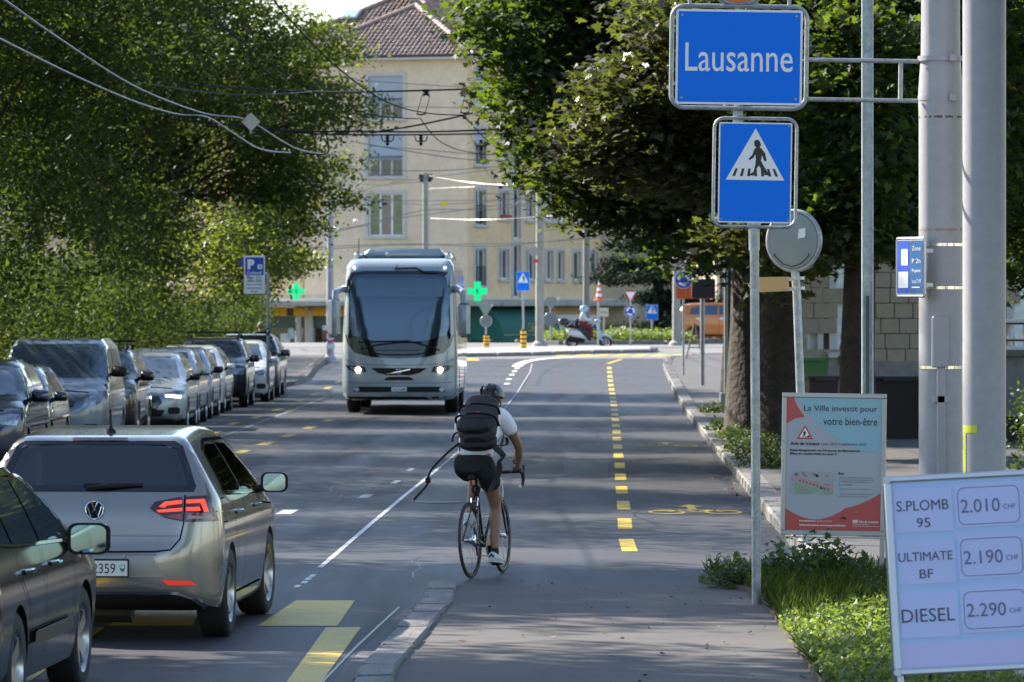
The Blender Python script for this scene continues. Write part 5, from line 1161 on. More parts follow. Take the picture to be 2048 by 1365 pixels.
# number plate with canton shield
pl = b.panel('number_plate', rrect(.52, .125, .008, 0, .535), 'B', blk, g_, off=.018)
o = bpy.data.objects.new('plate_face', None)
yb = min(b.bvh.ray_cast(Vector((-9, y_, z_)), Vector((1, 0, 0)))[0].x for y_ in (-.26, 0, .26) for z_ in (.47, .535, .6))-.028
pf = MB(); pf.box((yb, 0, .535), (.006, .50, .108)); pfo = pf.build('plate_face', plate_w, pl)
R_ = (pi/2, 0, -pi/2)
text('ZH 812359', pl, ink, (yb-.0045, .03, .535), w=.39, h=.07, rot=R_)
m = MB(); sh = [(-.018, .026), (.018, .026), (.018, -.004), (.010, -.02), (0, -.027), (-.010, -.02), (-.018, -.004)]
m.add([(yb-.0045, -.215-a, .535+c) for a, c in sh], [tuple(range(7))]); m.build('shield_emblem', M('plate_green', (.02, .2, .12), .5), pl)
m = MB(); m.add([(yb-.0055, -.215-a, .535+c) for a, c in [(-.014, .022), (.014, .022), (.014, 0), (-.014, 0)]], [(0, 1, 2, 3)]); m.build('shield_emblem_white', plate_w, pl)
# round badge with the two letters
hb_ = b.bvh.ray_cast(Vector((-9, 0, .945)), Vector((1, 0, 0))); bx_ = hb_[0].x-.012; tl = math.atan2(-hb_[1].z, -hb_[1].x)
bt_ = thing('badge', None, None); del bt_
bd = MB(); bd.T = Matrix.Translation((bx_, 0, .945)) @ Matrix.Rotation(pi/2, 4, 'Z') @ Matrix.Rotation(0, 4, 'X')
bd = MB(); bd.add([], []); 
m = MB(); m.lathe([(0, 0), (.062, 0), (.062, -.008), (0, -.008)], (bx_, 0, .945), axis='X', n=32); bdg = m.build('badge', blkg, g_)
m = MB(); m.tube([(bx_-.008, .064*math.cos(t*pi/16), .945+.064*math.sin(t*pi/16)) for t in range(32)], .006, 8, closed=True); m.build('badge_ring', chrome, bdg, smooth=True)
def bstroke(pts, w_=.0085):
    m = MB(); m.tube([(bx_-.010, -y, .945+z) for y, z in pts], w_*.62, 6); m.build('badge_letter', chrome, bdg, smooth=True)
bstroke([(-.022, .056), (0, .006), (.022, .056)]); bstroke([(-.052, .026), (-.026, -.05), (-.006, .0), (.006, .0), (.026, -.05), (.052, .026)])
m = MB()
for a in range(3): pass
# wiper, aerial, exhaust, interior
wy = b.bvh.ray_cast(Vector((-9, 0, 1.11)), Vector((1, 0, 0)))[0].x
m = MB(); m.tube([(wy-.02, .07, 1.10), (wy-.035, -.05, 1.112), (wy-.02, -.30, 1.118)], [.02, .018, .006], 8); m.box((wy-.015, -.12, 1.122), (.02, .42, .018)); m.build('wiper', blk, g_)
m = MB(); m.lathe([(.045, 0), (.03, .03), (.012, .045), (.006, .10)], (-1.35, -.02, 1.472), n=12); m.build('aerial', blk, g_, smooth=True)
m = MB(); m.tube([(-1.9, .45, .27), (-2.02, .45, .25)], .04, 12); m.tube([(-1.5, .5, .22), (-1.5, -.2, .22)], .11, 12); m.box((-1.3, 0, .3), (.12, 1.3, .1)); m.build('exhaust', M('exhaust_steel', (.12, .11, .1), .5, metal=.7), g_)
seat_m = M('seat_fabric', (.03, .032, .036), .8)
for (sx, sy) in ((-.9, .36), (-.9, -.36), (.1, .36), (.1, -.36)):
    m = MB(); m.box((sx, sy, 1.14), (.14, .46, .5), bev=.05); m.box((sx, sy, 1.32), (.1, .27, .17), bev=.04); m.build('seat', seat_m, g_, smooth=True)
m = MB(); m.box((-.95, 0, 1.1), (.12, .25, .32), bev=.03); m.build('seat', seat_m, g_)
m = MB(); m.tube([(-1.76+.0*math.cos(0), -.16, 1.40), (-1.80, -.155, 1.25), (-1.90, -.17, 1.12)], .004, 5); m.build('interior_cable', blk, g_)
for sg in (-1, 1): mirror(g_, .66, sg*.86, 1.05, gp, sg, sc=1.05)
for x in (-1.3, 1.33):
    for sg in (-1, 1): wheel(g_, x, sg*.785, .325, wd=.225, spokes=5, steer=(-.05 if x > 0 else 0))
b.panel('windscreen', [(-.70, 1.02), (.70, 1.02), (.66, 1.12), (.55, 1.42), (-.55, 1.42), (-.66, 1.12)], 'F', cglass, g_, step=.12, off=.01)
for sg in (-1, 1): b.panel('headlight', [(sg*.46, .67), (sg*.80, .64), (sg*.86, .78), (sg*.5, .75)], 'F', lamp_clear, g_, off=.006)
b.panel('grille', [(-.42, .72), (.42, .72), (.36, .62), (-.36, .62)], 'F', blk, g_, off=.006)
b.line([(.52, 1.0), (.7, .9), (1.5, .86)], .01, 'R', g_, 'bonnet_gap')

# ---- dark estate car, cut by the left edge
eb = body_of('estate'); em = M('dark_grey_paint', (.012, .011, .011), .10, metal=0, spec=.5)
e_ = thing('estate_car', 'dark grey estate car cut by the left edge, its right side towards us', 'car', (-3.68, 30.35, -.02), pi/2-math.radians(3.2))
eb.shell(em, e_)
for sd in 'LR':
    for w_ in SPEC['estate']['side']: eb.panel('side_window', w_, sd, cglass, e_, step=.1)
    eb.line([(-2.05, 1.07), (-1.2, 1.02), (-.3, .995), (.92, .965)], .016, sd, e_, 'chrome_strip', chrome, off=.009)
    eb.line([(-2.03, 1.09), (-1.78, 1.36), (-1.2, 1.405), (-.3, 1.41), (.18, 1.38), (.5, 1.25), (.95, .985)], .018, sd, e_, 'window_trim', blkg, off=.007)
    eb.line([(-.30, .97), (-.32, .34)], .010, sd, e_, 'door_gap'); eb.line([(.84, .95), (.9, .75), (.78, .34)], .010, sd, e_, 'door_gap'); eb.line([(-1.25, 1.0), (-1.2, .82), (-.95, .66), (-.88, .34)], .010, sd, e_, 'door_gap')
    eb.panel('rub_strip', [(-.85, .42), (.72, .42), (.72, .50), (-.85, .50)], sd, M('rub_strip', (.02, .02, .02), .35), e_, off=.014)
    eb.line([(-.85, .505), (.72, .505)], .008, sd, e_, 'chrome_strip', chrome, off=.018)
    sg = 1 if sd == 'L' else -1
    for hx in (-.98, .05):
        m = MB(); yy = sg*.893; m.tube([(hx-.1, yy, .86), (hx-.07, yy+sg*.035, .865), (hx+.07, yy+sg*.035, .865), (hx+.1, yy, .86)], .016, 8); m.build('door_handle', chrome, e_, smooth=True)
    mirror(e_, .72, sg*.84, .975, em, sg, sc=1.35)
    eb.panel('tail_light', [(-2.42, .74), (-2.05, .78), (-2.10, .98), (-2.38, 1.02)], sd, lamp_red, e_, off=.008)
    eb.panel('tail_lamp_lens', [(-2.36, .84), (-2.12, .86), (-2.13, .91), (-2.36, .90)], sd, M('reversing_lens', (.45, .38, .38), .2), e_, off=.012)
for sg in (-1, 1): eb.panel('tail_light', [(sg*.58, .76), (sg*.86, .74), (sg*.84, 1.02), (sg*.62, 1.0)], 'B', lamp_red, e_)
eb.panel('rear_window', [(-.64, 1.1), (.64, 1.1), (.56, 1.36), (-.56, 1.36)], 'B', cglass, e_)
eb.panel('windscreen', SPEC['estate']['ws'], 'F', cglass, e_, step=.12)
for sg in (-1, 1): eb.panel('headlight', [(sg*.46, .67), (sg*.80, .64), (sg*.86, .76), (sg*.5, .73)], 'F', lamp_clear, e_, off=.006)
eb.panel('number_plate', rrect(.5, .11, .01, 0, .8), 'B', plate_w, e_, off=.01)
for x in (-1.35, 1.35):
    for sg in (-1, 1): wheel(e_, x, sg*.795, .325, spokes=5, steer=(-.02 if x > 0 else 0))
# ---- orange car on the roundabout
park_o = parked_car('suv', 'orange compact car with black wheels on the roundabout, partly behind the sign posts', (px_at(1455, 201)+.0, 201.5, gz(201.5)), 0, (.62, .20, .035), metal=.3, rim=rim_dk, name='orange_car', group=None)

# ---- coach
cp = paint('coach_blue_grey', (.34, .40, .44), .25, .35)
CPROF = [(-6.1, .35), (-6.15, 1.0), (-6.1, 3.0), (-5.9, 3.42), (-5, 3.46), (5.0, 3.46), (5.55, 3.42), (5.82, 3.2), (5.98, 2.6), (6.10, 1.6), (6.16, 1.2), (6.18, .6), (6.15, .36), (5.9, .3), (-5.8, .3)]
def coach_mesh():
    return body_mesh(CPROF, 1.275, 1.3, 1.17, 3.46, lf=.55, lr=.4, nf=2.8, nr=3.5, k=.16, ns=60, nth=88, z0=1.7, bulge=.0)
V, F_ = coach_mesh()
cb_ = Body(V, F_, (-3.0, 3.45), .50, hw=1.275); 
CO = thing('coach', 'blue grey touring coach coming towards us with its headlights on', 'coach', (-2.43, 116.16, 0), -pi/2-math.radians(.5))
cb_.shell(cp, CO); b = cb_
W_ = [(-1.12, 1.52), (-.98, 1.36), (-.6, 1.27), (0, 1.24), (.6, 1.27), (.98, 1.36), (1.12, 1.52), (1.21, 1.8), (1.215, 2.4), (1.16, 2.95), (1.06, 3.14), (.8, 3.17), (-.8, 3.17), (-1.06, 3.14), (-1.16, 2.95), (-1.215, 2.4), (-1.21, 1.8)]
cwind = M('coach_windscreen', (.07, .105, .15), .04, metal=.5, spec=1.0)  # coach glass colour carries the blue of a reflected sky
b.panel('windscreen_surround', W_, 'F', blkg, CO, step=.12)
b.panel('windscreen', [(x*.92, 1.60+(z-1.42)*.875) for x, z in [(-1.12, 1.6), (-.6, 1.45), (0, 1.42), (.6, 1.45), (1.12, 1.6), (1.21, 1.9), (1.2, 2.5), (1.12, 3.05), (.9, 3.12), (-.9, 3.12), (-1.12, 3.05), (-1.2, 2.5), (-1.21, 1.9)]], 'F', cwind, CO, off=.012, step=.12)
b.panel('sun_blind', [(-.95, 2.6), (.95, 2.6), (.95, 3.0), (-.95, 3.0)], 'F', M('coach_blind', (.10, .15, .20), .10, metal=.4, spec=.8), CO, off=.015, step=.15)
for sg in (-1, 1):
    h_ = b.panel('headlight', [(sg*.72, .95), (sg*.76, 1.06), (sg*1.2, 1.10), (sg*1.12, 1.0), (sg*.92, .92)], 'F', blkg, CO, off=.01)
    b.panel('headlight_lens', [(sg*.78, .955), (sg*.80, 1.04), (sg*1.1, 1.07), (sg*1.05, 1.0), (sg*.92, .94)], 'F', lamp_clear, h_, off=.013)
    hx_ = b.bvh.ray_cast(Vector((9, sg*.90, .99)), Vector((-1, 0, 0)))[0].x
    m = MB(); m.sphere((hx_+.02, sg*.90, .99), .062, 14, 8, (.5, 1, 1)); m.build('lit_lamp', M('coach_lamp_lit', (1, .9, .7), .3, emit=(1, .82, .5, 7)), h_, smooth=True)
    b.panel('marker_lamp', circ(.025, 14, sg*1.0, 3.235), 'F', M('marker_lamp', (.9, .9, .9), .3, emit=(1, 1, 1, 1.5)), CO, off=.02)
    b.panel('fog_lamp', circ(.055, 16, sg*.93, .56), 'F', lamp_clear, CO, off=.016)
b.panel('grille', [(-.62, 1.03), (.62, 1.03), (.45, .92), (.25, .87), (-.25, .87), (-.45, .92)], 'F', blk, CO, off=.01)
b.line([(-.26, .90), (.24, 1.0)], .013, 'F', CO, 'grille_bar', chrome, off=.02)
gx_ = b.bvh.ray_cast(Vector((9, 0, .95)), Vector((-1, 0, 0)))[0].x+.03
m = MB(); m.tube([(gx_, .05*math.cos(t*pi/12), .95+.05*math.sin(t*pi/12)) for t in range(24)], .012, 6, closed=True); m.tube([(gx_, -.035, .985), (gx_, -.08, 1.03)], .012, 6); m.build('round_emblem', chrome, CO)
b.panel('upper_intake', [(-.34, .76), (.34, .76), (.27, .82), (.2, .84), (-.2, .84), (-.27, .82)], 'F', blk, CO, off=.01)
b.panel('lower_intake', [(-1.02, .50), (1.02, .50), (.92, .62), (-.92, .62)], 'F', blk, CO, off=.01)
npx = b.panel('number_plate', rrect(.34, .10, .01, 0, .565), 'F', plate_w, CO, off=.02)
px_ = b.bvh.ray_cast(Vector((9, 0, .565)), Vector((-1, 0, 0)))[0].x+.03
text('VD·1286', npx, ink, (px_, 0, .565), w=.26, h=.06, rot=(pi/2, 0, pi/2), bold=.01)
b.line([(-1.2, 1.22), (-.95, 1.12), (0, 1.08), (.95, 1.12), (1.2, 1.22)], .012, 'F', CO, 'front_flap_gap', M('coach_gap', (.08, .1, .11), .5))
b.line([(-1.15, .72), (-.9, .70), (.9, .70), (1.15, .72)], .010, 'F', CO, 'bumper_gap', M('coach_gap', (.08, .1, .11), .5))
b.panel('bumper_lip', [(-1.1, .34), (1.1, .34), (1.15, .40), (-1.15, .40)], 'F', blk, CO, off=.006)
def wip(p, nm='wiper', r=.016):
    pts = []
    for y, z in p:
        h_ = b.bvh.ray_cast(Vector((9, y, z)), Vector((-1, 0, 0)))[0]; pts.append((h_.x+.04, y, z))
    m = MB(); m.tube(pts, r, 6); m.build(nm, blk, CO)
wip([(-.85, 1.44), (-.5, 1.54), (0, 1.6), (.5, 1.6)]); wip([(.9, 1.42), (.6, 1.52), (.2, 1.63), (-.3, 1.62), (-.9, 1.60)]); wip([(-.05, 3.3), (-.1, 3.22), (.35, 3.24), (.55, 3.14), (.85, 3.12)][::1], r=.018)
b.line([(-.6, 1.36), (-.3, 1.32), (.3, 1.32), (.6, 1.36)], .03, 'F', CO, 'cowl_vent', blk, off=.012); b.line([(-.5, 1.42), (.5, 1.42)], .012, 'F', CO, 'cowl_line', blk, off=.012)
# mirrors hang from curved arms
for sg in (-1, 1):
    m = MB(); k_ = [(5.55, sg*1.12, 2.72), (5.85, sg*1.26, 2.78), (6.15, sg*1.40, 2.70), (6.2, sg*1.43, 2.45)]
    m.tube(k_, [.075, .08, .075, .065], 12); mo = m.build('mirror_arm', cp, CO, smooth=True)
    m = MB(); zt, zb = (2.62, 1.72) if sg < 0 else (2.5, 1.72)
    m.box((6.14, sg*1.43, (zt+zb)/2-.02), (.22, .27, zt-zb), bev=.085); m.build('mirror_housing', cp, mo, smooth=True)
    b.panel('side_glass', [(-5.7, 1.95), (4.9, 1.85), (5.35, 2.2), (5.2, 3.05), (-5.7, 3.12)], 'L' if sg > 0 else 'R', cglass, CO, step=.4, off=.006)
    for x in (-4.2, -2.6, -1.0, .6, 2.2, 3.8): b.line([(x, 1.95), (x, 3.08)], .06, 'L' if sg > 0 else 'R', CO, 'window_post', blkg, off=.012)
    for x in (-4.6, -2.0, -.6, .8, 2.2): b.line([(x, .45), (x, 1.75)], .016, 'L' if sg > 0 else 'R', CO, 'locker_gap', M('coach_gap', (.08, .1, .11), .5), off=.006)
    b.line([(-5.6, 1.78), (5.2, 1.72)], .02, 'L' if sg > 0 else 'R', CO, 'waist_trim', chrome, off=.01)
    b.line([(-2.2, .45), (2.7, .45)], .04, 'L' if sg > 0 else 'R', CO, 'skirt_trim', rim_m, off=.01)
    for x in (-3.0, 3.45): wheel(CO, x, sg*1.10, .50, wd=.30, spokes=8, style='single')
m = MB(); m.box((1.6, 0, 3.55), (3.2, 1.85, .28), bev=.12); m.build('roof_unit', cp, CO, smooth=True)
m = MB(); m.box((3.3, 0, 3.56), (.1, .8, .09), bev=.03); m.build('roof_hatch', cp, CO)
for sg in (-1, 1): m = MB(); m.box((1.0, sg*1.02, 3.48), (6.5, .12, .24), bev=.05); m.build('roof_fairing', cp, CO, smooth=True)
m = MB(); m.tube([(4.6, -.95, 3.4), (4.5, -.95, 3.9)], .01, 5); m.build('aerial', blk, CO)
# driver and a small dashboard figure behind the screen would be hidden by reflections; the seats stay inside
# ================================================================ signs, poles, street furniture
galv = M('galvanised_steel', (.36, .38, .39), .45, metal=.55, var=.25, scale=9, var2=.15, scale2=40)
polep = M('pale_pole_paint', (.34, .34, .365), .42, var=.06, scale=2, var2=.05, scale2=14)
blue = M('sign_blue', (.0, .20, .92), .5, spec=.25); blue_d = M('sign_blue_dark', (.01, .07, .42), .35); whites = M('sign_white', (.93, .93, .92), .45, spec=.3); blacks = M('sign_black', (.02, .02, .025), .4); reds = M('sign_red', (.55, .03, .03), .35)
backm = M('sign_back_grey', (.24, .28, .28), .5, metal=.3); alu = M('aluminium', (.45, .46, .47), .35, metal=.7); steel = M('strap_steel', (.7, .7, .68), .15, metal=1)
def pxf(Y, cx, cy):                       # photo pixels to local x,z round a centre pixel, at distance Y
    return lambda x, y: ((x-cx)*Y/FOC, (cy-y)*Y/FOC)
def tubeframe(parent, pts, r, name='frame', mat=None): m = MB(); m.tube([(x, 0, z) for x, z in pts], r, 8, closed=True); return m.build(name, mat or galv, parent, smooth=True)
def bolts(parent, pts, y, r=.012, mat=None):
    for x, z in pts: m = MB(); m.lathe([(r, 0), (r*.8, -.006), (0, -.008)], (x, y, z), axis='Y', n=10); m.build('bolt', mat or alu, parent)

# town sign on its arms
Y = 39.9; F = pxf(Y, 1478, 115); t = thing('town_name_sign', 'large blue Lausanne sign held by two arms from the pale pole', 'sign', P(1478, 115, Y), 0)
t.rotation_euler = (0, math.radians(.8), 0)
W2, H2 = 270*Y/FOC, 204*Y/FOC
tubeframe(t, rrect(W2, H2, .10, 0, 0), .018)
m = MB(); m.plate(rrect(253*Y/FOC, 190*Y/FOC, .012, 0, .0), -.012, .0); m.build('panel', whites, t)
m = MB(); m.plate(rrect(244*Y/FOC, 181*Y/FOC, .008, 0, .0), -.0145, -.012); m.build('blue_field', blue, t)
text('Lausanne', t, whites, (0, -.016, -.002), w=215*Y/FOC, h=57*Y/FOC, bold=.004)
bolts(t, [(sx*.455, sz*.33) for sx in (-1, 1) for sz in (-1, 1)], -.015)
for zz in (-3, -82):
    m = MB(); m.tube([(W2/2-.01, .02, zz*Y/FOC), ((1838-1478)*Y/FOC, .02, zz*Y/FOC)], .018, 10); m.build('arm', galv, t, smooth=True)
m = MB(); m.tube([(324*Y/FOC, .02, -3*Y/FOC), (324*Y/FOC, .02, -82*Y/FOC)], .018, 8); m.build('arm_stay', galv, t)
m = MB(); m.box((0, .03, 0), (.06, .03, H2+.0)); m.box((-.35, .012, H2/2-.03), (.05, .02, .05)); m.box((0, .03, -H2/2-.05), (.08, .02, .12)); m.build('back_rail', galv, t)
for xx in (-100, 99): m = MB(); m.tube([(xx*Y/FOC, 0, H2/2), (xx*Y/FOC, 0, H2/2+.5)], .015, 8); m.build('upper_post', galv, t)
up = thing('round_sign', 'round orange topped sign just cut off above the town sign', 'sign', P(1478, -62, Y), 0)
m = MB(); m.plate(circ(.27, 40), -.012, 0); m.build('panel', M('sign_orange', (.75, .17, .03), .4), up); m = MB(); m.tube([(.285*math.cos(i*pi/20), 0, .285*math.sin(i*pi/20)) for i in range(40)], .018, 8, closed=True); m.build('frame', galv, up, smooth=True)
m = MB(); m.box((0, .03, 0), (.8, .02, .05)); m.build('cross_rail', galv, up)

# pedestrian crossing sign on its post
def ped_sign(name, label, px, py, wpx, hpx, Y, post=None, rz=0, tilt=0, frame=True, postr=.036, detail=True):
    t = thing(name, label, 'sign', P(px, py, Y), rz); k = Y/FOC; w_, h_ = wpx*k, hpx*k
    t.rotation_euler = (0, math.radians(tilt), rz)
    if frame: tubeframe(t, rrect(w_*1.07, h_*1.03, w_*.13), w_*.022)
    m = MB(); m.plate(rrect(w_*.95, h_*.95, .02*w_), -.012, 0); m.build('panel', whites, t)
    m = MB(); m.plate(rrect(w_*.915, h_*.925, .015*w_), -.0145, -.012); m.build('blue_field', blue, t)
    m = MB(); m.plate([(-.38*w_, -.07*h_), (.38*w_, -.07*h_), (0, .42*h_)], -.017, -.0145); m.build('white_triangle', whites, t)
    s_ = w_/150; c_ = lambda x, y: (x*s_, (y+12)*s_)
    fig = MB()
    fig.plate([c_(x, y) for x, y in [(-2, 47), (5, 50), (9, 47), (11, 42), (8, 38), (12, 35), (19, 26), (22, 12), (18, 10), (13, 22), (11, 12), (15, 4), (25, -12), (29, -17), (17, -16), (18, -13), (7, 2), (2, -6), (-3, -18), (-11, -17), (-9, -14), (-3, -10), (0, 2), (1, 14), (0, 24), (-4, 17), (-11, 12), (-13, 15), (-6, 23), (-2, 34), (2, 38), (-1, 41)]], -.0185, -.017)
    fig.plate([c_(x, y) for x, y in circ(5.5, 12, 3, 43)], -.0186, -.017); fig.plate([c_(x, y) for x, y in [(-4, 46), (10, 45), (8, 49), (6, 52), (0, 52), (-2, 49)]], -.0187, -.017)
    fig.build('walking_figure', blacks, t)
    if detail:
        for i, x in enumerate((-42, -27, -13, 1, 15, 29, 42)):
            m = MB(); a = x*.86; m.plate([c_(x-2.6, -19), c_(x+3, -19), c_(a+2.3, -4), c_(a-2.2, -4)], -.0182, -.017); m.build('crossing_stripe', blacks, t)
        bolts(t, [(sx*w_*.43, sz*h_*.445) for sx in (-1, 1) for sz in (-1, 1)], -.015, .008)
    if post:
        bx, bz = (post[0]-px)*k, (py-post[1])*k
        m = MB(); m.tube([(bx*.0+(-.0), .03, -h_/2-.0), (bx*.06, .03, -h_/2-.12), (bx, .03, bz)], [postr*1.0, postr, postr*1.05], 14); m.build('post', galv, t, smooth=True)
        m = MB(); m.tube([(0, .03, -h_*.5-.02), (0.005, .03, -h_*.5-.2)], [postr*1.25, postr*1.2], 14); m.box((0, .028, -h_*.5), (postr*3, .03, .05)); m.build('collar', galv, t, smooth=True)
        m = MB(); m.box((bx, .03, bz+.008), (.14, .14, .015)); m.build('base_plate', galv, t)
    return t
ped_sign('pedestrian_crossing_sign', 'large blue pedestrian crossing sign on the tall galvanised post at the footway', 1510, 346, 154, 211, 39.9, (1527, 1213), tilt=.9)
ped_sign('pedestrian_crossing_sign', 'small blue pedestrian crossing sign on a post above a striped bollard', 1046, 563, 28, 41, 187, (1047, 664), frame=False, postr=.035, detail=False)
ped_sign('pedestrian_crossing_sign', 'low blue pedestrian crossing sign in the roundabout flowers', 1304, 625, 25, 32, 204, (1304, 668), frame=False, postr=.035, detail=False)

# traffic mirror seen from behind, with the arrow sign
Y = 48; t = thing('traffic_mirror', 'round traffic mirror seen from behind on a leaning grey post', 'mirror', P(1588, 482, Y), math.radians(-32))
m = MB(); m.lathe([(0, -.03), (.22, -.027), (.265, -.018), (.27, 0)], (0, 0, 0), axis='Y', n=40); m.build('mirror_back', M('mirror_back', (.30, .34, .32), .75, spec=.2), t, smooth=True)
m = MB(); m.tube([(.285*math.cos(i*pi/24), 0, .285*math.sin(i*pi/24)) for i in range(48)], .022, 10, closed=True); m.build('rim', galv, t, smooth=True)
m = MB(); m.plate([(.07, .02), (.15, .03), (.15, .12), (.08, .11)], -.052, -.05); m.build('sticker', whites, t)
m = MB(); m.tube([(-.18, -.05, -.12), (-.19, -.05, -.14), (-.1, -.05, -.22), (0, -.05, -.25), (.1, -.05, -.22), (.19, -.05, -.14), (.18, -.05, -.12)], .006, 5); m.build('bracket', blacks, t)
m = MB(); m.tube([(0.01, .0, -.29), (.03, 0, -.5), (.12, .03, -3.0)], [.04, .04, .045], 14); m.build('post', galv, t, smooth=True)
t = thing('arrow_sign', 'small cream orange arrow sign pointing left, clamped to the mirror post', 'sign', P(1540, 570, 47.8), 0)
k = 47.8/FOC; t.rotation_euler = (0, math.radians(-2), 0)
m = MB(); m.plate([(x*k, z*k) for x, z in [(-44, 0), (-34, 16), (38, 15), (38, -14), (-34, -14)]], -.012, 0); m.build('panel', M('cream_orange', (.72, .42, .16), .45), t)
for z in (10, -10): m = MB(); m.box((49*k, .0, z*k), (24*k, .02, 7*k)); m.tube([(57*k, .02, z*k-.01), (57*k, .02, z*k+.02)], .06, 12); m.build('clamp', alu, t)
bolts(t, [(28*k, 11*k), (28*k, -10*k)], -.013, .01)

# galvanised profile post
Y = 49.5; t = thing('galvanised_post', 'tall galvanised steel profile post between the signs and the pale poles', 'post', GX(1735, Y, .1), 0)
m = MB(); m.box((-.05, 0, 4.5), (.012, .10, 9)); m.box((.05, 0, 4.5), (.012, .10, 9)); m.box((0, .0, 4.5), (.09, .012, 9)); m.build('post', M('bright_galvanised', (.48, .54, .56), .4, metal=.4, var=.25, scale=14), t)
m = MB(); m.box((.0, -.03, 1.2), (.03, .03, 2.4)); m.build('earth_bar', M('dark_green_steel', (.05, .10, .10), .5), t)
m = MB(); m.box((0, 0, .06), (.22, .2, .12)); m.build('foot', galv, t)

# big pale poles
def bigpole(label, px, Y, rb, rt, zs, name='tram_wire_pole'):
    t = thing(name, label, 'pole', GX(px, Y, .05), 0); m = MB(); m.lathe([(rb, -.1), (rb, zs), (rb*1.03, zs+.15), (rb*1.02, zs+.22), (rt*1.02, zs+.5), (rt, zs+.8), (rt*.92, 10.5), (0, 10.5)], n=40, caps=False); m.build('shaft', polep, t, smooth=True, angle=60)
    return t
Y = 40.0; pl_ = bigpole('left one of the two tall pale poles, with steel straps and the sign arms', 1881, Y, .174, .155, 3.85)
def zz(py, Y=40.0): return CAMZ+(HZ-py)*Y/FOC-.05
for py in (490, 576, 735): m = MB(); z = zz(py); m.lathe([(.176, z-.012), (.179, z-.012), (.179, z+.012), (.176, z+.012)], n=32, caps=False); m.build('steel_strap', steel, pl_, smooth=True, angle=30)
for py in (118, 197): m = MB(); z = zz(py); m.lathe([(.176, z-.02), (.182, z-.02), (.182, z+.02), (.176, z+.02)], n=32, caps=False); m.box((.08, -.19, z), (.05, .04, .05)); m.build('arm_clamp', polep, pl_, smooth=True, angle=30)
m = MB(); m.box((-.02, -.185, (zz(633)+zz(735))/2), (.13, .06, zz(633)-zz(735)), bev=.01); m.build('cable_box', polep, pl_)
m = MB(); m.box((-.012, -.18, zz(735)/2), (.07, .05, zz(735)), bev=.008); m.box((-.01, -.185, zz(798)), (.14, .04, .05)); m.build('conduit', polep, pl_)
for py, c in ((235, (.14, .1, .09)), (460, (.35, .25, .24))):
    m = MB(); z = zz(py); n = 22; q = random.Random(py)
    for i in range(n):
        if q.random() < .25: continue
        a = -pi*.95+pi*.9*i/n; b_ = a+pi*.9/n*1.02; hh_ = q.uniform(.006, .013); r_ = .1755
        m.add([(r_*math.cos(a), r_*math.sin(a), z-hh_), (r_*math.cos(b_), r_*math.sin(b_), z-hh_), (r_*math.cos(b_), r_*math.sin(b_), z+hh_), (r_*math.cos(a), r_*math.sin(a), z+hh_)], [(0, 1, 2, 3)])
    m.build('tape_residue', M('tape_residue%d' % py, c, .9), pl_)
pr_ = bigpole('right one of the two tall pale poles, with yellow tape near its foot', 1968.5, 39.2, .170, .170, 9.0, 'tram_wire_pole')
ytp = M('yellow_tape', (.62, .66, .03), .5)
m = MB(); z = zz(858, 39.2); rows = []
for i in range(7):
    a = -pi+.02+i*.155+.2; rows.append([(.173*math.cos(a), .173*math.sin(a), z-.03), (.173*math.cos(a), .173*math.sin(a), z+.03)])
m.grid(rows); m.build('tape', ytp, pr_)
m = MB(); rows = [[(.173*math.cos(a), .173*math.sin(a), .2), (.173*math.cos(a), .173*math.sin(a), z-.03)] for a in (-pi+.22, -pi+.35, -pi+.5)]; m.grid(rows); m.build('tape', ytp, pr_)
# blue information plate strapped to the left pole
t = thing('information_plate', 'blue and white two column parking plate strapped edge-on to the pale pole', 'sign', P(1822, 535, 39.75), math.radians(-54))
t.scale = (.8, 1, 1); tubeframe(t, rrect(.42, .46, .02), .012, mat=alu); m = MB(); m.plate(rrect(.40, .44, .015), -.01, .0); m.build('panel', alu, t)
m = MB(); m.plate(rrect(.19, .42, .01, -.1, 0), -.012, -.01); m.build('blue_column', M('plate_blue', (.02, .10, .6), .5), t); m = MB(); m.plate(rrect(.19, .42, .01, .1, 0), -.012, -.01); m.build('teal_column', M('plate_teal', (.01, .12, .33), .5), t)
m = MB(); m.plate(rrect(.10, .13, .004, -.08, .08), -.014, -.012); m.plate(rrect(.15, .13, .004, -.1, -.10), -.014, -.012); m.build('white_patch', whites, t)
for i, (s_, z) in enumerate((('Zone', .15), ('P 2h', .05), ('Payant', -.03), ('lu-sa 7-19', -.11), ('→', -.16))):
    if s_ == '→': m = MB(); m.plate([(.03, -.165), (.15, -.165), (.15, -.155), (.03, -.155)], -.014, -.012); m.build('line', whites, t)
    else: text(s_, t, whites, (.1, -.014, z), w=.13, h=.035)
m = MB(); m.box((.16, .05, .13), (.06, .1, .03)); m.box((.16, .05, -.14), (.06, .1, .03)); m.build('bracket', alu, t)

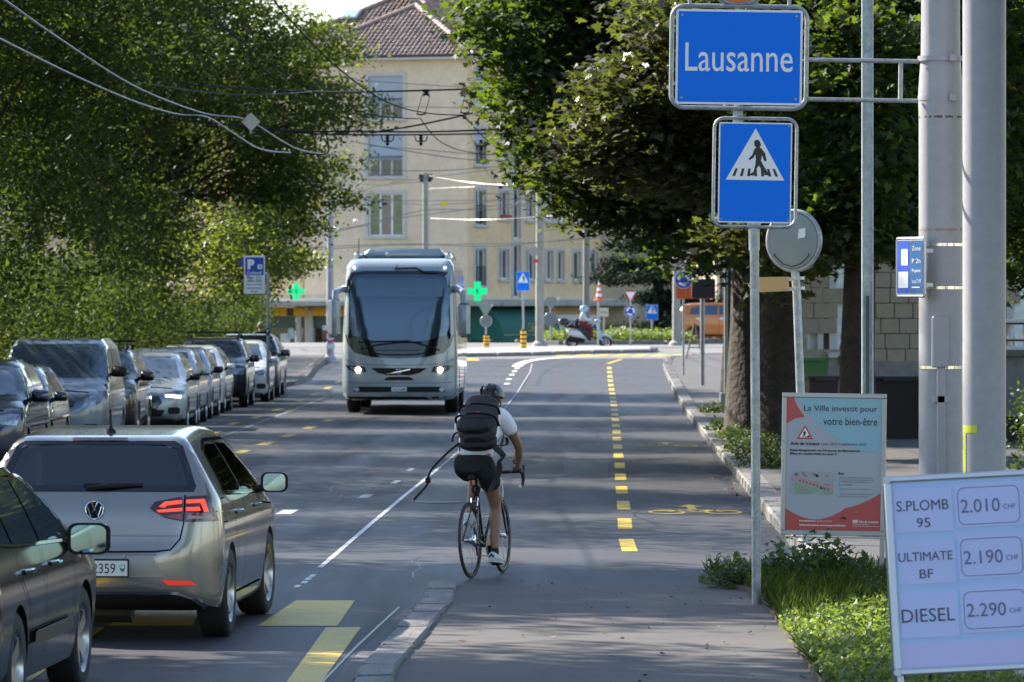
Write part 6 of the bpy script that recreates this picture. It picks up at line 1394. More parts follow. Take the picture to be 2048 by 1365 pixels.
# city notice board
Y = 43.0; cx_, cy_ = 1667, 929; F = pxf(Y, cx_, cy_); k = Y/FOC; t = thing('notice_board', 'city works notice board on two legs above the weeds', 'notice board', P(cx_, cy_, Y), 0)
t.rotation_euler = (0, math.radians(.9), 0)
w_, h_ = 209*k, 284*k; fw = 9*k
for (cx2, cz2, a, b_) in ((0, h_/2-fw/2, w_, fw), (0, -h_/2+fw/2, w_, fw)): m = MB(); m.box((cx2, .0, cz2), (a, .035, b_), bev=.004); m.build('frame_bar', alu, t)
for s_ in (-1, 1): m = MB(); m.box((s_*(w_/2-fw/2), 0, 0), (fw, .034, h_-2*fw-.004), bev=.004); m.build('frame_bar', alu, t)
for s_ in (-1, 1): m = MB(); m.box((s_*(w_/2-.02), .012, -h_/2-.23), (.04, .04, .46)); m.build('leg', alu, t)
m = MB(); m.box((0, 0.004, 0), (w_-2*fw, .02, h_-2*fw)); m.build('panel', M('poster_grey_white', (.46, .48, .52), .5), t)
m = MB(); m.box((0, .0, -h_/2+.0-.02), (w_, .02, .012)); m.build('frame_lip', alu, t)
pw, ph = w_-2*fw, h_-2*fw; L_, R2, T_, B_ = -pw/2, pw/2, ph/2, -ph/2
sky_ = M('poster_sky_blue', (.30, .53, .62), .5); prd = M('poster_red', (.56, .10, .09), .5); pk = M('poster_ink', (.03, .03, .04), .5)
yf = -.0075
arc = [F(1606+i*(1763-1606)/14, 816+ (905-816)*(1-(1-i/14)**2.2)) for i in range(15)]
m = MB(); m.plate([(F(1590, 797)[0], T_-.002), (R2-.002, T_-.002), (R2-.002, F(0, 905)[1])]+[(min(x, R2-.003), z) for x, z in arc[::-1]][1:], yf-.001, yf+.004); m.build('blue_shape', sky_, t)
m = MB(); m.plate([(L_+.002, T_-.002), (F(1585, 0)[0], T_-.002), F(1592, 812), F(1608, 835), F(1590, 838), (L_+.002, F(0, 848)[1])], yf-.002, yf+.004); m.build('red_shape', prd, t)
low = [F(1571+i*(1764-1571)/16, 1018+22*math.sin(pi*min(1, i/10))*1.0-(0 if i < 9 else ((i-9)/7)**1.6*33)) for i in range(17)]
m = MB(); m.plate([(L_+.002, B_+.002)]+[(max(L_+.002, min(R2-.002, x)), z) for x, z in low]+[(R2-.002, B_+.002)], yf-.002, yf+.004); m.build('red_band', prd, t)
def ft(s, x, y, wpx, mat=pk, hpx=None, bold=0, al='L'): return text(s, t, mat, (*[F(x, y)[0]], yf-.0035, F(x, y)[1]), w=wpx*k, h=hpx*k if hpx else None, bold=bold, align=al)
ft('La Ville investit pour', 1753, 819, 147, hpx=15, al='R', bold=.005); ft('votre bien-être', 1753, 843, 108, hpx=15, al='R', bold=.005)
ft('Avis de travaux', 1580, 888, 59, hpx=6.5, bold=.03); ft('| juin 2022 à septembre 2022', 1642, 889, 90, hpx=7)
ft("Réaménagement de l'Avenue de Montchoisi", 1580, 902, 139, hpx=6, bold=.03); ft('Mise en conformité du quai tl', 1580, 909, 93, hpx=6, bold=.03)
ft('But', 1677, 947, 11, hpx=5, bold=.03)
for i, s_ in enumerate(["• Mise en conformité de l'arrêt à au sens", "  de la loi LHand (Loi sur l'égalité pour les", "  handicapés) avant la réfection routière", "  de la chaussée.", "• Sécurisation de la traversée piétonne", "• Création de bandes cyclables à la place", "  du stationnement (env. 20 places)"]):
    yy = [955, 960, 964, 969, 978, 988, 993][i]; ft(s_, 1678, yy, [68, 70, 64, 28, 64, 68, 58][i], mat=M('poster_grey_ink', (.16, .16, .18), .5), hpx=3.6)
ft('Renseignements:', 1600, 1043, 33, mat=whites, hpx=4, bold=.03); ft('tél. 021 315 54 15', 1635, 1043, 30, mat=whites, hpx=3.5); ft('Autres informations: www.lausanne.ch/chantiers', 1600, 1051, 93, mat=whites, hpx=4, bold=.02)
ft('Ville de Lausanne', 1719, 1043, 39, mat=whites, hpx=5, bold=.01); ft('Service de la mobilité et', 1707, 1048, 32, mat=whites, hpx=2.5); ft('des aménagements des espaces publics', 1707, 1052, 52, mat=whites, hpx=2.5)
m = MB(); 
for i in range(3): m.plate([F(1707+i*3.6, 1046), F(1709.6+i*3.6, 1046), F(1709.6+i*3.6, 1039), F(1707+i*3.6, 1040)], yf-.0035, yf-.002)
m.build('city_emblem', whites, t)
# works triangle
m = MB(); m.plate([F(1593, 879), F(1625, 879), F(1609, 852)], yf-.003, yf-.001); m.build('works_triangle', M('poster_triangle_red', (.6, .05, .05), .5), t)
m = MB(); m.plate([F(1597.5, 876.5), F(1620.5, 876.5), F(1609, 857)], yf-.004, yf-.003); m.build('triangle_field', whites, t)
m = MB(); m.plate([F(1603, 876), F(1606, 870), F(1605, 866), F(1608, 863), F(1610, 864), F(1611, 868), F(1609, 870), F(1611, 876), F(1609, 876), F(1607, 871), F(1605, 876)], yf-.005, yf-.004); m.plate([F(1611, 876), F(1620, 876), F(1616, 871)], yf-.005, yf-.004); m.build('worker_symbol', blacks, t)
# small site plan
m = MB(); m.plate([F(1584, 944), F(1667, 944), F(1667, 989), F(1584, 989)], yf-.002, yf-.001); m.build('site_plan', M('plan_grey', (.42, .44, .42), .6), t)
m = MB(); m.plate([F(1584, 952), F(1667, 972), F(1667, 984), F(1584, 962)], yf-.003, yf-.002); m.build('plan_street', M('plan_pink', (.55, .33, .36), .6), t)
m = MB(); m.plate([F(1590, 964), F(1640, 980), F(1620, 989), F(1590, 989)], yf-.0025, yf-.002); m.plate([F(1650, 978), F(1667, 984), F(1667, 988), F(1640, 988)], yf-.0025, yf-.002); m.build('plan_green', M('plan_green', (.30, .42, .28), .6), t)
q = random.Random(4)
for i in range(15):
    x, y = q.uniform(1590, 1660), q.choice([q.uniform(947, 955), q.uniform(970, 984)]); a = q.uniform(3, 6)
    m = MB(); m.plate([F(x-a, y-3), F(x+a, y-2), F(x+a, y+3), F(x-a, y+2)], yf-.004, yf-.003); m.build('plan_building', M('plan_mauve', (.36, .32, .33), .6), t)
for i in range(9): m = MB(); m.plate([F(1600+i*7+a*1.6, 962+i*2.2+b_*1.6) for a, b_ in circ(1, 8)], yf-.0045, yf-.003); m.build('plan_tree', M('plan_dark_green', (.04, .1, .05), .6), t)
bolts(t, [(sx*(w_/2-fw/2), z) for sx in (-1, 1) for z in (h_*.47, h_*.16, -.16*h_, -.47*h_)], -.018, .004, blacks)

# fuel price A-board
Y = 28.0; k = Y/FOC; cx_, cy_ = 1930, 1145; t = thing('price_board', 'white fuel price A-board with handwritten prices at the lower right', 'price board', P(cx_, cy_, Y), 0)
t.rotation_euler = (math.radians(-9), math.radians(-3.2), math.radians(-4))
w_, h_ = 290*k, 388*k; al2 = M('a_board_aluminium', (.52, .54, .58), .3, metal=.5)
for (c_, d_) in (((0, 0, h_/2), (w_, .03, .035)), ((0, 0, -h_/2), (w_, .03, .035))): m = MB(); m.box(c_, d_, bev=.008); m.build('frame_bar', al2, t)
for s_ in (-1, 1): m = MB(); m.box((s_*w_/2, 0, 0), (.04, .032, h_-.03), bev=.008); m.build('frame_bar', al2, t)
for s_ in (-1, 1):
    for u_ in (-1, 1): m = MB(); m.lathe([(.022, -.02), (.022, .016)], (s_*w_/2, 0, u_*h_/2), axis='Y', n=14); m.build('corner_cap', alu, t)
pb = M('price_paper', (.46, .50, .80), .22, coat=.7, var=.05, scale=2); pb2 = M('price_backing', (.36, .50, .78), .22, coat=.7)  # white paper, coloured with the lavender reflection on it
m = MB(); m.box((0, .006, 0), (w_-.03, .01, h_-.03)); m.build('backing', pb2, t)
G2 = lambda x, y: ((x-cx_)*k, (cy_-y)*k)
def gt(s, x, y, w2, h2, mat=pk, bold=0, sh=0): return text(s, t, mat, (G2(x, y)[0], -.006, G2(x, y)[1]), w=w2*k, h=h2*k, bold=bold, shear=sh)
M('price_ink', (.07, .065, .10), .5); pin = MATS['price_ink']; hand = M('marker_ink', (.13, .13, .24), .5)
for i, (y0, y1, a, b_) in enumerate([(973, 1060, 'S.PLOMB', '95'), (1076, 1164, 'ULTIMATE', 'BF'), (1180, 1272, 'DIESEL', '')]):
    m = MB(); m.plate([G2(1797, y0), G2(1912, y0), G2(1912, y1), G2(1797, y1)], -.003, .002); m.build('paper_sheet', pb, t)
    m = MB(); m.plate([G2(1918, y0-6), G2(2066, y0-6), G2(2066, y1-5), G2(1918, y1-5)], -.0032, .002); m.build('paper_sheet', pb, t)
    if b_: gt(a, 1853, y0+33, 104 if i == 0 else 108, 21 if i == 0 else 18, pin, .0); gt(b_, 1853, y0+68, 27, 19 if i == 0 else 18, pin, .0)
    else: gt(a, 1852, y0+47, 106, 27, pin, .0)
    m = MB(); m.tube([(x, -.005, z) for x, z in rrect(122*k, 74*k, 13*k, G2(1985, 0)[0], G2(0, (y0+y1)/2-4)[1])], .0016, 4, closed=True); m.build('outline', hand, t)
    gt(['2.010', '2.190', '2.290'][i], 1968, (y0+y1)/2-4, 78, 27, hand); gt('CHF', 2026, (y0+y1)/2+0, 24, 10, hand)
m = MB(); m.plate([G2(1790, 1282), G2(2066, 1282), G2(2066, 1330), G2(1790, 1330)], -.003, .002); m.build('paper_sheet', M('price_foot_glare', (.52, .48, .78), .25, coat=.6), t)  # pink glare at the board foot, added as a tinted sheet
for s_ in (-1, 1):
    m = MB(); m.tube([(s_*(w_/2-.01), .01, -h_/2), (s_*(w_/2-.03), -.02, -h_/2-.30)], .018, 8); m.build('leg', al2, t)
    m = MB(); m.tube([(s_*(w_/2+.01), .03, h_/2-.03), (s_*(w_/2+.01), .62, -h_/2-.28)], .02, 8); m.build('rear_leg', M('rear_leg_grey', (.18, .19, .2), .5), t)
m = MB(); m.add([(-w_/2, .05, h_/2-.05), (w_/2, .05, h_/2-.05), (w_/2, .5, -h_/2+.1), (-w_/2, .5, -h_/2+.1)], [(0, 1, 2, 3)]); m.build('rear_panel', M('rear_panel', (.3, .28, .3), .6), t)

# generic round and triangular signs
def post(t, x, z0, z1, r, mat=None, y=.03): m = MB(); m.tube([(x, y, z0), (x, y, z1)], r, 10); return m.build('post', mat or galv, t, smooth=True)
def tri(r, cx=0, cz=0): return [(cx-r, cz+r*.58), (cx+r, cz+r*.58), (cx, cz-r*1.16)]
def multi(name, label, px, py, Y, items, bottom, r=.03, cat='sign', rz=0, gy=None):
    t = thing(name, label, cat, P(px, py, Y), rz); k = Y/FOC
    for it in items:
        kind, x, y, s_ = it[:4]; x = (x-px)*k; z = (py-y)*k; s_ *= k
        if kind == 'yield':
            m = MB(); m.plate(chaikin(tri(s_, x, z), 2), -.015, 0); m.build('red_triangle', reds, t); m = MB(); m.plate(tri(s_*.62, x, z), -.018, -.015); m.build('white_triangle', whites, t)
        elif kind == 'yield_back': m = MB(); m.plate(chaikin(tri(s_, x, z), 1), -.015, 0); m.build('triangle_back', backm, t); tubeframe(t, tri(s_*1.02, x, z), .012, mat=alu)
        elif kind == 'disc_back': m = MB(); m.plate(circ(s_, 24, x, z), -.015, 0); m.build('disc_back', M('disc_back', (.16, .19, .22), .5), t); tubeframe(t, circ(s_, 24, x, z), .014, mat=alu)
        elif kind == 'round_about':
            m = MB(); m.plate(circ(s_, 28, x, z), -.014, 0); m.build('disc_rim', whites, t); m = MB(); m.plate(circ(s_*.94, 28, x, z), -.016, -.014); m.build('blue_disc', blue_d, t)
            for a in range(3):
                m = MB(); A = [math.radians(a*120+90+d) for d in (0, 25, 50, 70)]; o_ = [(x+s_*.72*math.cos(u), z+s_*.72*math.sin(u)) for u in A]; i_ = [(x+s_*.42*math.cos(u), z+s_*.42*math.sin(u)) for u in A]
                hA = math.radians(a*120+90+95); m.plate(o_+[(x+s_*.85*math.cos(A[3]), z+s_*.85*math.sin(A[3])), (x+s_*.57*math.cos(hA), z+s_*.57*math.sin(hA)), (x+s_*.28*math.cos(A[3]), z+s_*.28*math.sin(A[3]))]+i_[::-1], -.018, -.016); m.build('white_arrow', whites, t)
        elif kind == 'limit':
            m = MB(); m.plate(circ(s_, 28, x, z), -.014, 0); m.build('red_disc', reds, t); m = MB(); m.plate(circ(s_*.70, 28, x, z), -.016, -.014); m.build('white_disc', whites, t); text(it[4], t, blacks, (x, -.018, z), w=s_*.8, h=s_*.6, bold=.02)
        elif kind == 'plate':
            w2, h2, mt = it[4]*k, it[5]*k, it[6]; m = MB(); m.plate(rrect(w2, h2, .01, x, z), -.012, 0); m.build('plate', mt, t)
            for j, s in enumerate(it[7] if len(it) > 7 else []): text(s, t, it[8], (x, -.014, z+h2*(.5-(j+.6)/(len(it[7])+.2))), w=w2*.8, h=h2/(len(it[7])+.6)*.55)
    if bottom: post(t, 0, (py-bottom)*k-.1, max((py-it[2])*k for it in items), r)
    return t
multi('yield_sign', 'red and white yield sign over a blue roundabout sign behind the scooter', 1261, 595, 192.5, [('yield', 1261, 590, 16), ('round_about', 1261, 623, 12.5)], 695)
multi('yield_sign', 'yield sign over roundabout sign and orange board at the end of the right footway', 1367, 520, 152, [('yield', 1372, 510, 28), ('round_about', 1367, 560, 18), ('plate', 1370, 583, 1, 36, 30, M('works_orange', (.85, .14, .03), .5), ['Grand Pont', 'inaccessible', '30 m', 'pl. de Cour'], M('works_ink', (.3, .05, .02), .5))], 756, .035)
multi('sign_back', 'back of a yield sign and disc over the striped bollard right of the coach', 972, 620, 188, [('yield_back', 971, 617, 15), ('disc_back', 972, 643, 11.5)], 674)
multi('sign_back', 'back of a yield sign and dark disc beside the large pole on the island', 1101, 612, 198, [('yield_back', 1102, 604, 16), ('disc_back', 1101, 638, 13)], 682)
multi('speed_sign', 'round red 30 speed limit sign with plates on the pale pole left of the coach', 661, 673, 171, [('limit', 661, 673, 12, '30'), ('plate', 661, 693, 1, 17, 9, whites), ('plate', 652, 656, 1, 15, 9, whites, ['11'], blue_d)], None)
multi('parking_sign', 'blue and white P collectif parking sign behind the parked cars', 509, 550, 119, [('plate', 509, 550, 1, 42, 76, whites), ], None)
t = [o for o in bpy.data.objects if o.name.startswith('parking_sign')][0]; k = 119/FOC
m = MB(); m.plate(rrect(37*k, 36*k, .03, 0, 17*k), -.016, -.012); m.build('blue_field', blue_d, t); text('P', t, whites, (-7*k, -.018, 21*k), w=14*k, h=20*k, bold=.06)
m = MB(); m.plate(rrect(9*k, 9*k, .01, 11*k, 16*k), -.018, -.016); m.build('disc_symbol', whites, t); m = MB(); m.plate([(9.0*k, 18*k), (13*k, 18*k), (13*k, 16*k), (11*k, 13*k)], -.020, -.018); m.build('disc_hand', blue_d, t)
text('Collectif', t, whites, (0, -.018, 4*k), w=30*k, h=6*k, bold=.02)
for i, (s_, w2) in enumerate((('Max. 2 h.', 30), ('08h-20h', 30), ('Sans contrôle', 31), ('sauf autorisation', 31), ('& nuit', 14))): text(s_, t, M('sign_grey_ink', (.1, .1, .11), .5), (0, -.014, (-5-7*i)*k), w=w2*k, h=(6 if i < 2 else 4)*k, bold=.02)
m = MB(); m.tube([(27*k, .03, -2.6), (27*k, .03, 2*k)], .035, 10); m.tube([(15*k, .02, 2*k), (29*k, .02, 2*k)], .02, 8); m.tube([(15*k, .02, -30*k), (29*k, .02, -30*k)], .02, 8); m.build('post', galv, t, smooth=True)
m = MB(); m.plate(rrect(8*k, 15*k, .01, 27*k, -114*k), -.03, -.01); m.build('small_plate', M('small_plate_blue', (.02, .04, .12), .5), t); text('P', t, whites, (27*k, -.035, -113*k), w=4*k, h=7*k, bold=.04)
multi('small_blue_sign', 'tiny blue roundabout style sign half hidden by leaves left of the parking sign', 482, 526, 119, [('plate', 482, 523, 1, 8, 10, blue_d), ('plate', 482, 531, 1, 6, 7, blue_d)], None)
multi('direction_sign', 'cream arrow shaped direction sign beside the cone pole', 1208, 625, 199, [('plate', 1207, 625, 1, 20, 18, M('cream_sign', (.6, .57, .42), .5), ['Ouchy'], blacks)], 660, .03)
t = thing('road_sign_back', 'dark rectangular sign seen from behind on a stout grey post beside the orange board', 'sign', P(1405, 578, 140), 0); k = 140/FOC
m = MB(); m.plate(rrect(46*k, 38*k, .02, 2*k, 0), -.02, 0); m.build('panel', M('sign_dark_back', (.03, .03, .035), .5), t); tubeframe(t, rrect(46*k, 38*k, .03, 2*k, 0), .014, mat=alu)
m = MB(); m.tube([(0, .05, -(790-578)*k), (0, .05, 15*k)], .065, 14); m.build('post', galv, t, smooth=True)
for x in (-12, 10): m = MB(); m.box((x*k, -.03, -19*k), (10*k, .01, 3*k)); m.build('red_stripe', reds, t)

# striped bollards
def bollard(label, px, Y, hpx, wpx, ytop):
    z0 = gz(Y)+.1; k = Y/FOC; t = thing('striped_bollard', label, 'bollard', ((px-CX)*k, Y, z0), 0, 'yellow and black striped bollards on the island'); H_ = CAMZ+(HZ-ytop)*k-z0; r_ = wpx*k/2
    m = MB(); m.lathe([(r_*.8, 0), (r_*.95, .03), (r_*.95, H_), (r_*.5, H_+.04), (0, H_+.04)], n=18); m.build('core', blk, t, smooth=True)
    for i in range(4):
        z = H_*(.10+.235*i); m = MB(); m.lathe([(r_*.96, z), (r_*1.04, z+.01), (r_*1.04, z+H_*.145), (r_*.96, z+H_*.15)], n=18, caps=False); m.build('yellow_ring', M('bollard_yellow', (.85, .45, .01), .45), t, smooth=True)
bollard('yellow and black striped bollard under the blue crossing sign', 1047, 186.5, 46, 11.5, 661)
bollard('yellow and black striped bollard under the sign seen from behind, beside the coach', 973, 187.5, 38, 11.5, 671)

# tall poles
def tall_pole(name, label, px, Y, ytop, wpx, mat=None, dz=0, taper=.8, group=None, base=True):
    k = Y/FOC; z0 = gz(Y)+dz; t = thing(name, label, 'pole', ((px-CX)*k, Y, z0), 0, group); H_ = CAMZ+(HZ-ytop)*k-z0; r_ = wpx*k/2
    m = MB(); m.lathe([(r_, 0), (r_, H_*.38), (r_*.93, H_*.4), (r_*taper, H_), (0, H_)], n=20); m.build('shaft', mat or polep, t, smooth=True, angle=60)
    if base: m = MB(); m.lathe([(r_*1.9, 0), (r_*1.7, .12), (r_*1.1, .2)], n=16, caps=False); m.build('base', mat or polep, t)
    return t
lam = M('lavender_shade_grey', (.42, .40, .46), .4); conc = M('concrete_pole', (.27, .27, .25), .7, var=.12, scale=3)  # lilac tone of the pole's shaded side put into its colour
a = tall_pole('wire_pole', 'tall grey wire pole in lilac shade tone with the 30 sign left of the coach', 660.5, 172, 396, 15, lam, .05)
a = tall_pole('wire_pole', 'grey wire pole rising behind the coach roof', 851, 205, 347, 12.5, conc, 0, .85)
k = 205/FOC; m = MB(); m.tube([(-11*k, 0, 8*0+CAMZ+(HZ-405)*k), (12*k, 0, CAMZ+(HZ-405)*k)], .05, 6); m.tube([(-9*k, 0, CAMZ+(HZ-403)*k), (-9*k, 0, CAMZ+(HZ-392)*k)], .1, 8); m.tube([(10*k, 0, CAMZ+(HZ-403)*k), (10*k, 0, CAMZ+(HZ-392)*k)], .1, 8); m.build('cross_arm', iron, a)
a = tall_pole('wire_pole', 'large grey wire pole on the island beside the blue crossing sign', 1079.5, 189, 340, 17, conc, .12, .85)
m = MB(); k = 189/FOC; z = CAMZ+(HZ-510)*k-gz(189); m.plate([(x-12*k, z_+z) for x, z_ in circ(.2, 6)], -.25, -.22); m.build('hexagon_sign', M('grey_beige_back', (.32, .3, .28), .6), a)
m = MB(); m.box((-9*k, -.2, CAMZ+(HZ-529)*k-gz(189)), (.17, .05, .13)); m.build('red_tag', reds, a)
tall_pole('lamp_post', 'brownish grey lamp post behind the scooter rider', 1172.5, 207, 440, 14, M('weathered_pole', (.20, .19, .17), .7), -.1, .9)
tall_pole('concrete_post', 'grey square edged pole behind the orange board', 1353, 196, 480, 17, conc, 0, .95)
tall_pole('slim_post', 'slim grey pole on a concrete block before the big maple trunk', 1452, 108, 540, 8, conc, .12, 1, base=False)
g = GX(1449, 108, .12); t = thing('concrete_block', 'low concrete block at the foot of the slim pole', 'block', g); m = MB(); m.box((0, 0, .2), (.2, .3, .4), bev=.02); m.build('block', conc, t)
t = thing('marker_post', 'short dark marker post with two white bands by the maple trunk', 'post', GX(1459, 101, .12)); m = MB(); m.lathe([(.045, 0), (.045, .68), (.03, .72), (0, .72)], n=14); m.build('shaft', blk, t, smooth=True)
for z in (.5, .61): m = MB(); m.lathe([(.047, z), (.047, z+.055)], n=14, caps=False); m.build('white_band', whites, t)
t = thing('brown_post', 'thin brown steel post beside the marker post', 'post', GX(1468, 103, .12)); m = MB(); m.tube([(0, 0, 0), (0, 0, 1.9)], .035, 10); m.build('shaft', M('brown_steel', (.12, .08, .06), .6), t)
# cone on a pole
k = 194/FOC; t = thing('traffic_cone', 'red and white striped traffic cone stuck on top of a pole', 'traffic cone', P(1198, 601, 194), 0)
H_ = 35*k; cr = 8*k
m = MB(); m.lathe([(cr*1.3, -.02), (cr*1.3, .02), (cr, .04)], n=18); m.build('foot', M('cone_red', (.75, .10, .05), .5), t)
for i in range(6):
    a0, a1 = i/6, (i+1)/6; m = MB(); m.lathe([(cr*(1-a0*.88)*.85, .03+H_*a0), (cr*(1-a1*.88)*.85, .03+H_*a1)], n=18, caps=(i == 5)); m.build('cone_band', M('cone_red', (.75, .10, .05), .5) if i % 2 == 0 else whites, t, smooth=True)
t = thing('thin_pole', 'thin pale pole carrying the traffic cone', 'pole', GX(1197, 194.2)); m = MB(); m.tube([(0, 0, 0), (0, 0, P(0, 601, 194).z-gz(194))], .045, 10); m.build('shaft', galv, t, smooth=True)
# barrier and bins
t = thing('barrier', 'brown folding trestle barrier standing on the footway end', 'barrier', GX(1388, 172, .12), .2); bm_ = M('trestle_brown', (.2, .14, .1), .6)
for x0, x1 in ((-.28, 0), (.02, .3)):
    m = MB(); m.tube([(x0, .0, 0), (0.01, 0, 1.25)] if x0 < 0 else [(x1, 0, 0), (.01, 0, 1.25)], .028, 8); m.build('leg', bm_, t)
m = MB(); m.tube([(-.2, 0, .4), (.22, 0, .4)], .02, 6); m.build('cross_bar', bm_, t)
def bin_(label, px, Y, w_, h_, col, rz=.3):
    t = thing('wheelie_bin', label, 'bin', GX(px, Y, .13), rz, 'wheelie bins'); mt = M('bin_%.2f' % col[0], col, .55)
    m = MB(); a, b_ = w_*.40, w_*.5; vs = [(-a, -a, 0), (a, -a, 0), (a, a, 0), (-a, a, 0), (-b_, -b_, h_), (b_, -b_, h_), (b_, b_, h_), (-b_, b_, h_)]; m.add(vs, [(0, 3, 2, 1), (0, 1, 5, 4), (1, 2, 6, 5), (2, 3, 7, 6), (3, 0, 4, 7)]); m.build('tub', mt, t)
    m = MB(); m.box((0, 0, h_+.03), (w_*1.1, w_*1.12, .06), bev=.02); m.box((0, -w_*.58, h_), (w_*.7, .05, .04)); m.build('lid', mt, t)
    for s_ in (-1, 1): m = MB(); m.lathe([(.1, -.03), (.1, .03)], (s_*w_*.43, w_*.42, .1), axis='X', n=14); m.build('wheel', blk, t)
bin_('brown wheelie bin behind the city notice board', 1637, 88, .55, .98, (.045, .025, .02)); bin_('green wheelie bin by the stone house', 1622, 113, .7, 1.05, (.05, .16, .04), .1); bin_('dark container under the terrace', 1790, 86, .85, 1.0, (.02, .018, .018), .1)

# ================================================================ overhead wires
wd = M('dark_wire', (.03, .033, .045), .9, spec=.05); wl2 = M('bright_wire', (.22, .21, .19), .35, metal=.3); wg = M('grey_wire', (.16, .17, .19), .45, metal=.3)
def smooth_px(p, n=6):
    out = []
    for i in range(len(p)-1):
        p0, p1, p2, p3 = [np.array(p[max(0, min(len(p)-1, j))], float) for j in (i-1, i, i+1, i+2)]
        for j in range(n):
            t_ = j/n; out.append(.5*((2*p1)+(-p0+p2)*t_+(2*p0-5*p1+4*p2-p3)*t_*t_+(-p0+3*p1-3*p2+p3)*t_**3))
    out.append(np.array(p[-1], float)); return out
def wire(name, label, pts, r, mat, group='overhead trolley wires'):
    t = thing(name, label, 'wire', P(*pts[0]), 0, group); o = t.location; m = MB(); m.tube([tuple(P(*q)-o) for q in smooth_px(pts)], r, 5); m.build('cable', mat, t, smooth=True); return t
wire('trolley_wire', 'bright trolley wire sagging from the left edge, lower of the pair', [(-60, 50, 58), (0, 78, 62), (130, 143, 70), (260, 200, 79), (350, 228, 85), (412, 234, 87), (460, 262, 93), (520, 298, 104), (585, 306, 108)], .014, wl2)
wire('trolley_wire', 'bright trolley wire sagging from the left edge, upper, ending at the diamond', [(-60, -45, 50), (20, 8, 54), (100, 65, 60), (260, 168, 73), (400, 225, 84), (490, 239, 88), (560, 280, 98), (600, 300, 106), (655, 310, 110)], .013, wl2)
wire('trolley_wire', 'thin dark wire crossing the left trees down to the second hanger', [(360, -20, 60), (460, 65, 66), (560, 140, 75), (640, 190, 84), (700, 218, 92), (770, 234, 97), (838, 238, 99)], .010, wd)
wire('trolley_wire', 'dark wire passing the skylight roof down to the first hanger', [(530, -20, 62), (600, 62, 70), (680, 140, 80), (770, 203, 94), (850, 226, 98), (925, 231, 99)], .012, wd)
wire('span_wire', 'dark insulated span wire above the upper windows with two hangers', [(200, 140, 110), (420, 172, 104), (655, 184, 100), (782, 183, 99), (970, 178, 99), (1120, 176, 99)], .018, wd)
wire('span_wire', 'second thin span wire running through the left trees', [(30, 120, 96), (420, 186, 100), (640, 183, 100)], .008, wg)
wire('feeder_cable', 'thick dark feeder cable slanting up to the right below the span wire', [(742, 266, 103), (850, 248, 102), (985, 217, 101), (1080, 190, 101)], .02, wd)
wire('span_wire', 'upper line of the double dark span across the street', [(340, 238, 108), (580, 262, 106), (700, 263, 106), (860, 264, 106), (1030, 258, 106), (1120, 256, 106)], .02, wd)
wire('span_wire', 'lower line of the double dark span across the street', [(560, 262, 106), (655, 269, 106), (835, 270, 106), (1060, 266, 106)], .017, wd)
wire('hanger_loop', 'rectangular wire loop at the left end of the double span', [(581, 262, 106), (583, 305, 106.2), (618, 308, 106.3), (655, 306, 106.2), (653, 268, 106)], .016, wd)
wire('trolley_wire', 'dark wire from the first hanger falling to the right', [(840, 236, 99), (870, 275, 108), (910, 298, 116), (960, 308, 122), (990, 310, 124)], .011, wd)
wire('trolley_wire', 'dark wire from the second hanger falling to the right', [(927, 228, 99), (960, 268, 108), (1000, 298, 118), (1040, 306, 124)], .011, wd)
wire('trolley_wire', 'thin dark wire falling from the loop towards the pale pole', [(655, 306, 108), (720, 340, 125), (790, 362, 140)], .011, wg)
light = [[(600, 476, 185), (700, 458, 185), (790, 438, 188), (900, 424, 190), (1000, 411, 192), (1110, 408, 194)], [(605, 470, 188), (720, 452, 188), (850, 421, 190), (980, 420, 192), (1120, 402, 194)], [(618, 502, 182), (760, 492, 182), (920, 489, 184), (1060, 486, 186), (1180, 478, 188), (1330, 468, 190)], [(618, 496, 184), (800, 488, 186), (980, 493, 186), (1150, 478, 188), (1330, 458, 190)], [(690, 395, 195), (760, 372, 196), (850, 364, 198)], [(858, 352, 204), (930, 364, 200), (1010, 370, 198), (1080, 362, 196)], [(858, 378, 204), (900, 376, 202), (950, 374, 200)], [(985, 356, 196), (1070, 316, 192), (1140, 290, 190)], [(740, 292, 160), (850, 300, 160), (940, 308, 160), (1040, 310, 160)], [(860, 437, 204), (960, 440, 200), (1080, 434, 198), (1200, 424, 196)], [(1085, 462, 190), (1200, 452, 190), (1330, 445, 190)]]
dark_ = [[(700, 283, 150), (800, 300, 150), (940, 320, 150), (1080, 322, 150)], [(720, 340, 170), (870, 342, 170), (1000, 334, 170), (1080, 338, 170)], [(780, 367, 185), (900, 350, 185), (1080, 330, 185)], [(800, 214, 170), (930, 216, 170), (1010, 220, 170)], [(690, 400, 198), (870, 402, 198), (1080, 398, 198), (1200, 396, 198)], [(860, 410, 200), (960, 405, 200), (1090, 392, 200)], [(940, 268, 160), (965, 330, 170), (995, 372, 185)], [(1020, 306, 150), (1035, 350, 170), (1045, 400, 190)], [(640, 392, 180), (760, 404, 185), (846, 410, 200)], [(960, 372, 190), (1040, 376, 190), (1084, 384, 189)], [(960, 388, 190), (1060, 389, 190), (1190, 386, 192)], [(730, 162, 180), (850, 170, 180), (980, 178, 180)], [(600, 330, 150), (650, 352, 160), (700, 366, 170), (780, 372, 180)]]
LL = ['sunlit wire with the three white insulators, lower strand', 'sunlit wire with the three white insulators, upper strand', 'long sunlit wire just above the coach roof, lower strand', 'long sunlit wire just above the coach roof, upper strand', 'short sunlit wire left of the grey pole top', 'sunlit wire from the grey pole top to the tangle of clamps', 'short sunlit wire below the grey pole top', 'sunlit wire rising steeply right from the tangle of clamps', 'sunlit wire across the third floor blind', 'sunlit wire from the middle of the grey pole to the maple', 'sunlit wire from the large island pole to the maple']
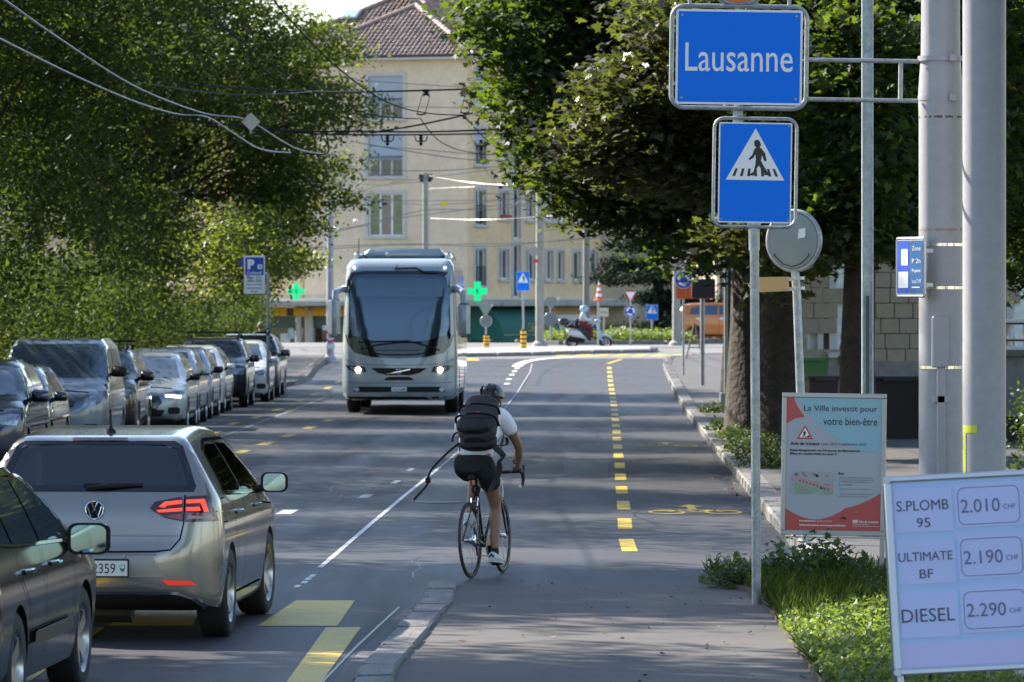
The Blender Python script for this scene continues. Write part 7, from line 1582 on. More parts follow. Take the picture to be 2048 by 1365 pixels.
DL = ['dark wire sloping down across the blind of the third floor', 'dark level wire between the third floor and the grey pole top', 'dark wire rising right over the grey pole top', 'thin dark wire across the railing of the top floor window', 'dark level wire crossing the grey pole below its arm', 'dark wire rising right from the grey pole arm', 'dark wire dropping steeply to the tangle from the building corner', 'dark wire dropping steeply right of the building corner', 'dark wire from the left trees to the grey pole arm', 'short dark wire through the tangle, upper one', 'dark wire through the tangle to the maple, lower one', 'highest thin dark wire across the top floor window', 'dark wire sagging out of the left tree branch tips']
for i, p in enumerate(light): wire('trolley_wire', LL[i], p, .015 if i < 4 else .012, wl2, 'sunlit wires over the roundabout junction')
for i, p in enumerate(dark_): wire('trolley_wire', DL[i], p, .012, wg, 'thin dark wires over the roundabout junction')
def fitting(label, px, py, Y, kind='insulator'):
    t = thing('wire_fitting', label, 'wire fitting', P(px, py, Y), 0, 'insulators and fittings on the overhead wires'); k = Y/FOC; m = MB()
    if kind == 'hanger':
        m.box((0, 0, 8*k), (14*k, .05, 6*k), bev=.01); m.lathe([(7*k, 0), (8*k, 2*k), (3*k, 4*k), (6*k, 6*k)], (0, 0, 0), n=10); m.tube([(-9*k, 0, -3*k), (0, 0, 0), (9*k, 0, -3*k)], .012, 5)
        m.build('insulator', wd, t)
        for s_ in (-1, 1): m = MB(); m.tube([(s_*8*k, 0, -2*k), (s_*8*k-10*k, 0, -38*k)], .007, 5); m.build('rod', wd, t)
        m = MB(); m.tube([(-19*k, 0, -38*k), (-10*k, 0, -40*k), (0, 0, -38*k)], .018, 6); m.build('clamp', wd, t)
    elif kind == 'drop':
        m.lathe([(2*k, 12*k), (5*k, 10*k), (2*k, 8*k), (5*k, 5*k), (2*k, 3*k), (5*k, 0), (2*k, -3*k), (4*k, -6*k), (1.5*k, -10*k)], n=10); m.build('insulator', wd, t)
        for s_ in (-1, 1): m = MB(); m.tube([(s_*13*k, 0, 10*k), (s_*10*k, 0, 0), (s_*4*k, 0, -2*k)], .014, 5); m.build('bracket', wd, t)
    elif kind == 'white': m.sphere((0, 0, 0), 5*k, 10, 8, (1.1, 1, 1)); m.build('insulator', M('white_insulator', (.85, .85, .82), .3), t, smooth=True)
    elif kind == 'dark':
        q = random.Random(int(px*3+py))
        for i in range(4): a = q.uniform(0, 6.3); m.tube([(0, 0, 0), (q.uniform(3, 8)*k*math.cos(a), 0, q.uniform(2, 6)*k*math.sin(a))], q.uniform(.03, .06), 6)
        m.build('insulator', wd, t)
fitting('insulated hanger over the left upper window', 852, 190, 99, 'hanger'); fitting('insulated hanger over the building corner', 939, 187, 99, 'hanger')
fitting('dark drop insulator, left of the pair on the double span', 775, 282, 106, 'drop'); fitting('dark drop insulator, right of the pair on the double span', 842, 282, 106, 'drop')
fitting('dark drop insulator with rods beside the building corner', 962, 292, 106, 'drop')
for (x, y, lab) in ((640, 455, 'left'), (672, 458, 'middle'), (712, 443, 'right')): fitting('white glossy insulator over the street, %s one of three' % lab, x, y, 180, 'white')
for (x, y) in ((1000, 375), (1035, 370), (1045, 388), (1030, 395), (1062, 366), (990, 352), (720, 392), (768, 408), (1012, 352), (1075, 376)): fitting('one of the small dark clamps on the wires over the junction', x, y, 188, 'dark')
for (lab, px, py, Y, s_, c_) in (('beige diamond plate on the wires before the left trees', 502, 244, 88, 19, (.78, .70, .52)), ('beige diamond plate among the wires over the roundabout', 1020, 362, 186, 13, (.45, .40, .30)), ('cream diamond plate on the wires left of the grey pole', 742, 390, 186, 10, (.5, .45, .3))):
    t = thing('diamond_plate', lab, 'wire sign', P(px, py, Y)); k = Y/FOC; m = MB(); m.plate([(-s_*k, 0), (0, -s_*k), (s_*k, 0), (0, s_*k)], -.02, 0); m.build('plate', M('diamond_%d' % px, c_, .6), t)
    m = MB(); m.box((0, 0, -s_*k*1.1), (.04, .03, .05)); m.build('clamp', galv, t)
t = thing('yellow_disc', 'small yellow disc hanging on the wires right of the grey pole', 'wire sign', P(888, 408, 200)); m = MB(); m.plate(circ(.12, 20), -.02, 0); m.build('disc', M('disc_yellow', (.8, .55, .03), .5), t)
# ================================================================ bicycle, cyclist, scooter, people
skin_m = M('skin', (.42, .25, .17), .5, var=.06, scale=12); skin_d = M('skin_tanned', (.30, .165, .105), .5, var=.1, scale=14)
frame_m = M('bicycle_frame_black', (.02, .02, .022), .2, coat=1); rubber = M('bicycle_tyre', (.035, .032, .03), .7); cloth_k = M('black_shorts', (.008, .008, .009), .8, bump=.4, bscale=40); tee = M('white_tee_shirt', (.86, .87, .93), .8, bump=.3, bscale=9, bdist=.03)
pack = M('dark_backpack_fabric', (.034, .029, .034), .75, var=.25, scale=18, bump=.6, bscale=12, bdist=.02); pack2 = M('backpack_front_fabric', (.014, .013, .015), .7, var=.2, scale=20, bump=.5, bscale=14, bdist=.02)
YAW = math.radians(16); BX, BY = P(943, 0, 43.9).x, 43.9; HR = pi/2-YAW
bk = thing('bicycle', 'black racing bicycle with drop handlebars ridden by the man in a white T-shirt', 'bicycle', (BX, BY, .004), HR)
bk.rotation_euler = (math.radians(-2.5), 0, HR)
R = .338; FX = .995
def torus(c, R_, r_, n=48, k=8, steer=0):
    return [(c[0]+R_*math.cos(2*pi*i/n)*math.cos(steer), c[1]+R_*math.cos(2*pi*i/n)*math.sin(steer), c[2]+R_*math.sin(2*pi*i/n)) for i in range(n)]
for (wx, st) in ((0, 0), (FX, math.radians(3))):
    m = MB(); m.tube(torus((wx, 0, R), R-.013, .013, steer=st), .0135, 8, closed=True); w_ = m.build('wheel', rubber, bk, smooth=True)
    m = MB(); m.tube(torus((wx, 0, R), R-.034, .01, steer=st), .0125, 6, closed=True); m.build('rim', M('bike_rim', (.03, .03, .032), .3, metal=.4), w_, smooth=True)
    m = MB(); m.lathe([(.018, -.05), (.03, -.045), (.018, -.03), (.018, .03), (.03, .045), (.018, .05)], (wx, 0, R), axis='Y', n=14); m.build('hub', chrome, w_, smooth=True)
    sp = MB()
    for i in range(20):
        a = 2*pi*i/20; sgn = -1 if i % 2 else 1; a2 = a+sgn*.25*(1 if i % 4 < 2 else -1)
        sp.tube([(wx+.025*math.cos(a2+1.2*sgn), sgn*.035, R+.025*math.sin(a2+1.2*sgn)), (wx+(R-.04)*math.cos(a), 0, R+(R-.04)*math.sin(a))], .0014, 3, caps=False)
    sp.build('spokes', M('spoke_steel', (.3, .3, .3), .3, metal=.8), w_, kind='stuff')
BBp = Vector((.41, 0, .27)); ST = Vector((.27, 0, .78)); HT = Vector((.86, 0, .86)); HB_ = Vector((.90, 0, .72))
m = MB(); m.tube([BBp, ST], .016, 10); m.tube([HB_, BBp], .021, 10); m.tube([HT-Vector((0, 0, .04)), ST+Vector((.01, 0, -.04))], .016, 10); m.tube([HT, HB_], .02, 10)
for s_ in (-1, 1): m.tube([BBp+Vector((0, s_*.03, 0)), (0, s_*.065, R)], .010, 8); m.tube([ST+Vector((0, s_*.015, -.05)), (0, s_*.065, R)], .008, 8)
m.build('frame', frame_m, bk, smooth=True)
m = MB()
for s_ in (-1, 1): m.tube([(HB_.x, s_*.03, HB_.z-.01), (HB_.x+.03, s_*.05, .5), (FX, s_*.052, R)], [.015, .013, .009], 8)
m.tube([(HB_.x, -.035, HB_.z-.01), (HB_.x, .035, HB_.z-.01)], .016, 8); m.build('fork', frame_m, bk, smooth=True)
m = MB(); m.tube([ST, (.245, 0, .93)], .0135, 10); m.build('seat_post', frame_m, bk)
m = MB(); rows = []
for i in range(9):
    t = i/8; x = .11+.27*t; wd_ = .072*(1-t)**.8+.017; rows.append([(x, wd_*math.cos(a), .955+.022*math.sin(a)-.006*t) for a in np.linspace(0, 2*pi, 13)[:-1]])
m.grid(rows, closed=True); m.add(rows[0], [tuple(range(12))]); m.build('saddle', blk, bk, smooth=True)
m = MB(); m.box((.13, 0, .84), (.03, .04, .055), bev=.008); m.build('rear_light', lamp_red, bk)
m = MB(); m.box((.15, 0, .885), (.09, .06, .05), bev=.012); m.build('saddle_bag', blk, bk)
m = MB(); 
for j in range(3): m.tube([(.17+.02*j, .03*math.cos(i*pi/8)-.02, .775+.035*math.sin(i*pi/8)) for i in range(16)], .007, 5, closed=True)
m.build('cable_lock', blk, bk, smooth=True)
# handlebar: tops, hoods and drops
HBc = Vector((.93, 0, .905))
m = MB(); m.tube([HT, HT+Vector((.005, 0, .03)), HBc], .015, 8); m.build('stem', frame_m, bk)
half = [(HBc.x, s, HBc.z) for s in (0, .10, .18)]
for s_ in (-1, 1):
    pts = [(HBc.x, 0, HBc.z), (HBc.x, s_*.12, HBc.z), (HBc.x+.01, s_*.195, HBc.z), (HBc.x+.06, s_*.21, HBc.z-.005), (HBc.x+.10, s_*.212, HBc.z-.04), (HBc.x+.10, s_*.214, HBc.z-.09), (HBc.x+.05, s_*.218, HBc.z-.125), (HBc.x-.03, s_*.222, HBc.z-.135)]
    m = MB(); m.tube([tuple(p) for p in smooth_px(pts, 4)], .0155, 8); m.build('handlebar', M('bar_tape', (.02, .02, .02), .7), bk, smooth=True)
    m = MB(); m.tube([(HBc.x+.05, s_*.21, HBc.z), (HBc.x+.11, s_*.212, HBc.z+.015), (HBc.x+.14, s_*.212, HBc.z+.045)], [.017, .018, .013], 8); m.tube([(HBc.x+.13, s_*.212, HBc.z+.01), (HBc.x+.135, s_*.218, HBc.z-.05), (HBc.x+.10, s_*.222, HBc.z-.10)], .006, 6); m.build('brake_lever', blk, bk, smooth=True)
    m = MB(); m.sphere((HBc.x-.033, s_*.222, HBc.z-.135), .016, 8, 6); m.build('bar_end_plug', whites, bk)
ca = math.radians(100)
cr_ = .17; PR = BBp+Vector((cr_*math.cos(ca+pi), -.11, cr_*math.sin(ca+pi))); PL = BBp+Vector((cr_*math.cos(ca), .11, cr_*math.sin(ca)))
for s_, pp_ in ((-1, PR), (1, PL)):
    m = MB(); m.tube([BBp+Vector((0, s_*.06, 0)), pp_+Vector((0, -s_*.04, 0))], [.014, .010], 8); c_ = m.build('crank', blk, bk, smooth=True)
    m = MB(); m.box(pp_, (.09, .075, .018), bev=.005); m.build('pedal', blk, bk)
m = MB(); m.lathe([(.055, -.052), (.095, -.052), (.095, -.048), (.055, -.048)], tuple(BBp), axis='Y', n=36); m.build('chainring', M('chainring', (.12, .12, .12), .3, metal=.8), bk)
m = MB(); m.tube([(0, -.05, R+.04), (.41, -.05, .27+.093)], .004, 4); m.tube([(0.05, -.05, R-.14), (.41, -.05, .27-.093)], .004, 4); m.tube([(0, -.05, R-.03), (.04, -.05, R-.09), (.05, -.05, R-.14)], .012, 6); m.build('chain', M('chain_steel', (.15, .14, .12), .4, metal=.8), bk)
m = MB(); m.lathe([(.02, -.06), (.045, -.055), (.055, -.045), (.06, -.035), (.02, -.03)], (0, 0, R), axis='Y', n=24); m.build('cassette', chrome, bk)
m = MB(); m.tube([(ST.x-.05, 0, .62), (ST.x-.075, 0, .68), (ST.x-.06, -.03, .66)], .013, 6); m.tube([(ST.x-.06, -.035, .70), (ST.x-.08, -.03, .63)], .008, 6); m.tube([(ST.x-.06, .035, .70), (ST.x-.08, .03, .63)], .008, 6); m.build('rear_brake', chrome, bk)
m = MB(); m.tube([(.47, 0, .43), (.50, -.05, .44), (.56, -.045, .54), (.56, .045, .54), (.50, .05, .44), (.47, 0, .43)], .004, 5); m.build('bottle_cage', alu, bk)

# the rider, one continuous body; local frame as the bicycle
cyc = thing('person', 'cyclist seen from behind in white T-shirt, black shorts, helmet and white trainers', 'person', (BX, BY, .004), HR); cyc.rotation_euler = bk.rotation_euler
HandR = Vector((HBc.x+.005, -.185, HBc.z+.02)); HandL = Vector((HBc.x+.005, .185, HBc.z+.02))
J = {'pelvis': (.225, 0, 1.0), 'waist': (.30, -.005, 1.14), 'chest': (.45, -.01, 1.31), 'neckb': (.565, -.015, 1.44), 'neck': (.625, -.03, 1.475), 'head1': (.66, -.045, 1.52), 'head2': (.69, -.05, 1.57),
 'shL': (.535, .15, 1.405), 'shR': (.535, -.175, 1.405), 'sh2L': (.55, .185, 1.38), 'sh2R': (.55, -.205, 1.38), 'elL': (.72, .26, 1.14), 'elR': (.72, -.275, 1.14), 'foL': (.80, .235, 1.05), 'foR': (.80, -.25, 1.05), 'wrL': (.885, .20, .955), 'wrR': (.885, -.205, .955), 'haL': tuple(HandL+Vector((-.005, 0, .015))), 'haR': tuple(HandR+Vector((-.005, 0, .015))),
 'hipL': (.235, .10, .985), 'hipR': (.235, -.10, .985), 'thL': (.45, .115, .93), 'thR': (.34, -.115, .80), 'knL': (.655, .125, .865), 'knR': (.445, -.12, .60), 'caL': (.56, .12, .72), 'caR': (.40, -.12, .46), 'anL': (.375, .115, .515), 'anR': (.355, -.115, .195)}
E_ = [('pelvis', 'waist'), ('waist', 'chest'), ('chest', 'neckb'), ('neckb', 'neck'), ('neck', 'head1'), ('head1', 'head2')]
for s_ in 'LR': E_ += [('neckb', 'sh'+s_), ('sh'+s_, 'sh2'+s_), ('sh2'+s_, 'el'+s_), ('el'+s_, 'fo'+s_), ('fo'+s_, 'wr'+s_), ('wr'+s_, 'ha'+s_), ('pelvis', 'hip'+s_), ('hip'+s_, 'th'+s_), ('th'+s_, 'kn'+s_), ('kn'+s_, 'ca'+s_), ('ca'+s_, 'an'+s_)]
RD = dict(pelvis=(.15, .115), waist=(.135, .10), chest=(.165, .12), neckb=(.10, .085), neck=.058, head1=.082, head2=.093)
for s_ in 'LR': RD.update({'sh'+s_: .075, 'sh2'+s_: .062, 'el'+s_: .042, 'fo'+s_: .040, 'wr'+s_: .026, 'ha'+s_: .030, 'hip'+s_: .095, 'th'+s_: .078, 'kn'+s_: .054, 'ca'+s_: .056, 'an'+s_: .036})
body = skin('body', J, E_, RD, skin_d, cyc)
# five fingers on each hand, curled round the bar
for s_, hd in ((-1, HandR), (1, HandL)):
    for i in range(4):
        y = hd.y+s_*(-.03+.022*i); L = [.9, 1, .95, .78][i]
        pts = {'a': (hd.x-.02, y, hd.z+.018), 'b': (hd.x+.022*L, y, hd.z+.014), 'c': (hd.x+.036*L, y, hd.z-.014), 'd': (hd.x+.018, y, hd.z-.038*L)}
        skin('finger', pts, [('a', 'b'), ('b', 'c'), ('c', 'd')], {'a': .0105, 'b': .010, 'c': .009, 'd': .0075}, skin_d, cyc, sub=1)
    pts = {'a': (hd.x-.03, hd.y-s_*.02, hd.z+.005), 'b': (hd.x-.022, hd.y-s_*.045, hd.z-.012), 'c': (hd.x+.0, hd.y-s_*.05, hd.z-.03)}
    skin('thumb', pts, [('a', 'b'), ('b', 'c')], {'a': .013, 'b': .011, 'c': .009}, skin_d, cyc, sub=1)
# T-shirt: torso and short sleeves
JT = {k: J[k] for k in ('waist', 'chest', 'neckb', 'shL', 'shR', 'sh2L', 'sh2R')}
JT['hem'] = (.225, 0, 1.015); JT['slL'] = tuple(Vector(J['sh2L']).lerp(Vector(J['elL']), .55)); JT['slR'] = tuple(Vector(J['sh2R']).lerp(Vector(J['elR']), .55)); JT['collar'] = tuple(Vector(J['neckb']).lerp(Vector(J['neck']), .4))
skin('tee_shirt', JT, [('hem', 'waist'), ('waist', 'chest'), ('chest', 'neckb'), ('neckb', 'collar'), ('neckb', 'shL'), ('neckb', 'shR'), ('shL', 'sh2L'), ('shR', 'sh2R'), ('sh2L', 'slL'), ('sh2R', 'slR')],
     dict(hem=(.19, .15), waist=(.165, .125), chest=(.19, .145), neckb=(.115, .10), collar=.068, shL=.088, shR=.088, sh2L=.078, sh2R=.078, slL=.074, slR=.074), tee, cyc, root=1)
JS = {k: J[k] for k in ('pelvis', 'hipL', 'hipR')}; JS['top'] = (.25, 0, 1.05); JS['kL'] = tuple(Vector(J['thL']).lerp(Vector(J['knL']), .35)); JS['kR'] = tuple(Vector(J['thR']).lerp(Vector(J['knR']), .22)); JS['mL'] = tuple(Vector(J['hipL']).lerp(Vector(J['thL']), .6)); JS['mR'] = tuple(Vector(J['hipR']).lerp(Vector(J['thR']), .6))
skin('shorts', JS, [('top', 'pelvis'), ('pelvis', 'hipL'), ('pelvis', 'hipR'), ('hipL', 'mL'), ('mL', 'kL'), ('hipR', 'mR'), ('mR', 'kR')], dict(pelvis=(.175, .15), top=(.165, .125), hipL=.125, hipR=.125, mL=.108, mR=.108, kL=.100, kR=.100), cloth_k, cyc)
m = MB(); p0 = Vector(J['thR'])+Vector((-.03, -.10, .07)); m.tube([p0, p0+Vector((.03, -.005, -.10)), p0+Vector((.05, .0, -.17))], .006, 5); m.build('shorts_piping', whites, cyc)
# shoes
def shoe(ank, toe_dir, sgn):
    a = Vector(ank); d = Vector(toe_dir).normalized(); up = Vector((0, 1, 0)).cross(d)*-1
    if up.z < 0: up = -up
    side = Vector((0, 1, 0))
    prof_ = [(-.085, .030, .055, .0), (-.06, .040, .075, .0), (0, .044, .070, 0), (.06, .050, .052, 0), (.12, .050, .038, 0), (.165, .036, .028, .004), (.185, .012, .016, .008)]
    o = a-up*.085; rows = []
    for (x, w2, h2, z0_) in prof_:
        rows.append([tuple(o+d*x+side*(w2*math.cos(t))+up*(z0_+h2*.5+h2*.62*math.sin(t))) for t in np.linspace(0, 2*pi, 15)[:-1]])
    m = MB(); m.grid(rows, closed=True); m.add(rows[0], [tuple(range(14))]); m.add(rows[-1], [tuple(range(14))]); s_o = m.build('shoe', M('white_leather', (.62, .60, .60), .5), cyc, smooth=True)
    m = MB(); rows = [[tuple(o+d*x+side*w2*1.06*q_+up*(z0_-.012+hh)) for q_, hh in ((-1, 0), (-1, .016), (1, .016), (1, 0))] for (x, w2, h2, z0_) in prof_]; m.grid(rows, closed=True); m.add(rows[0], [(0, 1, 2, 3)]); m.build('sole', M('white_sole', (.6, .58, .55), .7), s_o)
    m = MB(); m.tube([tuple(o-d*.085+up*.035+side*.02), tuple(o-d*.092+up*.06), tuple(o-d*.085+up*.035-side*.02)], .008, 5); m.build('heel_tab', M('navy_heel', (.02, .03, .08), .6), s_o)
    m = MB(); m.tube([tuple(a-up*.02), tuple(a+up*.03)], [.042, .041], 12); m.build('sock', blk if sgn < 0 else whites, cyc, smooth=True)
shoe((J['anR'][0], J['anR'][1], .215), (1, 0, -.12), -1); shoe((J['anL'][0]+.0, J['anL'][1], .535), (1, 0, .30), 1)
# helmet, hair, face, ears
hc = Vector((.70, -.05, 1.575)); hz = M('dark_hair', (.02, .014, .01), .7)
m = MB(); m.sphere((hc.x-.03, hc.y, hc.z-.005), .092, 18, 12, (.95, .93, 1.0)); m.build('hair', hz, cyc, smooth=True)
hm = M('helmet_black', (.02, .02, .02), .35)
m = MB(); rows = []
for i in range(11):
    ph = i/10*pi*.53; rows.append([])
    for j in range(40):
        a = 2*pi*j/40; rr = 1+.035*math.sin(5*a+.6)*math.sin(ph)**2+.02*math.cos(a*2)
        rows[-1].append((hc.x-.005+.148*rr*math.sin(ph)*math.cos(a)+.02*math.cos(ph), hc.y+.112*rr*math.sin(ph)*math.sin(a), hc.z+.012+.118*math.cos(ph)-.02*math.cos(a)*math.sin(ph)))
m.grid(rows, closed=True, flip=True); rows2 = [rows[-1], [(hc.x+(x-hc.x)*.86, hc.y+(y-hc.y)*.86, z+.01) for x, y, z in rows[-1]]]; m.grid(rows2, closed=True)
hl = m.build('helmet', hm, cyc, smooth=True)
for j, y in enumerate((-.058, 0, .058)):
    m = MB(); pts = [(hc.x-.142+.0*abs(y), hc.y+y*.9, hc.z+.03), (hc.x-.125, hc.y+y, hc.z+.075), (hc.x-.06, hc.y+y*1.0, hc.z+.125-.3*abs(y))]; m.tube(pts, [.010, .014, .008], 6); m.build('vent', M('vent_black', (.003, .003, .003), .9), hl)
text('poc', hl, whites, (hc.x-.118, hc.y-.062, hc.z+.05), w=.045, h=.02, rot=(pi/2*.8, 0, -pi/2-.45), bold=.02)
for s_ in (-1, 1):
    m = MB(); m.sphere((hc.x-.0, hc.y+s_*.082, hc.z-.035), .024, 10, 8, (.8, .4, 1.25)); m.build('ear', skin_d, cyc, smooth=True)
    m = MB(); m.tube([(hc.x+.02, hc.y+s_*.085, hc.z), (hc.x+.02, hc.y+s_*.07, hc.z-.08), (hc.x+.03, hc.y, hc.z-.125)], .004, 5); m.build('helmet_strap', blk, hl)
    m = MB(); m.sphere((hc.x+.082, hc.y+s_*.032, hc.z-.02), .011, 8, 6); m.build('eye', whites, cyc)
m = MB(); m.sphere((hc.x+.098, hc.y, hc.z-.045), .016, 8, 6, (1.2, .8, 1.5)); m.build('nose', skin_d, cyc, smooth=True)
m = MB(); m.tube([(hc.x+.088, hc.y-.022, hc.z-.085), (hc.x+.094, hc.y, hc.z-.087), (hc.x+.088, hc.y+.022, hc.z-.085)], .005, 5); m.build('mouth', M('lip', (.3, .1, .08), .5), cyc)
m = MB(); m.tube([(J['wrR'][0]-.035+.03*math.cos(t*pi/8)*.6, J['wrR'][1]-.01+.034*math.sin(t*pi/8), J['wrR'][2]+.045+.02*math.cos(t*pi/8)) for t in range(16)], .006, 6, closed=True); m.build('wristband', blk, cyc)

# backpack: rounded bag with lid, pockets, straps
bp = thing('backpack', 'dark grey hiking backpack with hanging straps worn by the cyclist', 'backpack', (BX, BY, .004), HR); bp.rotation_euler = bk.rotation_euler
ux = Vector((.335, 0, .30)).normalized(); ux = Vector((.62, .0, .785)).normalized(); un = Vector((-ux.z, 0, ux.x)); uy = Vector((0, 1, 0))   # up along the back, outward normal
o_ = Vector((.225, -.07, 1.14))
def bagpt(u, v, w_): return o_+ux*u+uy*v+un*w_
def bag(u0, u1, hw0, hw1, w0, w1, name, mat, par, n=9, k=20, exp=2.6, seed=0):
    q = random.Random(seed); rows = []
    for i in range(n+1):
        t = i/n; e = max(1e-3, (1-abs(2*t-1)**4.5))**(1/3.0) if 0 < t < 1 else .55; hw_ = (hw0+(hw1-hw0)*t)*e; c = (w0+w1)/2; dd = (w1-w0)/2*e; r = []
        for j in range(k):
            a = 2*pi*j/k; cs_, sn = math.cos(a), math.sin(a); f = (abs(cs_)**exp+abs(sn)**exp)**(-1/exp); jit = 1+q.uniform(-.025, .025)
            r.append(tuple(bagpt(u0+(u1-u0)*t, hw_*cs_*f*jit, c+dd*sn*f*jit)))
        rows.append(r)
    m = MB(); m.grid(rows, closed=True, flip=True); m.add(rows[0], [tuple(range(k))]); m.add(rows[-1], [tuple(range(k))[::-1]])
    o = m.build(name, mat, par, smooth=True, angle=80); md = o.modifiers.new('s', 'SUBSURF'); md.levels = 1; md.render_levels = 1; return o
bag(-.05, .36, .185, .165, .06, .27, 'main_bag', pack, bp, seed=1)
bag(.25, .42, .165, .145, .04, .265, 'lid', pack, bp, seed=2)
bag(-.03, .12, .155, .165, .22, .33, 'lower_pocket', pack2, bp, seed=3)
bag(.11, .25, .15, .145, .24, .30, 'upper_pocket', pack, bp, seed=4)
bag(-.08, .08, .17, .17, .03, .15, 'hip_padding', pack2, bp, seed=9)
for s_ in (-1, 1): bag(-.02, .24, .03, .035, .09, .22, 'side_pocket', pack2, bp, seed=5+s_) 
def strap(name, pts, w_, par, mat=blk, th=.004, updir=None):
    P3 = [Vector(p) for p in smooth_px(pts, 4)]; rows = []
    for i, p in enumerate(P3):
        d = (P3[min(i+1, len(P3)-1)]-P3[max(0, i-1)]).normalized(); sd_ = d.cross(updir or un).normalized()*w_/2; nn = d.cross(sd_).normalized()*th/2
        rows.append([tuple(p-sd_-nn), tuple(p+sd_-nn), tuple(p+sd_+nn), tuple(p-sd_+nn)])
    m = MB(); m.grid(rows, closed=True); m.add(rows[0], [(0, 1, 2, 3)]); m.add(rows[-1], [(3, 2, 1, 0)]); return m.build(name, mat, par)
strap('compression_strap', [bagpt(.255, v, w_) for v, w_ in ((-.17, .14), (-.165, .255), (0, .31), (.165, .255), (.17, .14))], .022, bp, updir=ux)
strap('compression_strap', [bagpt(.125, v, w_) for v, w_ in ((-.185, .14), (-.17, .29), (0, .342), (.17, .29), (.185, .14))], .022, bp, updir=ux)
for (u, v, w_) in ((.255, .08, .31), (.125, .09, .34)): m = MB(); p = bagpt(u, v, w_); m.box(tuple(p), (.02, .05, .03), bev=.005); m.build('buckle', M('buckle_grey', (.06, .06, .065), .4), bp)
m = MB(); m.box(tuple(bagpt(.15, -.03, .325)), (.008, .04, .012)); m.build('red_logo', M('logo_red', (.5, .05, .03), .5), bp)
# shoulder straps and hanging hip belt
for s_ in (-1, 1): strap('shoulder_strap', [bagpt(.36, s_*.09, .07), Vector((.60, s_*.11, 1.49)), Vector((.69, s_*.13, 1.40)), Vector((.62, s_*.17, 1.24)), bagpt(-.02, s_*.19, .03)], .05, bp, updir=uy)
strap('hip_belt', [bagpt(-.06, -.15, .10), bagpt(-.12, -.23, .03), Vector((.20, -.245, 1.01)), Vector((.205, -.23, .92)), Vector((.17, -.19, .82)), Vector((.16, -.15, .75))], .055, bp, pack2)
strap('hip_belt', [bagpt(-.02, -.17, .05), Vector((.36, -.27, 1.16)), Vector((.46, -.24, 1.22))], .03, bp, blk)
strap('hanging_strap', [bagpt(-.03, .16, .12), bagpt(-.10, .25, .10), Vector((.05, .32, .99)), Vector((.03, .37, .90)), Vector((.05, .385, .84)), Vector((.02, .44, .77)), Vector((0, .50, .71))], .02, bp, blk, updir=Vector((1, 0, .3)))
m = MB(); m.box((.045, .375, .875), (.025, .05, .05), bev=.01); m.build('hanging_buckle', blk, bp)
strap('loose_tab', [bagpt(.10, .18, .12), bagpt(.08, .235, .10), bagpt(.02, .245, .08)], .02, bp, blk)

# ---- scooter and rider on the roundabout, heading right
SY = 191.2; sx = P(1138, 0, SY).x; SZ = gz(SY)
sc = thing('scooter', 'pale blue scooter with black top box crossing behind the traffic island', 'scooter', (sx, SY, SZ+.0), 0)
scp = M('scooter_pale_blue', (.34, .45, .58), .25, coat=1); scw = M('scooter_white', (.62, .66, .7), .3, coat=1)
for x in (.12, 1.40):
    m = MB(); m.tube([(x+.20*math.cos(i*pi/16), 0, .245+.20*math.sin(i*pi/16)) for i in range(32)], .055, 10, closed=True); w_ = m.build('wheel', tyre_m, sc, smooth=True)
    m = MB()
    for i in range(5): m.tube([(x, 0, .245), (x+.16*math.cos(i*2*pi/5), 0, .245+.16*math.sin(i*2*pi/5))], .018, 6)
    m.tube([(x+.155*math.cos(i*pi/12), 0, .245+.155*math.sin(i*pi/12)) for i in range(24)], .014, 6, closed=True); m.build('rim', rim_m, w_)
def blob(name, rows, mat, par):   # cross-sections (x, z centre, half width, half height)
    R3 = []
    for (x, z, hw_, hh_) in rows: R3.append([(x, hw_*math.cos(t), z+hh_*math.sin(t)) for t in np.linspace(0, 2*pi, 17)[:-1]])
    m = MB(); m.grid(R3, closed=True, flip=True); m.add(R3[0], [tuple(range(16))]); m.add(R3[-1], [tuple(range(16))]); return m.build(name, mat, par, smooth=True)
blob('rear_body', [(-.08, .62, .05, .05), (.0, .6, .13, .12), (.2, .56, .2, .17), (.45, .53, .2, .18), (.65, .42, .14, .14), (.72, .36, .1, .05)], scw, sc)
blob('engine_cover', [(-.1, .35, .06, .06), (.05, .34, .12, .12), (.35, .33, .14, .12), (.6, .3, .12, .09)], blk, sc)
blob('seat', [(-.05, .80, .08, .04), (.1, .82, .15, .07), (.4, .80, .15, .08), (.62, .77, .10, .06)], blk, sc)
blob('leg_blanket', [(.35, .78, .2, .05), (.5, .68, .24, .2), (.7, .55, .24, .24), (.84, .46, .2, .18), (.92, .45, .1, .08)], M('leg_blanket', (.03, .03, .035), .7), sc)
m = MB(); m.box((.82, 0, .245), (.45, .34, .05), bev=.02); m.build('footboard', scp, sc)
m = MB(); rows = []
for i in range(9):
    t = i/8; x = 1.02+.0+.16*t*.55+.02*math.sin(t*pi); z = .28+.68*t; x = 1.22-.20*t-.03*math.sin(t*pi); w_ = .22-.05*abs(t-.35)
    rows.append([(x+.10*math.cos(a), w_*math.sin(a), z) for a in np.linspace(-pi/2, pi/2, 9)])
m.grid(rows); m.build('leg_shield', scp, sc, smooth=True)
blob('front_mudguard', [(1.14, .40, .05, .04), (1.24, .47, .09, .07), (1.4, .50, .10, .06), (1.56, .42, .08, .05), (1.64, .30, .04, .04)], scw, sc)
m = MB(); m.tube([(1.40, .07, .245), (1.28, .06, .5), (1.08, 0, .98)], .025, 8); m.build('fork', galv, sc)
blob('headset', [(.96, 1.02, .10, .05), (1.02, 1.04, .16, .07), (1.12, 1.02, .12, .08), (1.18, 1.0, .06, .05)], scp, sc)
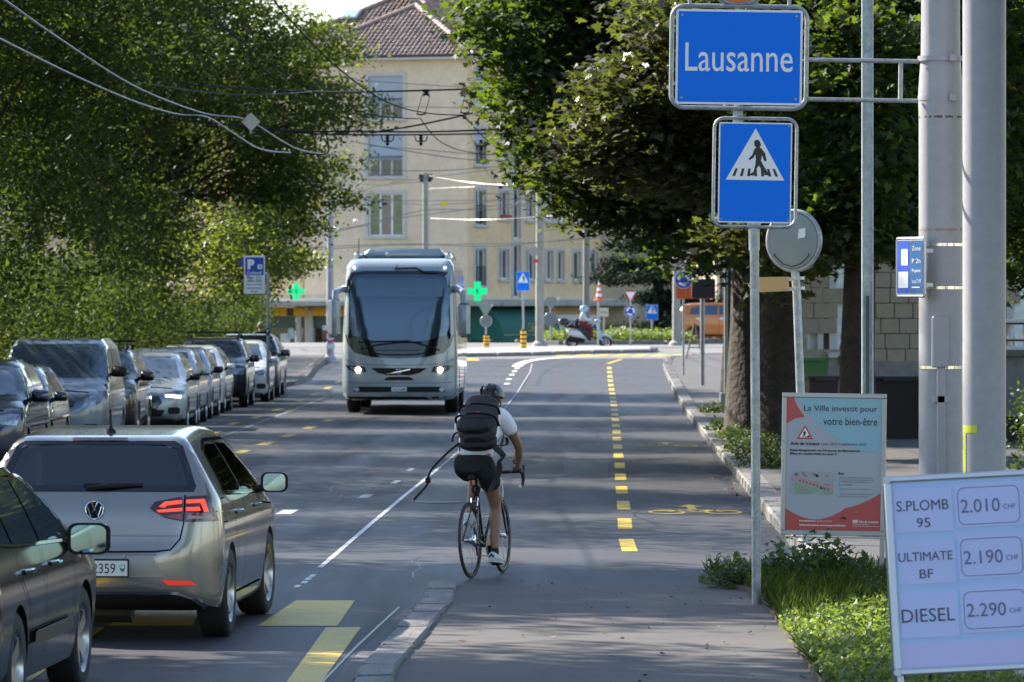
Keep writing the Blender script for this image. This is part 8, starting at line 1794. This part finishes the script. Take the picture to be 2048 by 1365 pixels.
m = MB(); m.sphere((1.19, 0, 1.0), .06, 12, 8, (.5, 1, 1)); m.build('headlight', lamp_clear, sc)
for s_ in (-1, 1):
    m = MB(); m.tube([(1.02, s_*.1, 1.05), (.98, s_*.34, 1.06)], .02, 8); m.build('handlebar', blk, sc)
    m = MB(); m.tube([(1.03, s_*.2, 1.08), (1.06, s_*.3, 1.25)], .008, 5); m.lathe([(0, -.01), (.055, 0), (.0, .012)], (1.06, s_*.3, 1.28), axis='X', n=14); m.build('mirror', blk, sc)
m = MB(); m.tube([(.0, .0, .8), (-.18, 0, .82)], .03, 6); m.build('rack', blk, sc)
m = MB(); m.sphere((-.20, 0, 1.0), .21, 18, 12, (1.05, 1, .78)); tb = m.build('top_box', blkg, sc, smooth=True); m = MB(); m.box((-.36, 0, .95), (.06, .22, .05), bev=.02); m.build('reflector', lamp_red, tb)
m = MB(); m.sphere((-.06, 0, .56), .05, 10, 8, (.6, 1.4, 1)); m.build('tail_light', lamp_red, sc)
rd = thing('person', 'scooter rider with light blue helmet, white jacket and dark red trousers', 'person', (sx, SY, SZ), 0)
J2 = {'pelvis': (.50, 0, .90), 'waist': (.49, 0, 1.02), 'chest': (.52, 0, 1.2), 'neck': (.55, 0, 1.34), 'head': (.58, 0, 1.46), 'hipL': (.52, .1, .88), 'hipR': (.52, -.1, .88), 'knL': (.86, .15, .78), 'knR': (.86, -.15, .78), 'anL': (.84, .14, .36), 'anR': (.84, -.14, .36), 'toL': (.98, .14, .30), 'toR': (.98, -.14, .30),
 'shL': (.53, .17, 1.28), 'shR': (.53, -.17, 1.28), 'elL': (.66, .25, 1.08), 'elR': (.66, -.25, 1.08), 'haL': (.96, .27, 1.08), 'haR': (.96, -.27, 1.08)}
E2 = [('pelvis', 'waist'), ('waist', 'chest'), ('chest', 'neck'), ('neck', 'head')]
for s_ in 'LR': E2 += [('pelvis', 'hip'+s_), ('hip'+s_, 'kn'+s_), ('kn'+s_, 'an'+s_), ('an'+s_, 'to'+s_), ('chest', 'sh'+s_), ('sh'+s_, 'el'+s_), ('el'+s_, 'ha'+s_)]
R2_ = dict(pelvis=.13, waist=.12, chest=.14, neck=.055, head=.09); 
for s_ in 'LR': R2_.update({'hip'+s_: .10, 'kn'+s_: .065, 'an'+s_: .042, 'to'+s_: .035, 'sh'+s_: .07, 'el'+s_: .05, 'ha'+s_: .035})
skin('body', J2, E2, R2_, skin_m, rd, sub=1)
skin('jacket', {k: J2[k] for k in ('pelvis', 'waist', 'chest', 'neck', 'shL', 'shR', 'elL', 'elR')} | {'wL': (.90, .265, 1.08), 'wR': (.90, -.265, 1.08)}, [('pelvis', 'waist'), ('waist', 'chest'), ('chest', 'neck'), ('chest', 'shL'), ('chest', 'shR'), ('shL', 'elL'), ('shR', 'elR'), ('elL', 'wL'), ('elR', 'wR')], dict(pelvis=.15, waist=.145, chest=.165, neck=.07, shL=.09, shR=.09, elL=.068, elR=.068, wL=.05, wR=.05), M('pale_jacket', (.58, .60, .62), .8, bump=.5, bscale=8), rd, sub=1)
skin('trousers', {k: J2[k] for k in ('pelvis', 'hipL', 'hipR', 'knL', 'knR', 'anL', 'anR')}, [('pelvis', 'hipL'), ('pelvis', 'hipR'), ('hipL', 'knL'), ('hipR', 'knR'), ('knL', 'anL'), ('knR', 'anR')], dict(pelvis=.15, hipL=.12, hipR=.12, knL=.088, knR=.088, anL=.065, anR=.065), M('dark_red_trousers', (.16, .015, .02), .8), rd, sub=1)
m = MB(); m.sphere((.57, 0, 1.50), .145, 20, 14, (1.1, .9, 1.0)); hh = m.build('helmet', M('helmet_light_blue', (.25, .48, .62), .25, coat=1), rd, smooth=True)
m = MB(); m.sphere((.655, 0, 1.485), .085, 14, 10, (.9, 1.0, .85)); m.build('face', skin_m, rd, smooth=True)
m = MB(); m.tube([(.70, -.12, 1.52), (.755, 0, 1.525), (.70, .12, 1.52)], .012, 6); m.build('visor_edge', whites, hh)
rb_ = thing('backpack', 'small dark bag on the scooter rider back', 'bag', (sx, SY, SZ)); blob('bag', [(.22, 1.0, .10, .10), (.28, 1.0, .14, .15), (.36, 1.02, .13, .16)], blk, rb_)

# ---- other people
def bystander(label, loc, rz, top, bottom, hair, seated=False, scale=1.0):
    t = thing('person', label, 'person', loc, rz); s_ = scale
    if seated: j = {'pelvis': (0, 0, .5), 'chest': (.03, 0, .85), 'neck': (.05, 0, 1.05), 'head': (.08, 0, 1.2), 'hL': (.05, .1, .48), 'hR': (.05, -.1, .48), 'kL': (.45, .13, .5), 'kR': (.45, -.13, .5), 'aL': (.42, .13, .08), 'aR': (.42, -.13, .08), 'sL': (.03, .18, .98), 'sR': (.03, -.18, .98), 'eL': (.15, .24, .75), 'eR': (.15, -.24, .75), 'wL': (.38, .15, .76), 'wR': (.38, -.15, .76)}
    else: j = {'pelvis': (0, 0, .95), 'chest': (0, 0, 1.28), 'neck': (0.01, 0, 1.5), 'head': (.03, 0, 1.63), 'hL': (0, .09, .92), 'hR': (0, -.09, .92), 'kL': (.1, .1, .5), 'kR': (-.05, -.1, .5), 'aL': (.05, .1, .08), 'aR': (-.18, -.1, .1), 'sL': (0, .19, 1.42), 'sR': (0, -.19, 1.42), 'eL': (-.04, .24, 1.15), 'eR': (.02, -.24, 1.15), 'wL': (.03, .25, .9), 'wR': (.12, -.24, .92)}
    e = [('pelvis', 'chest'), ('chest', 'neck'), ('neck', 'head')]
    for q_ in 'LR': e += [('pelvis', 'h'+q_), ('h'+q_, 'k'+q_), ('k'+q_, 'a'+q_), ('chest', 's'+q_), ('s'+q_, 'e'+q_), ('e'+q_, 'w'+q_)]
    r_ = dict(pelvis=.13, chest=.14, neck=.055, head=.095)
    for q_ in 'LR': r_.update({'h'+q_: .09, 'k'+q_: .06, 'a'+q_: .045, 's'+q_: .07, 'e'+q_: .045, 'w'+q_: .03})
    skin('body', j, e, r_, skin_m, t, sub=1)
    up = {k: j[k] for k in ('pelvis', 'chest', 'neck', 'sL', 'sR', 'eL', 'eR')}
    skin('shirt', up, [('pelvis', 'chest'), ('chest', 'neck'), ('chest', 'sL'), ('chest', 'sR'), ('sL', 'eL'), ('sR', 'eR')], dict(pelvis=.15, chest=.165, neck=.075, sL=.088, sR=.088, eL=.06, eR=.06), top, t, sub=1)
    lo_ = {k: j[k] for k in ('pelvis', 'hL', 'hR', 'kL', 'kR', 'aL', 'aR')}
    skin('trousers', lo_, [('pelvis', 'hL'), ('pelvis', 'hR'), ('hL', 'kL'), ('hR', 'kR'), ('kL', 'aL'), ('kR', 'aR')], dict(pelvis=.15, hL=.11, hR=.11, kL=.08, kR=.08, aL=.06, aR=.06), bottom, t, sub=1)
    hx, hy, hz_ = j['head']; m = MB(); m.sphere((hx-.02, hy, hz_+.035), .108, 14, 10, (1, .92, .95)); m.build('hair', hair, t, smooth=True)
    return t
kb = M('black_jacket', (.01, .01, .012), .8); jn = M('dark_trousers', (.02, .022, .03), .8)
bystander('man in black with grey hair walking behind the last parked cars', GX(522, 141, .12), pi/2, kb, jn, M('grey_hair', (.25, .22, .2), .8))
def chair_for(lab, loc, rz):
    t = thing('cafe_chair', lab, 'chair', loc, rz, 'cafe chairs'); mm = M('cafe_chair_brown', (.1, .06, .03), .6)
    m = MB(); m.box((.05, 0, .40), (.42, .42, .04)); m.build('seat', mm, t); m = MB(); m.box((-.16, 0, .65), (.03, .4, .42)); m.build('backrest', mm, t)
    for a in (-1, 1):
        for b_ in (-1, 1): m = MB(); m.tube([(.05+a*.18, b_*.18, 0), (.05+a*.18, b_*.18, .39)], .016, 6); m.build('leg', mm, t)
for (px, Y, top, hair, lab, rz) in ((981, 231, M('white_shirt', (.65, .62, .72), .8), M('brown_hair', (.05, .03, .02), .8), 'seated cafe guest in a white shirt leaning beside the left bollard', 0.3), (1032, 233, M('dark_top', (.05, .04, .06), .8), M('grey_blond_hair', (.35, .28, .22), .8), 'seated cafe guest with fair hair left of the bollard', 0), (1040, 234.5, M('dark_top', (.05, .04, .06), .8), M('red_brown_hair', (.12, .05, .03), .8), 'seated cafe guest with reddish hair against the crossing sign bollard', pi)):
    l_ = GX(px, Y); bystander(lab, l_, rz, top, jn, hair, True); chair_for('cafe chair under the %s' % lab.replace('seated ', '')[:44].rsplit(' ', 1)[0], l_, rz)
